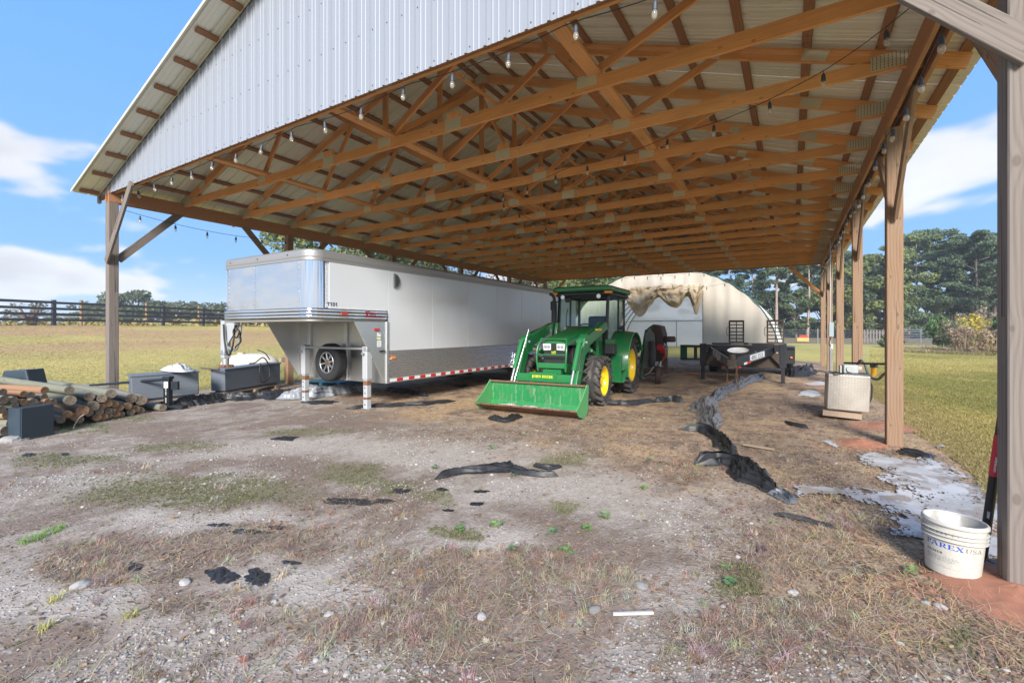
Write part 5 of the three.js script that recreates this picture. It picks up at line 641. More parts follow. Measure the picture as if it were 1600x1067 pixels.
  for (const l of logs) {
    const dir = V3(-1, l.p.y > 0.45 ? 0.03 : rr(-0.01, 0.01), (l.u < 84 ? 0.42 : -0.06 + l.yaw) + rr(-0.05, 0.05)).normalize(); if (l.alone) dir.set(-1, 0, 0.1).normalize();
    const g = thing('round_post', l.label, 'log', [l.p.x, l.p.y, l.p.z], 0, 'round posts stacked beside the front left barn post'); const a = V3(0, 0, 0), b = dir.clone().multiplyScalar(l.L);
    const cylg = new THREE.CylinderGeometry(l.rad * rr(0.85, 1), l.rad, l.L, 18, 6, true); { const p = cylg.attributes.position, u = cylg.attributes.uv, o = rr(0, 4); for (let i = 0; i < p.count; i++) { const k = 1 + 0.05 * (fb(p.getY(i) * 2 + o, p.getX(i) * 9, 2) - 0.5); p.setXYZ(i, p.getX(i) * k, p.getY(i), p.getZ(i) * k); u.setXY(i, u.getX(i) * 2 * Math.PI * l.rad + o, u.getY(i) * l.L + o); } cylg.computeVertexNormals(); }
    mesh('bark_side', orient(cylg, a, b), tones[l.tone][0], g); const cut = l.tone === 'orange' || l.tone === 'tan';
    const e = new THREE.CircleGeometry(l.rad * 0.995, 18); { const q = new THREE.Quaternion().setFromUnitVectors(V3(0, 0, 1), dir.clone().negate()); e.applyQuaternion(q); } mesh('cut_end', e, cut ? endO : endM, g); const e2 = new THREE.CircleGeometry(l.rad * 0.9, 18); e2.applyQuaternion(new THREE.Quaternion().setFromUnitVectors(V3(0, 0, 1), dir)); e2.translate(b.x, b.y, b.z); mesh('cut_end', e2, endM, g);
  }
  // dark plastic bins: one standing in front of the pile, one lying on top
  const binM = std([0.035, 0.055, 0.075], 0.42);
  const shell = (w, h, d, tk) => [rb(w, h, tk, 0, h / 2, d / 2, 0.008), rb(tk, h, d - tk, -w / 2 + tk / 2, h / 2, -tk / 2, 0.006), rb(tk, h, d - tk, w / 2 - tk / 2, h / 2, -tk / 2, 0.006), rb(w - 2 * tk, tk, d - tk, 0, h - tk / 2, -tk / 2, 0.006)];
  { const c = gp(31, 690, 0.0), e = gp(83, 679, 0.0), m = c.clone().lerp(e, 0.5), yaw = Math.atan2(-(e.z - c.z), e.x - c.x); const t = thing('plastic_bin', 'dark blue black plastic bin standing upside down in front of the post pile', 'bin', [m.x, 0.0, m.z], yaw); mesh('shell', shell(c.distanceTo(e) * 0.98, 0.42, 0.2, 0.014), binM, t).position.z = -0.1; mesh('rim', rb(c.distanceTo(e) * 1.02, 0.025, 0.03, 0, 0.012, 0.004, 0.006), binM, t); }
  { const p = gd(36, 601, 7.6), t = thing('plastic_bin', 'dark plastic bin lying tilted on top of the post pile', 'bin', [p.x, p.y - 0.02, p.z], 0.55); t.rotation.z = 0.05; mesh('shell', [T(plate([[-0.24, 0], [0.24, 0], [0.19, 0.25], [-0.15, 0.25]], 0.3, 0.02), 0, 0, 0)], binM, t); mesh('recess', [rb(0.1, 0.13, 0.02, 0.1, 0.08, 0.15, 0.008)], M.black, t); mesh('rim', rb(0.52, 0.025, 0.34, 0, 0.0, 0, 0.008), binM, t); }
  // grey tanks on pallets
  const gt = tex(256, 128, (u, v) => { const q = pn(u * 4, v * 24, 4, 3), s = pn(u * 3, v * 3, 3, 3); return mix3([0.105, 0.125, 0.155], [0.165, 0.185, 0.215], clamp(q * 0.7 + s * 0.4)); }); const tankM = new THREE.MeshStandardMaterial({ map: gt, roughness: 0.5 });
  function tank(name, label, A0, B0, C0, h, tilt) { // A near corner, B right end, C left end of the short side
    const L = A0.distanceTo(B0), wdt = clamp(A0.distanceTo(C0), 0.26, 0.36), dir = B0.clone().sub(A0).normalize(), yaw = Math.atan2(-dir.z, dir.x), t = thing(name, label, 'trough', [A0.x, 0, A0.z], yaw, undefined); t.rotation.order = 'YXZ';
    mesh('body', [T(rb(L, h, wdt, L / 2, 0.14 + h / 2, -wdt / 2, 0.02), 0, 0, 0, 0, 0, tilt), T(rb(L + 0.03, 0.035, wdt + 0.03, L / 2, 0.14 + h - 0.018, -wdt / 2, 0.01), 0, 0, 0, 0, 0, tilt)], tankM, t); mesh('skid', [T(rb(L - 0.12, 0.05, wdt - 0.1, L / 2, 0.115, -wdt / 2, 0.01), 0, 0, 0, 0, 0, tilt)], tankM, t);
    const ps = []; for (const q of [0.1, 0.5, 0.9]) ps.push(bx(0.09, 0.08, wdt + 0.1, L * q, 0.05, -wdt / 2)); mesh('skid_pallet', [...ps, bx(L + 0.05, 0.018, 0.12, L / 2, 0.098, -0.05), bx(L + 0.05, 0.018, 0.12, L / 2, 0.098, -wdt + 0.05), bx(L + 0.05, 0.018, 0.1, L / 2, 0.098, -wdt / 2)], M.pallet, t); return t;
  }
  const A1 = gp(205, 637, 0.02), B1 = gp(311, 627, 0.02); tank('grey_trough', 'long grey trough on a pallet behind the front left barn post, white sheet on top', A1, B1, gp(187, 632, 0.02), 0.46, 0.02);
  const A2 = gp(351, 622, 0.0), B2 = gp(438, 607, 0.0); tank('grey_trough', 'grey trough with black hose in front of the white tank under the trailer nose', A2, B2, gp(335, 616, 0.0), 0.47, 0.015);
  { const p = gx(243, 588, A1.x - 0.45); const c = A1.clone().lerp(B1, 0.42); single('crumpled_sheet', T(gridGeo(26, 18, (u, v) => { const a = u * 6.283, k = v, r = 0.36 * k * (0.8 + 0.4 * fb(Math.cos(a) * 2 + 5, Math.sin(a) * 2, 2)); return [Math.cos(a) * r * 1.3, 0.11 * (1 - k * k) * (0.3 + 1.3 * fb(u * 14, v * 9, 3)), Math.sin(a) * r * 0.6]; }), c.x - 0.1, 0.63, c.z - 0.3), std([0.55, 0.57, 0.58], 0.5), 'crumpled white plastic sheet lying on the left grey trough', 'plastic sheet'); }
  { const c = gp(398, 606, 0.0), t = thing('white_tank', 'rounded white plastic tank resting behind the grey trough under the trailer nose', 'tank', [c.x - 0.42, 0.0, c.z - 0.12], 1.15); const m = phy([0.72, 0.70, 0.64], 0.5, 0, { transmission: 0.12 }); mesh('shell', [T(gridGeo(36, 24, (u, v) => { const a = u * 6.283, b = (v - 0.5) * Math.PI, e = x => Math.sign(x) * Math.pow(Math.abs(x), 0.72); return [e(Math.cos(a)) * e(Math.cos(b)) * 0.66, 0.42 + e(Math.sin(b)) * 0.4, e(Math.sin(a)) * e(Math.cos(b)) * 0.42]; }), 0, 0, 0)], m, t); mesh('cap', cy(0.08, 0.09, 0.05, -0.2, 0.83, 0, 18), std([0.5, 0.4, 0.3], 0.6), t); }
  { const a = A2.clone().lerp(B2, 0.25), b = A2.clone().lerp(B2, 0.78), o = V3(0.06, 0, 0.05); single('black_hose', [tube([a.clone().add(V3(-0.2, 0.66, -0.3)), a.clone().lerp(b, 0.4).add(V3(-0.1, 0.67, -0.1)), a.clone().lerp(b, 0.75).add(V3(0, 0.78, 0)), b.clone().add(V3(0.04, 0.62, 0.06)), b.clone().add(V3(0.1, 0.3, 0.08)), a.clone().lerp(b, 0.78).add(V3(0.08, 0.22, 0.09)), a.clone().lerp(b, 0.7).add(V3(0.07, 0.45, 0.08)), a.clone().lerp(b, 0.66).add(V3(0.0, 0.66, 0.0))], 0.014, 80), tube([a.clone().lerp(b, 0.35).add(V3(-0.3, 0.95, -0.3)), a.clone().lerp(b, 0.6).add(V3(-0.1, 0.88, -0.2)), b.clone().add(V3(0, 0.72, 0))], 0.012, 30)], M.black, 'black hose looped over the grey trough under the trailer nose', 'hose'); }
  single('wood_block', bx(0.1, 0.12, 0.1, B2.x - 0.1, 0.68, B2.z - 0.1), M.pallet, 'small brown wood block on the right corner of the grey trough', 'wood block');
  single('steel_bar', rod(gd(314, 575, 9.6), gd(342, 577, 9.3), 0.02), std([0.14, 0.10, 0.07], 0.7), 'thin brown bar sticking out left of the second grey trough', 'bar');
  // boom implement with upright plate
  { const c = gp(262, 639, 0), t = thing('boom_implement', 'black steel boom implement with white lettering on its upright beside the post pile', 'implement', [c.x, 0, c.z], 0.5); const bm = std([0.02, 0.024, 0.03], 0.4);
    mesh('upright', [rb(0.1, 0.52, 0.1, 0, 0.3, 0, 0.01), rb(0.13, 0.06, 0.13, 0, 0.56, 0, 0.015)], bm, t); mesh('foot', [rb(0.42, 0.06, 0.16, 0.12, 0.04, 0.02, 0.012), rb(0.14, 0.06, 0.4, -0.02, 0.05, 0.02, 0.012)], bm, t); mesh('hitch_block', rb(0.13, 0.15, 0.06, 0.13, 0.42, 0, 0.012), bm, t);
    const far = gd(140, 602, 8.6), loc = far.sub(V3(c.x, 0, c.z)).applyAxisAngle(V3(0, 1, 0), -0.5); mesh('boom', [rod(V3(0, 0.535, 0), V3(loc.x, loc.y, loc.z), 0.028, 0.02, 12)], bm, t);
    const [g, m] = decal(0.09, 0.40, 48, 210, (k, w, h) => { k.fillStyle = '#0c1014'; k.fillRect(0, 0, w, h); k.fillStyle = '#e9e9e6'; k.fillRect(4, 4, 40, 58); k.font = 'bold 19px sans-serif'; k.textAlign = 'center'; [...'DIRT DOG'].forEach((ch, i) => k.fillText(ch, w / 2, 82 + i * 17)); }); mesh('lettering', T(g, 0, 0.3, 0.0515), m, t); }
}

// ================================================================ PLASTIC SCRAPS
M.plastic = std([0.022, 0.023, 0.026], 0.5);
function strip(path, widths, h, seed, folds = 5, nS = 0) { // crumpled sheet along a line of points
  const c = new THREE.CatmullRomCurve3(path), L = c.getLength(), n = nS || Math.ceil(L / 0.022), m = 34;
  return gridGeo(m, n, (u, v) => { const p = c.getPointAt(v), tg = c.getTangentAt(v), sx = -tg.z, sz = tg.x, k = v * (widths.length - 1), i = Math.min(widths.length - 2, Math.floor(k)), w = mix(widths[i], widths[i + 1], k - i) * 0.8, end = Math.min(1, v * 12, (1 - v) * 12); const q = u * 2 - 1, edge = 1 + 1.5 * (fb(v * L * 5 + seed, q > 0 ? 5 : 9, 4) - 0.5); const off = q * w * 0.5 * edge * (0.4 + 0.6 * end) + 0.05 * (fb(v * L * 2 + seed, 3, 2) - 0.5); const rid = Math.pow(Math.abs(2 * fb(u * folds * 1.7 + 2.2 * fb(v * L * 2.5, u * 2 + seed, 3), v * L * 1.1 + seed, 3) - 1), 0.9), cr = Math.abs(2 * fb(u * folds * 3 + v * 3, v * L * 4 + seed, 3) - 1); const y = h * (1 - Math.pow(Math.abs(q), 2.2)) * (1.05 - 1.5 * rid) * (0.55 + 0.8 * fb(v * L * 1.7 + seed * 3, 1, 2)) * end + 0.028 * (0.45 - cr) * (1 - q * q); const x = p.x + sx * off, z = p.z + sz * off; return [x, Math.max(0.006, y) + padH(x, z) * 1 + 0.004, z]; });
}
const G3 = a => a.map(([u, v]) => gp(u, v));
single('plastic_sheet', strip(G3([[1197, 591], [1172, 597], [1150, 608], [1130, 618], [1112, 628]]), [0.22, 0.35, 0.32, 0.2, 0.3], 0.16, 3, 5), phy([0.10, 0.105, 0.115], 0.4, 0, { clearcoat: 0.2 }), 'twisted grey black plastic running from the flatbed trailer, far end of the trail', 'plastic sheet');
single('plastic_sheet', strip(G3([[1112, 628], [1098, 640], [1112, 650], [1106, 668], [1118, 680]]), [0.3, 0.5, 0.42, 0.4, 0.22], 0.16, 8, 6), phy([0.13, 0.13, 0.135], 0.45, 0, { clearcoat: 0.15 }), 'pale crumpled middle piece of the plastic trail across the barn floor', 'plastic sheet');
single('plastic_sheet', strip(G3([[1060, 672], [1095, 674], [1118, 684], [1136, 700], [1148, 712]]), [0.06, 0.2, 0.2, 0.26, 0.3], 0.11, 12, 4), M.plastic, 'thin black twist of plastic where the trail narrows', 'plastic sheet');
single('plastic_sheet', strip(G3([[1084, 726], [1120, 722], [1150, 730], [1172, 746], [1200, 768], [1216, 778]]), [0.16, 0.36, 0.42, 0.42, 0.36, 0.2], 0.13, 17, 6), M.plastic, 'big folded black plastic heap at the near end of the trail', 'plastic sheet');
single('plastic_sheet', strip(G3([[1200, 772], [1225, 776], [1238, 790]]), [0.12, 0.24, 0.12], 0.06, 21, 4), phy([0.12, 0.13, 0.145], 0.35, 0), 'small grey plastic flap beside the big black heap', 'plastic sheet');
single('plastic_sheet', strip(G3([[678, 752], [712, 742], [752, 737], [790, 733], [800, 728]]), [0.05, 0.16, 0.28, 0.34, 0.2], 0.075, 25, 4), M.plastic, 'black plastic strip in the middle of the dirt in front of the bucket', 'plastic sheet');
single('plastic_sheet', strip(G3([[800, 735], [830, 744], [872, 748]]), [0.25, 0.12, 0.05], 0.05, 27, 3), M.plastic, 'thin black tail of plastic right of the middle strip', 'plastic sheet');
single('plastic_sheet', strip(G3([[832, 732], [858, 735], [878, 733]]), [0.06, 0.12, 0.04], 0.03, 28, 3), M.plastic, 'short flat black scrap just behind the tail of the middle strip', 'plastic sheet');
single('plastic_sheet', strip(G3([[256, 640], [300, 632], [345, 626], [400, 622], [440, 620], [490, 618], [540, 613]]), [0.25, 0.7, 0.6, 0.7, 1.0, 0.9, 0.7], 0.15, 33, 4), M.plastic, 'long crumpled black plastic along the foot of the grey troughs', 'plastic sheet');
single('plastic_sheet', strip(G3([[430, 624], [470, 622], [520, 618], [560, 612]]), [0.5, 0.55, 0.4, 0.25], 0.2, 36, 5), phy([0.24, 0.26, 0.29], 0.4, 0), 'silvery grey plastic heap beside the trailer jacks', 'plastic sheet');
single('plastic_sheet', strip(G3([[540, 640], [600, 636], [660, 634], [712, 628]]), [0.15, 0.3, 0.22, 0.1], 0.05, 39, 3), M.plastic, 'flat black plastic band on the ground under the long trailer wall', 'plastic sheet');
single('plastic_sheet', strip(G3([[600, 612], [640, 616], [668, 622]]), [0.2, 0.35, 0.1], 0.08, 41, 3), M.plastic, 'black plastic scrap below the striped trailer edge', 'plastic sheet');
single('plastic_sheet', strip(G3([[918, 632], [960, 634], [1000, 632], [1022, 630]]), [0.2, 0.25, 0.3, 0.3], 0.07, 44, 4), M.plastic, 'black plastic lying behind the right tractor front wheel', 'plastic sheet');
single('plastic_sheet', strip(G3([[1022, 630], [1045, 629], [1070, 632]]), [0.28, 0.2, 0.05], 0.1, 45, 3), M.plastic, 'black plastic lump at the right end of the band beside the tractor', 'plastic sheet');
single('plastic_sheet', strip(G3([[770, 652], [790, 660], [808, 650]]), [0.2, 0.35, 0.2], 0.04, 47, 3), M.plastic, 'black plastic scrap poking out under the loader bucket', 'plastic sheet');
single('plastic_sheet', strip(G3([[1240, 590], [1255, 582], [1270, 580]]), [0.4, 0.9, 0.5], 0.32, 49, 4), M.plastic, 'black and silver plastic pile right of the flatbed trailer wheel', 'plastic sheet');
single('plastic_sheet', strip(G3([[1228, 660], [1246, 666], [1264, 670]]), [0.03, 0.1, 0.06], 0.05, 51, 3), M.plastic, 'narrow black strip on the straw left of the checkered tank', 'plastic sheet');
single('plastic_sheet', strip(G3([[1410, 706], [1436, 714], [1456, 722]]), [0.25, 0.34, 0.12], 0.05, 53, 3), M.plastic, 'black plastic scrap at the foot of the second right post', 'plastic sheet');
single('plastic_sheet', strip(G3([[1210, 806], [1260, 816], [1310, 830]]), [0.03, 0.06, 0.02], 0.02, 54, 2), M.plastic, 'thin black line of plastic in the straw right of the trail', 'plastic sheet');
single('plastic_sheet', strip(G3([[1545, 880], [1570, 888], [1596, 893]]), [0.1, 0.16, 0.1], 0.02, 56, 3), phy([0.06, 0.075, 0.1], 0.5, 0), 'dark blue black netting scrap between the bucket and the corner post', 'plastic sheet');
{ const S = [[210, 893, 15, 8], [345, 905, 30, 14], [402, 908, 20, 15], [390, 838, 34, 5], [430, 830, 20, 4], [550, 788, 40, 8], [625, 770, 16, 5], [340, 827, 18, 4], [455, 885, 16, 4], [700, 800, 10, 3], [745, 790, 12, 4], [600, 786, 18, 4], [445, 688, 22, 4], [45, 711, 10, 3], [100, 710, 8, 3], [1078, 990, 12, 9], [1190, 860, 9, 7], [752, 770, 14, 3], [1310, 786, 10, 4], [690, 768, 10, 3], [1200, 700, 8, 6], [500, 630, 26, 4], [720, 603, 12, 3]]; const SL_ = ['torn black scrap alone at the left foreground beside pale stones', 'widest torn black scrap in the left foreground', 'torn black scrap just right of the widest one in the left foreground', 'thin black scrap above the left foreground pair', 'black scrap touching the right end of the thin one above the foreground pair', 'long flat black scrap left of the middle below the mossy patch', 'black scrap between the flat one and the middle plastic strip', 'tiny black scrap left end of the thin row on the left', 'small black scrap right of the left foreground pair', 'tiny black scrap below the left end of the middle strip', 'tiny black scrap right below the middle plastic strip', 'narrow black scrap right end of the flat one left of the middle', 'small black scrap on the pale dust below the trailer jacks', 'tiny dark scrap on the gravel at the far left edge', 'tiny dark scrap on the gravel right of the far left one', 'dark blue grey scrap in the lower right gravel', 'small dark scrap in the dust right of the middle', 'small flat black scrap under the middle plastic strip', 'small black scrap in the straw near the white ground sheet', 'tiny black scrap just below the middle strip on its left', 'grey dark scrap on the straw left of the second right post', 'flat black scrap on the ground before the white trailer jacks', 'black scrap on the ground below the striped trailer edge near the bucket'];
  S.forEach(([u, v, hw, hh], i) => { const p = patchOf(u, v, hw, hh), n = 64, m = 12; const g = gridGeo(n, m, (a, b) => { const t = a * 6.283, rad = b * (0.4 + 1.0 * fb(Math.cos(t) * 2.4 + i * 7, Math.sin(t) * 2.4, 5)), s = Math.cos(t) * rad, q = Math.sin(t) * rad, x = p.c.x + p.ax * s + p.bx * q, z = p.c.z + p.az * s + p.bz * q; return [x, padH(x, z) + 0.004 + (1 - b * b) * 0.022 * Math.abs(2 * fb(x * 22, z * 22, 3) - 1), z]; }); single('plastic_scrap', g, M.plastic, SL_[i], 'plastic scrap', 'torn black plastic scraps trodden into the dirt'); }); }
// white groundsheet, half buried, along the right edge
{
  const X0 = -0.3, X1 = 1.55, Z0 = -7.6, Z1 = -3.0; const shape = [[1440, 745, 70, 34], [1520, 800, 80, 42], [1400, 782, 60, 22], [1500, 845, 60, 30], [1370, 720, 28, 8], [1400, 728, 40, 12], [1300, 776, 60, 8], [1480, 768, 70, 28], [1445, 832, 60, 24], [1350, 782, 60, 7], [1430, 800, 50, 20], [1555, 860, 40, 24], [1300, 695, 14, 4], [1470, 700, 16, 5]].map(a => patchOf(...a));
  const mk = tex(512, 1024, (u, v) => { const x = mix(X0, X1, u), z = mix(Z0, Z1, v), w = fb(x * 5, z * 4, 4) - 0.5, w2 = fb(x * 16, z * 14, 3) - 0.5; let m = 0; for (const p of shape) { const d = patchAt(p, x + 0.25 * w, z + 0.35 * w); m = Math.max(m, 1.15 - d + 0.35 * w2 + 0.3 * w); } const q = fb(x * 4, z * 4, 4), c = mix3(mix3([0.50, 0.505, 0.52], [0.40, 0.395, 0.39], sst(0.4, 0.75, q)), [0.24, 0.19, 0.15], 0.75 * sst(0.52, 0.68, fb(x * 9 + 5, z * 9, 4))); if (m > 0.2 && m < 0.75) m += 0.6 * (n2(x * 95, z * 80) - 0.5) + 0.4 * (n2(x * 38, z * 30) - 0.5); const spk = n2(x * 60, z * 50) > 0.93 && q > 0.5 ? 0.5 : 1; return [c[0] * spk, c[1] * spk, c[2] * spk, m > 0.42 ? 1 : 0]; }, true, false);
  const g = gridGeo(60, 140, (u, v) => { const x = mix(X0, X1, u), z = mix(Z0, Z1, v), y = inPad(x, z) > 0 ? padH(x, z) : Math.max(padH(x, z), terr(x, z)); return [x, y + 0.008 + 0.012 * fb(x * 5 + 3, z * 5, 3) + 0.02 * Math.pow(fb(x * 2.2 + 7, z * 2.2, 3), 2), z, u, v]; });
  single('ground_sheet', g, new THREE.MeshStandardMaterial({ map: mk, alphaTest: 0.5, roughness: 0.55, side: THREE.DoubleSide }), 'white plastic ground sheet half buried in straw along the right edge of the floor', 'plastic sheet');
  for (const [u, v, hw, hh, i] of [[1335, 618, 26, 6, 0], [1265, 617, 18, 6, 1], [1280, 600, 26, 4, 2]]) { const p = patchOf(u, v, hw, hh); single('ground_sheet', gridGeo(26, 10, (a, b) => { const t = a * 6.283, rad = b * (0.6 + 0.7 * fb(Math.cos(t) * 2 + i * 5, Math.sin(t) * 2, 3)), s = Math.cos(t) * rad, q = Math.sin(t) * rad, x = p.c.x + p.ax * s + p.bx * q, z = p.c.z + p.az * s + p.bz * q; return [x, padH(x, z) + 0.006 + 0.02 * (1 - b) * fb(x * 8, z * 8, 2), z]; }), std([0.55, 0.56, 0.57], 0.55), ['pale plastic patch on the ground behind the checkered tank', 'pale plastic patch on the straw left of the checkered tank', 'pale plastic strip on the straw beside the flatbed trailer'][i], 'plastic sheet'); }
}
// red clay mounds
for (const [u, v, w, h, lab] of [[1345, 694, 0.3, 0.07, 'low mound of red clay left of the second right post'], [1388, 668, 0.3, 0.05, 'low mound of red clay behind the second right post'], [1590, 935, 0.42, 0.06, 'red clay heaped around the foot of the corner post']]) { const c = gp(u, v); const ct = tex(128, 128, (a, b) => mix3([0.42, 0.19, 0.115], [0.30, 0.125, 0.075], pn(a * 12, b * 12, 12, 4))); single('clay_mound', gridGeo(44, 22, (a, b) => { const t = a * 6.283, r = b * w * (0.8 + 0.5 * fb(Math.cos(t) * 1.5 + u, Math.sin(t) * 1.5, 2)), x = c.x + Math.cos(t) * r, z = c.z + Math.sin(t) * r * 1.25; return [x, padH(x, z) - 0.012 + h * Math.pow(1 - b, 1.1) * (0.75 + 0.5 * fb(x * 9, z * 9, 3)) + 0.012 * (fb(x * 30, z * 30, 2) - 0.3), z, a * 3, b]; }), new THREE.MeshStandardMaterial({ map: ct, roughness: 0.95, side: THREE.DoubleSide }), lab, 'clay mound'); }

// ================================================================ BUCKET, ROD, CHECKERED TANK on the right
{
  const c = gp(1489, 899), t = thing('plastic_bucket', 'white plaster bucket with blue lettering on the red clay beside the corner post', 'bucket', [c.x, 0.03, c.z], 0);
  t.rotation.z = -0.035; t.rotation.x = -0.02; const H = 0.293, R0 = 0.118, R1 = 0.136, turn = Math.atan2(-c.x, -c.z);
  const bt = (() => { const W = 1024, Hh = 512, cv = document.createElement('canvas'); cv.width = W; cv.height = Hh; const k = cv.getContext('2d'); k.fillStyle = '#bfbcb3'; k.fillRect(0, 0, W, Hh); const r = mulberry(3); for (let i = 0; i < 1500; i++) { const x = r() * W, y = Hh * Math.pow(r(), r() < 0.5 ? 0.6 : 1.4); k.fillStyle = `rgba(${150 + r() * 30 | 0},${146 + r() * 25 | 0},${130 + r() * 25 | 0},${0.2 + r() * 0.5})`; k.beginPath(); k.ellipse(x, y, 1 + r() * 9, 1 + r() * 3, r() * 3, 0, 6.3); k.fill(); } const X = 512; k.fillStyle = '#8d8a80'; for (const [x, w] of [[-150, 10], [-120, 8], [-90, 14], [-70, 10], [-48, 18], [-22, 16], [4, 12], [40, 8], [70, 5]]) k.fillRect(X + x, 92 + r() * 4, w, 20); k.fillStyle = '#1f4fae'; k.font = 'bold 66px serif'; k.fillText('PAREX', X - 122, 246); k.fillStyle = '#5d6063'; k.font = '58px serif'; k.fillText('USA', X + 112, 246); k.fillStyle = '#26282a'; k.font = 'bold 30px sans-serif'; k.fillText('PRIMER', X - 118, 312); k.fillStyle = '#74787a'; for (let i = 0; i < 4; i++) { let x = X - 118; while (x < X + 20 - i * 12 + 60) { const w = 8 + r() * 22; k.fillRect(x, 334 + i * 14, w, 5); x += w + 5; } } k.fillStyle = '#9a9a96'; for (let x = X - 110; x < X + 90; x += 14) k.fillRect(x, 430 + r() * 3, 9, 6); const tx = new THREE.CanvasTexture(cv); tx.colorSpace = THREE.SRGBColorSpace; tx.wrapS = THREE.RepeatWrapping; tx.anisotropy = 8; return tx; })();
  const body = lathe([[0.001, 0.0], [R0 - 0.01, 0.0], [R0, 0.012], [mix(R0, R1, 0.68), H * 0.68], [mix(R0, R1, 0.7), H * 0.70]], 72); 
  const wall = new THREE.CylinderGeometry(R1, R0, H, 96, 1, true); wall.rotateY(turn + Math.PI - 0.32); wall.translate(0, H / 2, 0);
  mesh('wall', wall, new THREE.MeshStandardMaterial({ map: bt, roughness: 0.45, side: THREE.DoubleSide }), t);
  const wm = phy([0.50, 0.49, 0.455], 0.42, 0, { clearcoat: 0.2 });
  mesh('rim', [lathe([[R1, H], [R1 + 0.009, H - 0.002], [R1 + 0.01, H - 0.016], [R1 + 0.002, H - 0.018]], 72), T(new THREE.TorusGeometry(R1, 0.006, 8, 72), 0, H, 0, Math.PI / 2), lathe([[R1 - 0.002, H - 0.045], [R1 + 0.010, H - 0.046], [R1 + 0.010, H - 0.05], [R1 - 0.003, H - 0.053]], 72), lathe([[R1 - 0.003, H - 0.068], [R1 + 0.008, H - 0.069], [R1 + 0.008, H - 0.073], [R1 - 0.005, H - 0.076]], 72), lathe([[R1 - 0.005, H - 0.09], [R1 + 0.008, H - 0.091], [R1 + 0.007, H - 0.097], [R1 - 0.006, H - 0.1]], 72)], wm, t);
  const it = tex(256, 128, (u, v) => { const q = pn(u * 8, v * 3, 8, 4), s = sst(0.46, 0.56, q + 0.12 * (1 - v)); return mix3([0.70, 0.69, 0.66], mix3([0.33, 0.32, 0.29], [0.45, 0.43, 0.40], pn(u * 32, v * 16, 16, 2)), s); }); mesh('inside', [(() => { const g = new THREE.CylinderGeometry(R1 - 0.004, R0 - 0.004, H - 0.004, 64, 1, true); g.translate(0, H / 2, 0); return g; })()], new THREE.MeshStandardMaterial({ map: it, roughness: 0.7, side: THREE.DoubleSide }), t); mesh('base', cy(R0, R0, 0.01, 0, 0.006, 0, 48), wm, t);
  const hb = []; for (let i = 0; i <= 20; i++) { const a = Math.PI * i / 20; hb.push(V3(Math.cos(a) * (R1 + 0.016), H - 0.055 - 0.045 * Math.sin(a) + 0.02, Math.sin(a) * (R1 + 0.016) * 1.02)); } const hg = tube(hb, 0.0026, 60, 6); hg.rotateY(turn + Math.PI + 0.1); mesh('wire_handle', hg, std([0.30, 0.29, 0.27], 0.5, 0.6), t);
  // black and red rod leaning on the corner post
  const a = V3(1.02, 0.02, -3.86), top = gd(1601, 470, 2.62), rd = thing('pole_tool', 'black pole with a red label sleeve leaning on the corner post behind the bucket', 'pole', [a.x, a.y, a.z]); const P1 = gd(1536, 870, 2.75), P2 = gd(1573, 610, 2.62); a.copy(P1); rd.position.copy(a); const dir = P2.clone().sub(P1).normalize(), at = s => dir.clone().multiplyScalar(s); const Ls = P2.distanceTo(P1);
  mesh('shaft', [rod(at(0), at(Ls * 1.55), 0.0225, 0.02, 20)], std([0.018, 0.018, 0.02], 0.38), rd); mesh('ferrule', [rod(at(-0.07), at(0.02), 0.010, 0.021, 16)], M.black, rd);
  const s0 = Ls * 0.50, s1 = Ls * 0.74; mesh('red_sleeve', rod(at(s0), at(s1), 0.0242, 0.0238, 24), std([0.55, 0.025, 0.04], 0.35), rd);
  { const [g, m] = decal(0.022, 0.16, 24, 180, (k, w, h) => { k.clearRect(0, 0, w, h); k.save(); k.translate(16, h - 6); k.rotate(-Math.PI / 2); k.fillStyle = '#f1e9e9'; k.font = 'bold 15px sans-serif'; k.fillText('LIGHTWEIGHT', 0, 0); k.restore(); }); const zc = V3(0, 0, 0).sub(P1).setY(0).normalize(), yy = dir, zz = zc.clone().addScaledVector(yy, -zc.dot(yy)).normalize(), xx = yy.clone().cross(zz), mm = new THREE.Matrix4().makeBasis(xx, yy, zz); g.applyMatrix4(mm); const p = at((s0 + s1) / 2 - 0.02).addScaledVector(zz, 0.0255); g.translate(p.x, p.y, p.z); mesh('lettering', g, m, rd); const [g2, m2] = decal(0.02, 0.1, 20, 100, (k, w, h) => { k.clearRect(0, 0, w, h); k.save(); k.translate(15, h - 4); k.rotate(-Math.PI / 2); k.fillStyle = '#d8dade'; k.font = 'bold italic 16px sans-serif'; k.fillText('AMES', 22, 0); k.restore(); }); g2.applyMatrix4(mm); const p2 = at(Ls * 0.27).addScaledVector(zz, 0.0235); g2.translate(p2.x, p2.y, p2.z); mesh('lettering', g2, m2, rd); }
  single('thin_cable', tube([gp(1538, 868, 0.03), gp(1556, 884, 0.01), gp(1576, 890, 0.012), gp(1598, 892, 0.05)], 0.004, 24), M.wire, 'thin black wire on the white sheet between the bucket and the corner post', 'wire');
}
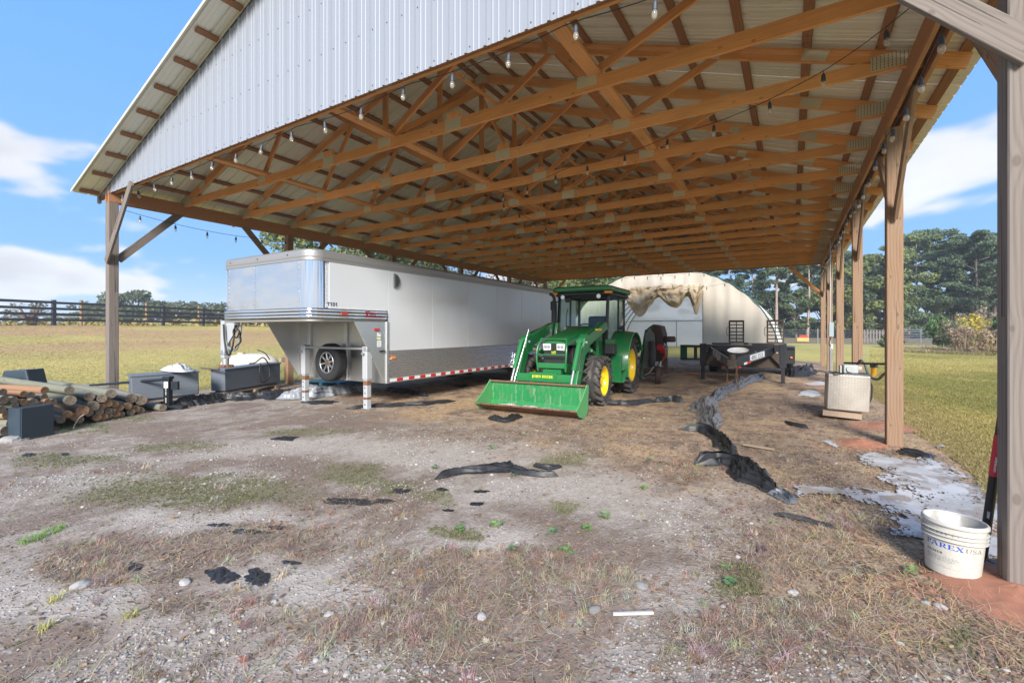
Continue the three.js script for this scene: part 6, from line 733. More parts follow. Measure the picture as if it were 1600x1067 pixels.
{
  const A = gp(1292, 645, 0.1), B = gp(1359, 652, 0.08); const L = A.distanceTo(B), yaw = Math.atan2(-(B.z - A.z), B.x - A.x), t = thing('checkered_tank', 'checkered aluminium fuel tank tilted on a plank under the right hand posts', 'tank', [A.x, 0.06, A.z], yaw); const roll = new THREE.Group();
  const bt = tex(256, 256, (u, v) => { const n = 10; let h = 0; for (const o of [0, 0.5]) { const x = u * n + o, y = v * n + o, i = Math.floor(x), j = Math.floor(y), fx = x - i - 0.5, fy = y - j - 0.5, s = (o ? 1 : -1), a = (fx + s * fy) * 0.707, b = (fx - s * fy) * 0.707; h = Math.max(h, 1 - sst(0.7, 1, Math.hypot(a / 0.42, b / 0.12))); } return [h]; }, false); bt.repeat.set(2.6, 2.6);
  const al = tex(256, 256, (u, v) => { const q = pn(u * 5, v * 4, 4 > 3 ? 5 : 5, 4); return mix3([0.60, 0.56, 0.50], [0.46, 0.41, 0.35], sst(0.35, 0.75, q)); }); const am = new THREE.MeshStandardMaterial({ map: al, bumpMap: bt, bumpScale: 0.006, roughness: 0.40, metalness: 0.55 });
  const H = 0.565, D = 0.5; const gb = rb(L, H, D, L / 2, 0.1 + H / 2, -D / 2, 0.02); { const p = gb.attributes.position, n = gb.attributes.normal, u = gb.attributes.uv; for (let i = 0; i < p.count; i++) { const ax = Math.abs(n.getX(i)), ay = Math.abs(n.getY(i)); u.setXY(i, ax > 0.7 ? p.getZ(i) : p.getX(i), ay > 0.7 ? p.getZ(i) : p.getY(i)); } }
  const tiltZ = -0.035; mesh('tank_body', T(gb, 0, 0, 0, 0, 0, tiltZ), am, t); mesh('plank', [bx(0.5, 0.08, 0.12, 0.2, 0.03, -0.03, 0, 0, -0.05), bx(0.5, 0.08, 0.12, 0.25, 0.03, -0.4, 0, 0, -0.05)], M.pallet, t);
  const y = 0.1 + H - 0.015; mesh('pump', [rb(0.2, 0.13, 0.15, 0.32, y + 0.085, -0.2, 0.015, 0, 0.2), cy(0.05, 0.05, 0.06, 0.32, y + 0.09, -0.115, 16, 1.57), rb(0.03, 0.12, 0.14, 0.2, y + 0.08, -0.2, 0.01), rb(0.06, 0.06, 0.06, 0.45, y + 0.1, -0.2, 0.01)], std([0.40, 0.42, 0.42], 0.45, 0.3), t); mesh('lid', [rb(0.5, 0.015, 0.42, 0.3, y + 0.008, -0.25, 0.005), cy(0.06, 0.06, 0.02, 0.12, y + 0.015, -0.35, 20)], std([0.12, 0.125, 0.13], 0.5, 0.3), t);
  mesh('pump_cable', tube([V3(0.28, y + 0.02, -0.1), V3(0.2, y + 0.012, -0.02), V3(0.1, y + 0.0, 0.008), V3(0.08, y + 0.02, -0.06), V3(0.16, y + 0.03, -0.12)], 0.009, 40), M.black, t);
  mesh('side_pipe', tube([V3(L + 0.01, y - 0.08, -0.12), V3(L + 0.045, y - 0.15, -0.12), V3(L + 0.04, y - 0.35, -0.12), V3(L + 0.02, y - 0.42, -0.12)], 0.012, 20), M.black, t);
  const p = new THREE.Group(); const f0 = gd(1320, 567, 8.1), f1 = gd(1388, 569, 6.6); const pl = thing('fuel_pipe', 'black pipe and hose with an amber filter bowl reaching from the pump to the post', 'pipe', [0, 0, 0]); mesh('pipe', rod(f0, f1, 0.016), M.black, pl);
  const fc = f0.clone().lerp(f1, 0.72); mesh('filter_head', cy(0.048, 0.048, 0.05, fc.x, fc.y - 0.03, fc.z, 18), M.black, pl); mesh('filter_bowl', cy(0.04, 0.034, 0.13, fc.x, fc.y - 0.12, fc.z, 18), phy([0.75, 0.42, 0.04], 0.12, 0, { transmission: 0.5, thickness: 0, clearcoat: 1 }), pl);
  mesh('hose', tube([gd(1340, 569, 7.9), gd(1346, 563, 7.8), gd(1352, 570, 7.7), gd(1357, 584, 7.6), gd(1364, 591, 7.4), gd(1374, 592, 7.1), gd(1380, 586, 6.9), gd(1388, 579, 6.65)], 0.019, 60, 10), std([0.08, 0.08, 0.085], 0.6), pl);
}
// small things on the ground
{
  rnd = mulberry(909);
  { const a = gp(958, 959, 0.03), b = gp(1021, 957, 0.03); single('white_stick', board(a, b, 0.012, 0.012), std([0.55, 0.53, 0.49], 0.6), 'short white stick lying on the gravel in the foreground', 'stick'); }
  { const a = gp(1162, 694, 0.03), b = gp(1210, 702, 0.03); single('lath', board(a, b, 0.04, 0.02), M.pallet, 'pale wooden lath lying on the straw right of the black trail', 'plank'); }
  { const a = gp(1065, 583, 0.04), b = gp(1096, 584, 0.04); single('plank', board(a, b, 0.12, 0.04), M.truss, 'orange plank on the ground left of the flatbed trailer leg', 'plank'); }
  const leaf = s => { const sh = new THREE.Shape(); const r = mulberry(s); for (let i = 0; i <= 20; i++) { const a = i / 20 * 6.283, q = (i % 2 ? 0.45 : 1) * (0.8 + 0.3 * r()); (i ? sh.lineTo.bind(sh) : sh.moveTo.bind(sh))(Math.cos(a) * q, Math.sin(a) * q * 0.8); } const g = new THREE.ShapeGeometry(sh), p = g.attributes.position; for (let i = 0; i < p.count; i++) p.setZ(i, 0.25 * (p.getX(i) ** 2) + 0.15 * p.getY(i)); g.computeVertexNormals(); g.rotateX(-Math.PI / 2); return g; };
  const leafs = [[268, 818, 0.075, 'orange leaf on the mossy ground at the left', [0.5, 0.22, 0.06]], [656, 901, 0.06, 'orange brown leaf on the dirt left of the middle', [0.46, 0.20, 0.07]], [571, 933, 0.045, 'small rust coloured leaf in the foreground left of the middle', [0.36, 0.13, 0.05]], [1385, 826, 0.06, 'orange leaf lying on the edge of the white sheet', [0.55, 0.30, 0.10]], [845, 887, 0.05, 'pale tan leaf in the dead grass in the middle', [0.45, 0.32, 0.20]], [380, 1043, 0.06, 'reddish leaf at the bottom edge of the foreground', [0.34, 0.13, 0.08]], [760, 1010, 0.05, 'tan leaf at the bottom middle of the foreground', [0.5, 0.40, 0.27]]];
  leafs.forEach(([u, v, s, lab, c], i) => { const p = gp(u, v); const g = leaf(i + 2); g.scale(s * 0.6, s * 0.6, s * 0.6); T(g, p.x, padH(p.x, p.z) + 0.02, p.z, rr(-0.2, 0.2), rr(0, 6), rr(-0.2, 0.2)); single('fallen_leaf', g, std(c, 0.8), lab, 'leaf'); });
  const rocks = [[288, 917, 0.035, 'pale flat stone left of the middle foreground'], [514, 963, 0.025, 'white stone in the foreground left of the bottom middle'], [753, 965, 0.03, 'whitish stone in the bottom middle of the foreground'], [1003, 920, 0.04, 'blue grey stone above the white stick'], [929, 958, 0.035, 'slate grey stone left of the white stick'], [126, 922, 0.05, 'pale stone at the left of the foreground'], [1470, 955, 0.03, 'grey stone in front of the white bucket'], [1448, 948, 0.025, 'small brown stone in front of the bucket on its left'], [20, 690, 0.14, 'flat grey stone at the foot of the dark bin'], [1240, 930, 0.03, 'pale stone in the dead grass at lower right']];
  rocks.forEach(([u, v, s, lab], i) => { const g = new THREE.IcosahedronGeometry(1, 2), p = g.attributes.position; for (let k = 0; k < p.count; k++) { const q = V3().fromBufferAttribute(p, k), f = 0.7 + 0.5 * n3(q.x * 1.4 + i * 9, q.y * 1.4, q.z * 1.4 + 4); p.setXYZ(k, q.x * f * s, q.y * f * s * 0.5, q.z * f * s * 0.8); } g.computeVertexNormals(); const c = gp(u, v); T(g, c.x, padH(c.x, c.z) + s * 0.1, c.z, 0, i, 0); const k = [0.36, 0.42, 0.42, 0.24, 0.2, 0.36, 0.38, 0.36, 0.33, 0.46][i]; single('stone', g, std([k, k * 0.97, k * 0.94], 0.9), lab, 'stone'); });
  // little green weeds and the grass tuft on the left
  const weedG = s => { const r = mulberry(s), gs = []; for (let i = 0; i < 16; i++) { const a = r() * 6.283, d = r() * 0.05, g = new THREE.CircleGeometry(0.011 + 0.008 * r(), 6); g.scale(1, 0.55, 1); g.rotateX(-1.2 + r() * 0.7); g.rotateY(a); g.translate(Math.cos(a) * d, 0.01 + 0.045 * r(), Math.sin(a) * d); gs.push(g); } return join(gs); };
  const weeds = [[720, 833, 'left of the middle'], [771, 828, 'just left of the middle foreground'], [868, 838, 'in the middle near the dead grass'], [915, 832, 'right of the middle'], [943, 812, 'right of the middle, farther back'], [805, 746, 'on the black plastic strip'], [768, 704, 'behind the black plastic strip'], [1130, 897, 'on the right foreground'], [1148, 920, 'at the lower right beside gravel'], [884, 868, 'below the middle'], [1005, 768, 'on the dust left of the plastic trail'], [680, 735, 'far left of the plastic strip'], [1425, 903, 'in front of the bucket'], [1015, 722, 'on the dust before the trail'], [805, 868, 'in the dead grass of the middle']];
  const wm = [[0.10, 0.22, 0.05], [0.14, 0.26, 0.07], [0.09, 0.18, 0.07]].map(c => phy(c, 0.8, 0, { transmission: 0.2, thickness: 0 }));
  weeds.forEach(([u, v, w], i) => { const c = gp(u, v), g = weedG(i + 1); g.scale(1.1, 0.9, 1.1); T(g, c.x, padH(c.x, c.z), c.z, 0, i, 0); single('weed', g, wm[i % 3], `small green weed growing in the dirt ${w}`, 'weed', 'green weeds in the dirt'); });
  { const gs = []; for (const [u, v] of [[35, 852], [50, 848], [64, 842], [78, 838], [90, 832]]) for (let k = 0; k < 3; k++) { const c = gp(u + rr(-8, 8), v + rr(-3, 3)); gs.push(T(tuftGeo(16, 0.055, 0.0018, 1.1, Math.floor(u + k)), c.x, padH(c.x, c.z), c.z)); } single('grass_tuft', gs, phy([0.20, 0.36, 0.07], 0.8, 0, { transmission: 0.2, thickness: 0 }), 'bright green tuft of grass on the dirt at the far left foreground', 'grass tuft'); }
  [[440, 905, 'pale dead grass star left of the middle'], [90, 887, 'pale dry grass star at the far left'], [85, 945, 'yellow green tuft at the lower left'], [205, 970, 'yellow green dry tuft at the lower left near the middle'], [70, 990, 'yellowish tuft in the lower left corner'], [228, 734, 'long pale dead grass clump on the left gravel']].forEach(([u, v, lab], i) => { const c = gp(u, v); single('dry_tuft', T(tuftGeo(34, i === 5 ? 0.13 : 0.07, 0.0016, 1.45, 600 + i), c.x, padH(c.x, c.z), c.z), std(i < 2 || i === 5 ? [0.55, 0.46, 0.34] : [0.42, 0.40, 0.13], 0.85), lab, 'grass tuft'); });
  // tufts of green along the pile
  { const gs = []; for (let i = 0; i < 60; i++) { const c = gp(rr(90, 170), rr(665, 678)); gs.push(T(tuftGeo(8, 0.05, 0.002, 0.9, i), c.x, padH(c.x, c.z), c.z)); } const o = single('grass_edge', gs, phy([0.13, 0.24, 0.05], 0.8, 0, { transmission: 0.2, thickness: 0 }), 'green grass fringe in front of the post pile', 'grass'); o.userData.kind = 'stuff'; }
  { const a = gp(110, 672), t = single('curved_twig', tube([gp(113, 670, 0.02), gp(118, 660, 0.1), gp(124, 652, 0.18), gp(131, 648, 0.24)], 0.006, 20), std([0.45, 0.40, 0.33], 0.9), 'thin pale twig curving up in front of the post pile', 'twig'); }
  // teal pallet under the trailer
  { const c = gp(515, 606), t = thing('wooden_pallet', 'teal painted pallet lying under the trailer behind the spare wheel', 'pallet', [c.x - 0.2, 0.02, c.z - 0.3], 0.2); const m = std([0.06, 0.17, 0.24], 0.7); for (let i = 0; i < 6; i++) mesh('slat', bx(1.1, 0.02, 0.1, 0, 0.13, -0.45 + i * 0.17), m, t); for (const x of [-0.5, 0, 0.5]) mesh('runner', bx(0.09, 0.1, 1.0, x, 0.07, 0), m, t); }
}

// ================================================================ FENCES
{
  rnd = mulberry(717);
  const dk = std([0.06, 0.066, 0.08], 0.75), t = thing('board_fence', 'dark four rail board fence across the top of the left field', 'fence'); const dir = V3(-0.335, 0, -0.942), s0 = V3(-35.43, 0, -8.63); const P = []; for (let k = -5; k <= 13; k++) { const p = s0.clone().addScaledVector(dir, k * 3.25); p.y = terr(p.x, p.z); P.push(p); }
  for (const p of P) mesh('fence_post', rb(0.17, 1.75, 0.17, p.x, p.y + 0.58, p.z, 0.015, 0, 0.34, 0, 1), dk, t);
  for (let i = 0; i < P.length - 1; i++) for (const h of [0.33, 0.65, 0.96, 1.30]) mesh('rail', board(P[i].clone().add(V3(0.1, h + rr(-0.012, 0.012), 0)), P[i + 1].clone().add(V3(0.1, h + rr(-0.012, 0.012), 0)), 0.14, 0.03, V3(0.94, 0, -0.33)), dk, t);
  const w = thing('wire_fence', 'thin wire fence on tall wooden posts beyond the dark board fence', 'fence'); const Q = []; for (const [u, d] of [[-30, 36], [126, 38], [228, 42], [310, 47], [400, 54]]) { const p = gd(u, 500, d); p.y = terr(p.x, p.z); Q.push(p); mesh('fence_post', cy(0.1, 0.11, 2.6, p.x, p.y + 1.0, p.z, 10), M.post, w); } for (const h of [0.9, 1.4, 1.9]) for (let i = 0; i < Q.length - 1; i++) mesh('wire', rod(Q[i].clone().add(V3(0, h, 0)), Q[i + 1].clone().add(V3(0, h, 0)), 0.012, 0.012, 4), M.galv, w);
  // right field: wire fence, silver gate panels
  const rf = thing('wire_fence', 'grey wire fence at the foot of the dark trees across the right field', 'fence'); const R0 = V3(-4, 0, -57), R1 = V3(40, 0, -50); for (let i = 0; i <= 14; i++) { const p = R0.clone().lerp(R1, i / 14); mesh('fence_post', cy(0.06, 0.07, 1.6, p.x, 0.75, p.z, 8), std([0.20, 0.20, 0.19], 0.8), rf); } for (let h = 0.2; h < 1.45; h += 0.2) mesh('wire', rod(R0.clone().setY(h), R1.clone().setY(h), 0.016, 0.016, 4), std([0.22, 0.26, 0.28], 0.5, 0.3), rf);
  const gt = thing('gate_panel', 'silver tubular livestock gate before the trees on the right', 'gate'); const g0 = gd(1411, 540, 49), g1 = gd(1482, 541, 46); for (let i = 0; i < 6; i++) mesh('rail', rod(V3(g0.x, 0.25 + i * 0.24, g0.z), V3(g1.x, 0.25 + i * 0.24, g1.z), 0.03, 0.03, 8), M.steel, gt); for (const k of [0, 0.42, 0.75, 1]) mesh('upright', rod(V3(mix(g0.x, g1.x, k), 0.05, mix(g0.z, g1.z, k)), V3(mix(g0.x, g1.x, k), 1.55, mix(g0.z, g1.z, k)), 0.035, 0.035, 8), M.steel, gt);
  { const c = gd(1366, 540, 49), s = thing('slatted_crate', 'grey weathered slatted crate in front of the trees left of the gate', 'crate', [c.x, 0, c.z], 0.2); for (let i = 0; i < 9; i++) mesh('slat', bx(0.16, 1.3 + 0.1 * (i % 3), 0.05, -1.1 + i * 0.27, 0.7, 0), M.postGrey, s); mesh('rail', [bx(2.6, 0.1, 0.06, 0, 0.4, -0.06), bx(2.6, 0.1, 0.06, 0, 1.1, -0.06)], M.postGrey, s); }
  { const c = gd(1255, 540, 54), s = thing('feed_trough', 'small red and yellow plastic feed trough at the far edge of the lawn', 'trough', [c.x, 0, c.z]); mesh('tub', rb(1.2, 0.45, 0.7, 0, 0.25, 0, 0.08), std([0.65, 0.42, 0.10], 0.5), s); mesh('lid', rb(0.9, 0.35, 0.6, 0.05, 0.62, 0, 0.1), std([0.55, 0.03, 0.03], 0.5), s); }
}
// ================================================================ TREES AND SHRUBS
const leafM = phy([1, 1, 1], 0.9, 0, { vertexColors: true, transmission: 0.35, thickness: 0 });
const barkT = tex(128, 256, (u, v) => { const q = pn(u * 10, v * 12, 2 > 1 ? 10 : 10, 3), s = pn(u * 24, v * 8, 8, 2); return mix3([0.25, 0.20, 0.17], [0.11, 0.085, 0.07], sst(0.35, 0.65, q * 0.6 + s * 0.4)); }); barkT.repeat.set(2, 4);
const barkM = new THREE.MeshStandardMaterial({ map: barkT, roughness: 0.95 }), paleBark = new THREE.MeshStandardMaterial({ map: barkT, color: new THREE.Color().setRGB(1.9, 1.85, 1.85), roughness: 0.95 });
function leaves(clusters, per, size, cols, seed, flat = 1) { const r = mulberry(seed), pos = [], col = [], nor = []; const a = V3(), b = V3(), n = V3();
  for (const [cx, c_y, cz, R, RY = R * 0.7, k = 1] of clusters) for (let i = 0; i < per * k; i++) { let x, y, z, d; do { x = r() * 2 - 1; y = r() * 2 - 1; z = r() * 2 - 1; d = x * x + y * y + z * z; } while (d > 1 || d < 0.12 && r() < 0.6); const px = cx + x * R, py = c_y + y * RY, pz = cz + z * R, s = size * (0.6 + 0.8 * r()); n.set(r() - 0.5, (r() - 0.2) * flat, r() - 0.5).normalize(); a.set(r() - 0.5, r() - 0.5, r() - 0.5).cross(n).normalize(); b.copy(n).cross(a).multiplyScalar(0.55 * s); a.multiplyScalar(s); const c = cols[Math.floor(r() * cols.length)], q = 0.75 + 0.5 * r();
    const P = [[-a.x, -a.y, -a.z], [b.x, b.y, b.z], [a.x, a.y, a.z], [-b.x, -b.y, -b.z]]; for (const j of [0, 2, 1, 0, 3, 2]) { pos.push(px + P[j][0], py + P[j][1], pz + P[j][2]); nor.push(n.x, n.y, n.z); col.push(c[0] * q, c[1] * q, c[2] * q); } }
  const g = new THREE.BufferGeometry(); g.setAttribute('position', new THREE.Float32BufferAttribute(pos, 3)); g.setAttribute('normal', new THREE.Float32BufferAttribute(nor, 3)); g.setAttribute('color', new THREE.Float32BufferAttribute(col, 3)); return g; }
function limb(a, b, r0, r1, bend, rs = 6) { const m = a.clone().lerp(b, 0.5).add(bend), c = new THREE.CatmullRomCurve3([a, m, b]), g = new THREE.TubeGeometry(c, 8, 1, rs), p = g.attributes.position; for (let i = 0; i <= 8; i++) { const k = mix(r0, r1, i / 8), o = c.getPointAt(i / 8); for (let j = 0; j <= rs; j++) { const q = i * (rs + 1) + j; p.setXYZ(q, o.x + (p.getX(q) - o.x) * k, o.y + (p.getY(q) - o.y) * k, o.z + (p.getZ(q) - o.z) * k); } } g.computeVertexNormals(); return g; }
const PINE = [[0.13, 0.20, 0.10], [0.16, 0.235, 0.11], [0.10, 0.165, 0.085], [0.19, 0.25, 0.11]], OAK = [[0.15, 0.21, 0.075], [0.18, 0.24, 0.085], [0.11, 0.17, 0.065], [0.22, 0.25, 0.09]];
function pine(seed, H, crown0, spread, per, dense, pale) { const r = mulberry(seed), limbs = [], cl = []; const trunk = [limb(V3(0, -0.2, 0), V3((r() - 0.5) * 0.8, H * 0.97, (r() - 0.5) * 0.8), 0.26, 0.06, V3((r() - 0.5) * 0.5, 0, (r() - 0.5) * 0.5), 8)]; const n = dense;
  for (let i = 0; i < n; i++) { const f = i / (n - 1), y = mix(crown0 * H, H * 0.95, f), a = i * 2.4 + r(), L = spread * (0.45 + 0.75 * Math.sin(Math.PI * Math.min(1, 0.25 + 0.75 * f)) * (0.6 + 0.5 * r())); const tip = V3(Math.cos(a) * L, y + L * (0.12 + 0.25 * f), Math.sin(a) * L); limbs.push(limb(V3(0, y - 0.3, 0), tip, 0.07, 0.02, V3(0, 0.15 * L * (r() - 0.3), 0), 5)); for (const q of [0.55, 0.8, 1.02]) cl.push([tip.x * q + (r() - 0.5), y + (tip.y - y) * q + 0.2 + 0.5 * (r() - 0.5), tip.z * q + (r() - 0.5), 0.7 + 0.6 * r(), 0.35 + 0.3 * r()]); } cl.push([0, H, 0, 0.9, 0.7]);
  const t = new THREE.Group(); mesh('trunk', trunk, pale ? paleBark : barkM, t); mesh('branches', limbs, barkM, t); mesh('crown', leaves(cl, per, 0.2, PINE, seed + 3, 0.6), leafM, t); return t; }
const crownTones = [[0.8, 0.82, 0.8], [1.0, 0.98, 0.85], [0.66, 0.7, 0.7], [1.15, 1.06, 0.8]].map(c => { const m = leafM.clone(); m.color.setRGB(...c); return m; });
function broad(seed, H, base, spread, per, cols, sz = 0.26, n = 26) { const r = mulberry(seed), limbs = [], cl = []; for (let i = 0; i < n; i++) { const f = r(), a = i * 2.4 + r(), y = mix(base * H, H * 0.93, f), k = Math.sqrt(Math.max(0.05, 1 - Math.pow((y / H - 0.58) / 0.46, 2))), L = spread * k * Math.sqrt(0.12 + 0.88 * r()); cl.push([Math.cos(a) * L, y, Math.sin(a) * L, spread * (0.22 + 0.16 * r()), spread * (0.15 + 0.12 * r())]); if (i % 2 === 0) limbs.push(limb(V3(0, mix(base * H * 0.7, y * 0.8, 0.5), 0), V3(Math.cos(a) * L * 0.95, y, Math.sin(a) * L * 0.95), 0.11, 0.025, V3(0, -0.3 * r(), 0), 5)); }
  const t = new THREE.Group(); mesh('trunk', limb(V3(0, -0.2, 0), V3((r() - 0.5), H * 0.75, (r() - 0.5)), 0.26, 0.08, V3((r() - 0.5) * 0.4, 0, 0), 8), barkM, t); mesh('branches', limbs, barkM, t); mesh('crown', leaves(cl, per, sz, cols, seed + 5), leafM, t); return t; }
function plant(proto, name, label, cat, p, turn, sc, group) { const o = proto.clone(); o.name = numbered(name); o.position.set(p.x, terr(p.x, p.z) - 0.02, p.z); if (name === 'pine_tree' || name === 'broadleaf_tree') { const k = Math.floor(rnd() * 4); o.children[2].material = crownTones[k]; } o.rotation.y = turn; o.scale.set(sc[0], sc[1], sc[0]); o.userData = { label, category: cat }; if (group) o.userData.group = group; scene.add(o); return o; }
{
  rnd = mulberry(1234);
  const pines = [pine(1, 17, 0.34, 4.4, 190, 24), pine(2, 18, 0.55, 3.4, 170, 16, true), pine(3, 16, 0.28, 4.8, 200, 26), pine(4, 17.5, 0.68, 3.8, 170, 13, true)], dens = [broad(11, 13, 0.12, 4.4, 240, OAK, 0.27), broad(12, 12, 0.1, 4.0, 240, [...PINE, ...OAK], 0.26), broad(13, 11, 0.08, 4.6, 230, PINE, 0.26, 30)];
  const ordn = ['first', 'second', 'third', 'fourth', 'fifth', 'sixth', 'seventh', 'eighth', 'ninth', 'tenth', 'eleventh', 'twelfth', 'thirteenth', 'fourteenth', 'fifteenth', 'sixteenth', 'seventeenth', 'eighteenth', 'nineteenth', 'twentieth', 'twenty first', 'twenty second', 'twenty third', 'twenty fourth'];
  // [u, distance, kind, height factor] front row of dense trees, then pines behind
  const D = [[850, 62, 0, 1.0], [905, 66, 1, 1.0], [950, 64, 2, 0.95], [1000, 72, 0, 1], [1120, 76, 1, 0.8], [1160, 80, 2, 0.85], [1205, 84, 0, 0.8], [1245, 80, 1, 0.75], [1285, 86, 2, 0.9], [1318, 80, 0, 1.05], [1352, 78, 1, 1.15], [1385, 76, 0, 1.15], [1418, 76, 2, 0.85], [1448, 78, 0, 0.72], [1478, 80, 1, 0.8], [1510, 78, 2, 0.85], [1548, 80, 0, 0.8], [1585, 78, 2, 0.8], [1630, 78, 1, 0.9]];
  D.forEach(([u, d, k, s], i) => { plant(dens[k], 'broadleaf_tree', `dense dark green tree in the back tree line, ${ordn[i]} dense tree from the left`, 'tree', gd(u, 515, d), rr(0, 6), [s * rr(0.9, 1.05), s], 'dense trees of the back tree line'); });
  const Pn = [[870, 84, 0, 0.9], [930, 86, 1, 0.9], [1105, 92, 2, 1], [1140, 88, 3, 1], [1176, 96, 1, 1.05], [1214, 74, 1, 1.0], [1232, 98, 0, 1], [1262, 78, 3, 0.95], [1285, 96, 2, 1], [1312, 90, 1, 0.95], [1340, 92, 0, 0.95], [1375, 90, 3, 0.9], [1402, 92, 2, 0.9], [1436, 82, 3, 1.03], [1462, 84, 3, 1.1], [1484, 88, 0, 0.98], [1502, 76, 2, 1.04], [1530, 72, 2, 1.0], [1556, 74, 0, 0.97], [1592, 76, 2, 1.0]];
  Pn.forEach(([u, d, k, s], i) => { plant(pines[k], 'pine_tree', `tall pine in the back tree line, ${ordn[i]} pine from the left`, 'tree', gd(u, 515, d), rr(0, 6), [s, s], 'pines of the back tree line'); });
  // understorey that reads as one mass
  { const it = []; for (let i = 0; i < 9000; i++) { const u = rr(820, 1640), d = rr(82, 104), p = gd(u, 515, d); it.push({ x: p.x, y: 0.2 + 3.6 * Math.pow(rnd(), 1.6), z: p.z, rx: rr(0, 6), ry: rr(0, 6), s: rr(0.25, 0.6), c: mix3([0.03, 0.05, 0.02], [0.10, 0.085, 0.035], rnd() * rnd()) }); } scatter('undergrowth', prep(new THREE.CircleGeometry(0.8, 5)), std([1, 1, 1], 0.95), it, 'dark undergrowth below the trees at the back'); }
  // trees behind the left side of the barn
  const oakA = broad(31, 11.5, 0.3, 5.2, 420, OAK, 0.19, 34), oakB = broad(32, 10, 0.35, 4.6, 110, [[0.09, 0.09, 0.035], [0.12, 0.10, 0.05], [0.06, 0.07, 0.03]], 0.17, 26);
  plant(oakA, 'oak_tree', 'leafy oak seen above the trailer roof behind the left eave', 'tree', gd(545, 515, 36), 0.5, [1.02, 1]); plant(oakA, 'oak_tree', 'second leafy oak farther back above the middle of the trailer roof', 'tree', gd(640, 515, 50), 2.5, [0.8, 0.9]);
  plant(oakB, 'sparse_tree', 'thinly leaved tree above the trailer roof left of the tractor', 'tree', gd(735, 515, 52), 1.5, [1, 0.85]); plant(oakB, 'sparse_tree', 'thinly leaved tree behind the far left barn corner', 'tree', gd(835, 515, 60), 3.5, [1, 0.95]); plant(oakA, 'oak_tree', 'leafy oak behind the tractor cab beside the tunnel', 'tree', gd(905, 515, 46), 4.1, [0.85, 0.85]);
  // far trees over the left fence
  const far = [broad(41, 8.6, 0.08, 5.0, 110, [[0.09, 0.13, 0.05], [0.13, 0.16, 0.06], [0.07, 0.10, 0.045]], 0.34), broad(42, 7.4, 0.06, 4.6, 110, [[0.12, 0.15, 0.06], [0.16, 0.17, 0.07], [0.09, 0.11, 0.05]], 0.34)];
  [[-40, 130, 0, 0.6], [20, 135, 1, 0.6], [70, 140, 0, 0.62], [108, 138, 1, 0.66], [138, 118, 0, 0.85], [160, 125, 1, 0.95], [184, 116, 1, 1.0], [204, 112, 0, 1.12], [236, 130, 1, 0.8], [262, 122, 0, 0.85], [285, 120, 1, 0.95], [312, 126, 0, 0.88], [340, 124, 1, 0.95], [372, 130, 0, 0.85], [405, 132, 1, 0.85], [440, 128, 0, 0.8]].forEach(([u, d, k, s], i) => plant(far[k], 'field_tree', `distant rounded tree beyond the left board fence, ${ordn[i]} from the left`, 'tree', gd(u, 515, d), rr(0, 6), [s, s], 'distant trees beyond the left fence'));
  { const it = []; for (let i = 0; i < 5000; i++) { const u = rr(-80, 470), d = rr(38, 60), p = gd(u, 515, d); it.push({ x: p.x, y: terr(p.x, p.z) + 0.9 * rnd() * rnd(), z: p.z, rx: rr(0, 6), ry: rr(0, 6), s: rr(0.10, 0.25), c: mix3([0.22, 0.20, 0.06], [0.36, 0.28, 0.12], rnd()) }); } scatter('tall_weeds', prep(new THREE.CircleGeometry(0.8, 4)), std([1, 1, 1], 0.95), it, 'yellow brown weeds behind the dark board fence'); }
  { const g = broad(51, 1.7, 0.05, 0.9, 30, [[0.14, 0.12, 0.07], [0.10, 0.10, 0.05]], 0.07, 14); plant(g, 'dry_bush', 'thin dark bush behind the board fence at the far left', 'bush', gd(45, 505, 37), 0, [1.6, 1.25]); }
  // brush island on the right lawn
  const twigs = (seed, n, H, sp, c) => { const r = mulberry(seed), gs = []; for (let i = 0; i < n; i++) { const a = r() * 6.283, d = sp * Math.sqrt(r()), L = H * (0.5 + 0.6 * r()); gs.push(limb(V3(Math.cos(a) * d * 0.5, -0.05, Math.sin(a) * d * 0.5), V3(Math.cos(a) * d * 1.3, L, Math.sin(a) * d * 1.3), 0.012, 0.004, V3(Math.cos(a) * 0.1, 0.2, Math.sin(a) * 0.1), 4)); } return gs; };
  function bush(name, label, u, v, d, R, H, cols, per, sz, seed, tw = [0.30, 0.22, 0.15]) { const p = gd(u, v, d), t = thing(name, label, 'bush', [p.x, terr(p.x, p.z), p.z]), r = mulberry(seed), cl = []; for (let i = 0; i < 16; i++) { const a = r() * 6.283, q = Math.sqrt(r()), y = H * (0.12 + 0.8 * r()), k = Math.sqrt(Math.max(0.1, 1 - Math.pow(y / H * 1.05 - 0.35, 2))); cl.push([Math.cos(a) * q * R * k * 0.8, y, Math.sin(a) * q * R * k * 0.8, R * 0.3, H * 0.16]); } mesh("foliage", leaves(cl, per, sz, cols.map(c => c.map(v => v * 1.45)), seed), leafM, t); mesh('stems', twigs(seed + 1, 40, H * 0.95, R * 0.7, tw), std(tw, 0.9), t); return t; }
  bush('cedar_bush', 'dark green cedar bush left of the brush island on the right lawn', 1476, 540, 33, 1.05, 2.5, [[0.05, 0.11, 0.035], [0.07, 0.14, 0.045], [0.09, 0.15, 0.05]], 130, 0.1, 71);
  bush('yellow_bush', 'yellow flowering bush at the top of the brush island', 1530, 545, 29, 1.35, 2.35, [[0.42, 0.30, 0.03], [0.50, 0.38, 0.05], [0.20, 0.20, 0.05], [0.13, 0.16, 0.04]], 95, 0.085, 72);
  bush('dry_bush', 'brown dry bramble mound at the front of the brush island', 1507, 555, 27, 0.85, 1.55, [[0.26, 0.19, 0.13], [0.33, 0.25, 0.18], [0.20, 0.15, 0.10]], 90, 0.06, 73);
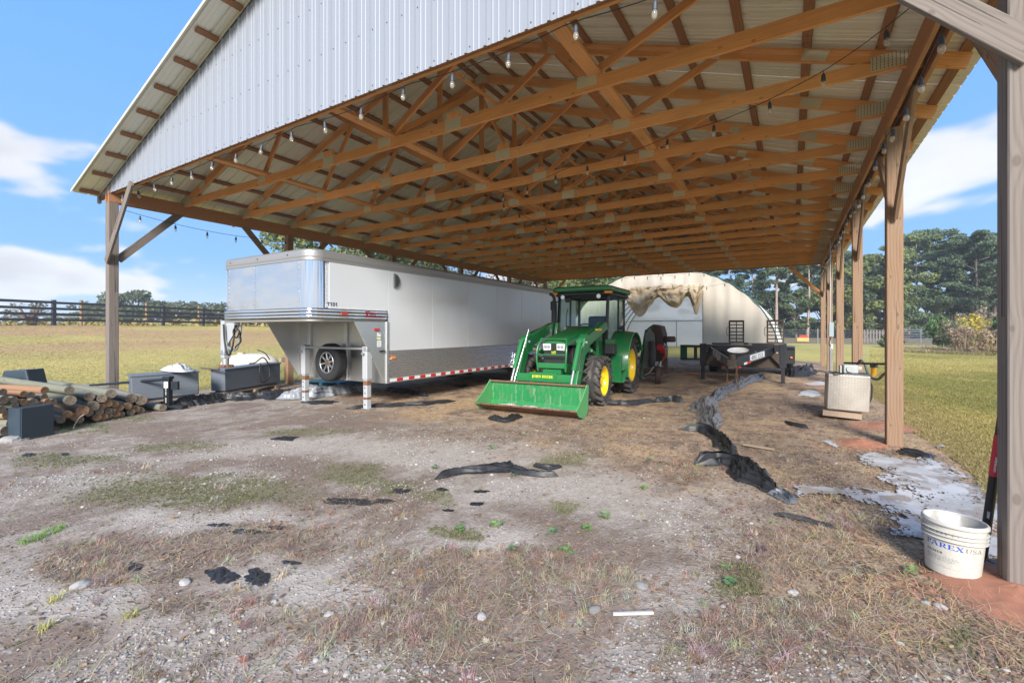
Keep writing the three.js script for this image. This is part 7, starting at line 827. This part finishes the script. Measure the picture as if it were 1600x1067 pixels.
  bush('dry_bush', 'reddish brown dry brush at the right of the brush island', 1552, 556, 26, 0.9, 1.5, [[0.33, 0.20, 0.12], [0.28, 0.22, 0.12], [0.38, 0.30, 0.2]], 80, 0.06, 74);
  bush('dry_bush', 'pale seed headed shrub behind the yellow bush', 1500, 540, 31, 1.2, 2.6, [[0.34, 0.28, 0.22], [0.22, 0.18, 0.11], [0.15, 0.15, 0.07]], 55, 0.07, 75);
  bush('dry_bush', 'tall brown seed heads above the yellow bush', 1535, 545, 31, 0.7, 3.0, [[0.32, 0.24, 0.17], [0.25, 0.19, 0.13]], 45, 0.07, 79);
  bush('cedar_bush', 'green cedar bush at the right edge beside the corner post', 1575, 545, 27, 0.7, 2.4, [[0.05, 0.11, 0.035], [0.08, 0.14, 0.04]], 110, 0.09, 76);
  bush('cedar_bush', 'low dark green shrub right behind the second post', 1392, 548, 36, 0.9, 0.9, [[0.05, 0.09, 0.04], [0.08, 0.12, 0.05]], 70, 0.09, 77);
  bush('dry_bush', 'low pinkish dry grass mound left of the brush island', 1465, 553, 30, 1.4, 0.42, [[0.36, 0.26, 0.19], [0.30, 0.22, 0.15], [0.25, 0.22, 0.1]], 60, 0.05, 78);
  bush('dry_bush', 'dry brown stalks behind the second post on the right lawn', 1402, 545, 40, 1.3, 1.6, [[0.30, 0.24, 0.17], [0.25, 0.19, 0.12]], 40, 0.06, 80);
  { const it = []; for (let i = 0; i < 6000; i++) { const a = rnd() * 6.283, q = Math.sqrt(rnd()), c = gd(1512, 550, 28), x = c.x + Math.cos(a) * q * 3.6, z = c.z + Math.sin(a) * q * 2.6; it.push({ x, y: terr(x, z), z, ry: rr(0, 6), s: rr(0.6, 2.6), c: mix3([0.22, 0.20, 0.07], [0.40, 0.31, 0.19], rnd()) }); } scatter('rough_grass', tuftGeo(7, 0.13, 0.004, 0.8, 63), tint, it, 'rough dry grass around the brush island'); }
}
scene.traverse(o => { if (o.isMesh) { o.castShadow = true; o.receiveShadow = true; } });
scene.fog = new THREE.FogExp2(new THREE.Color().setRGB(0.80, 0.88, 0.95), 0.0007);
renderer.render(scene, camera);
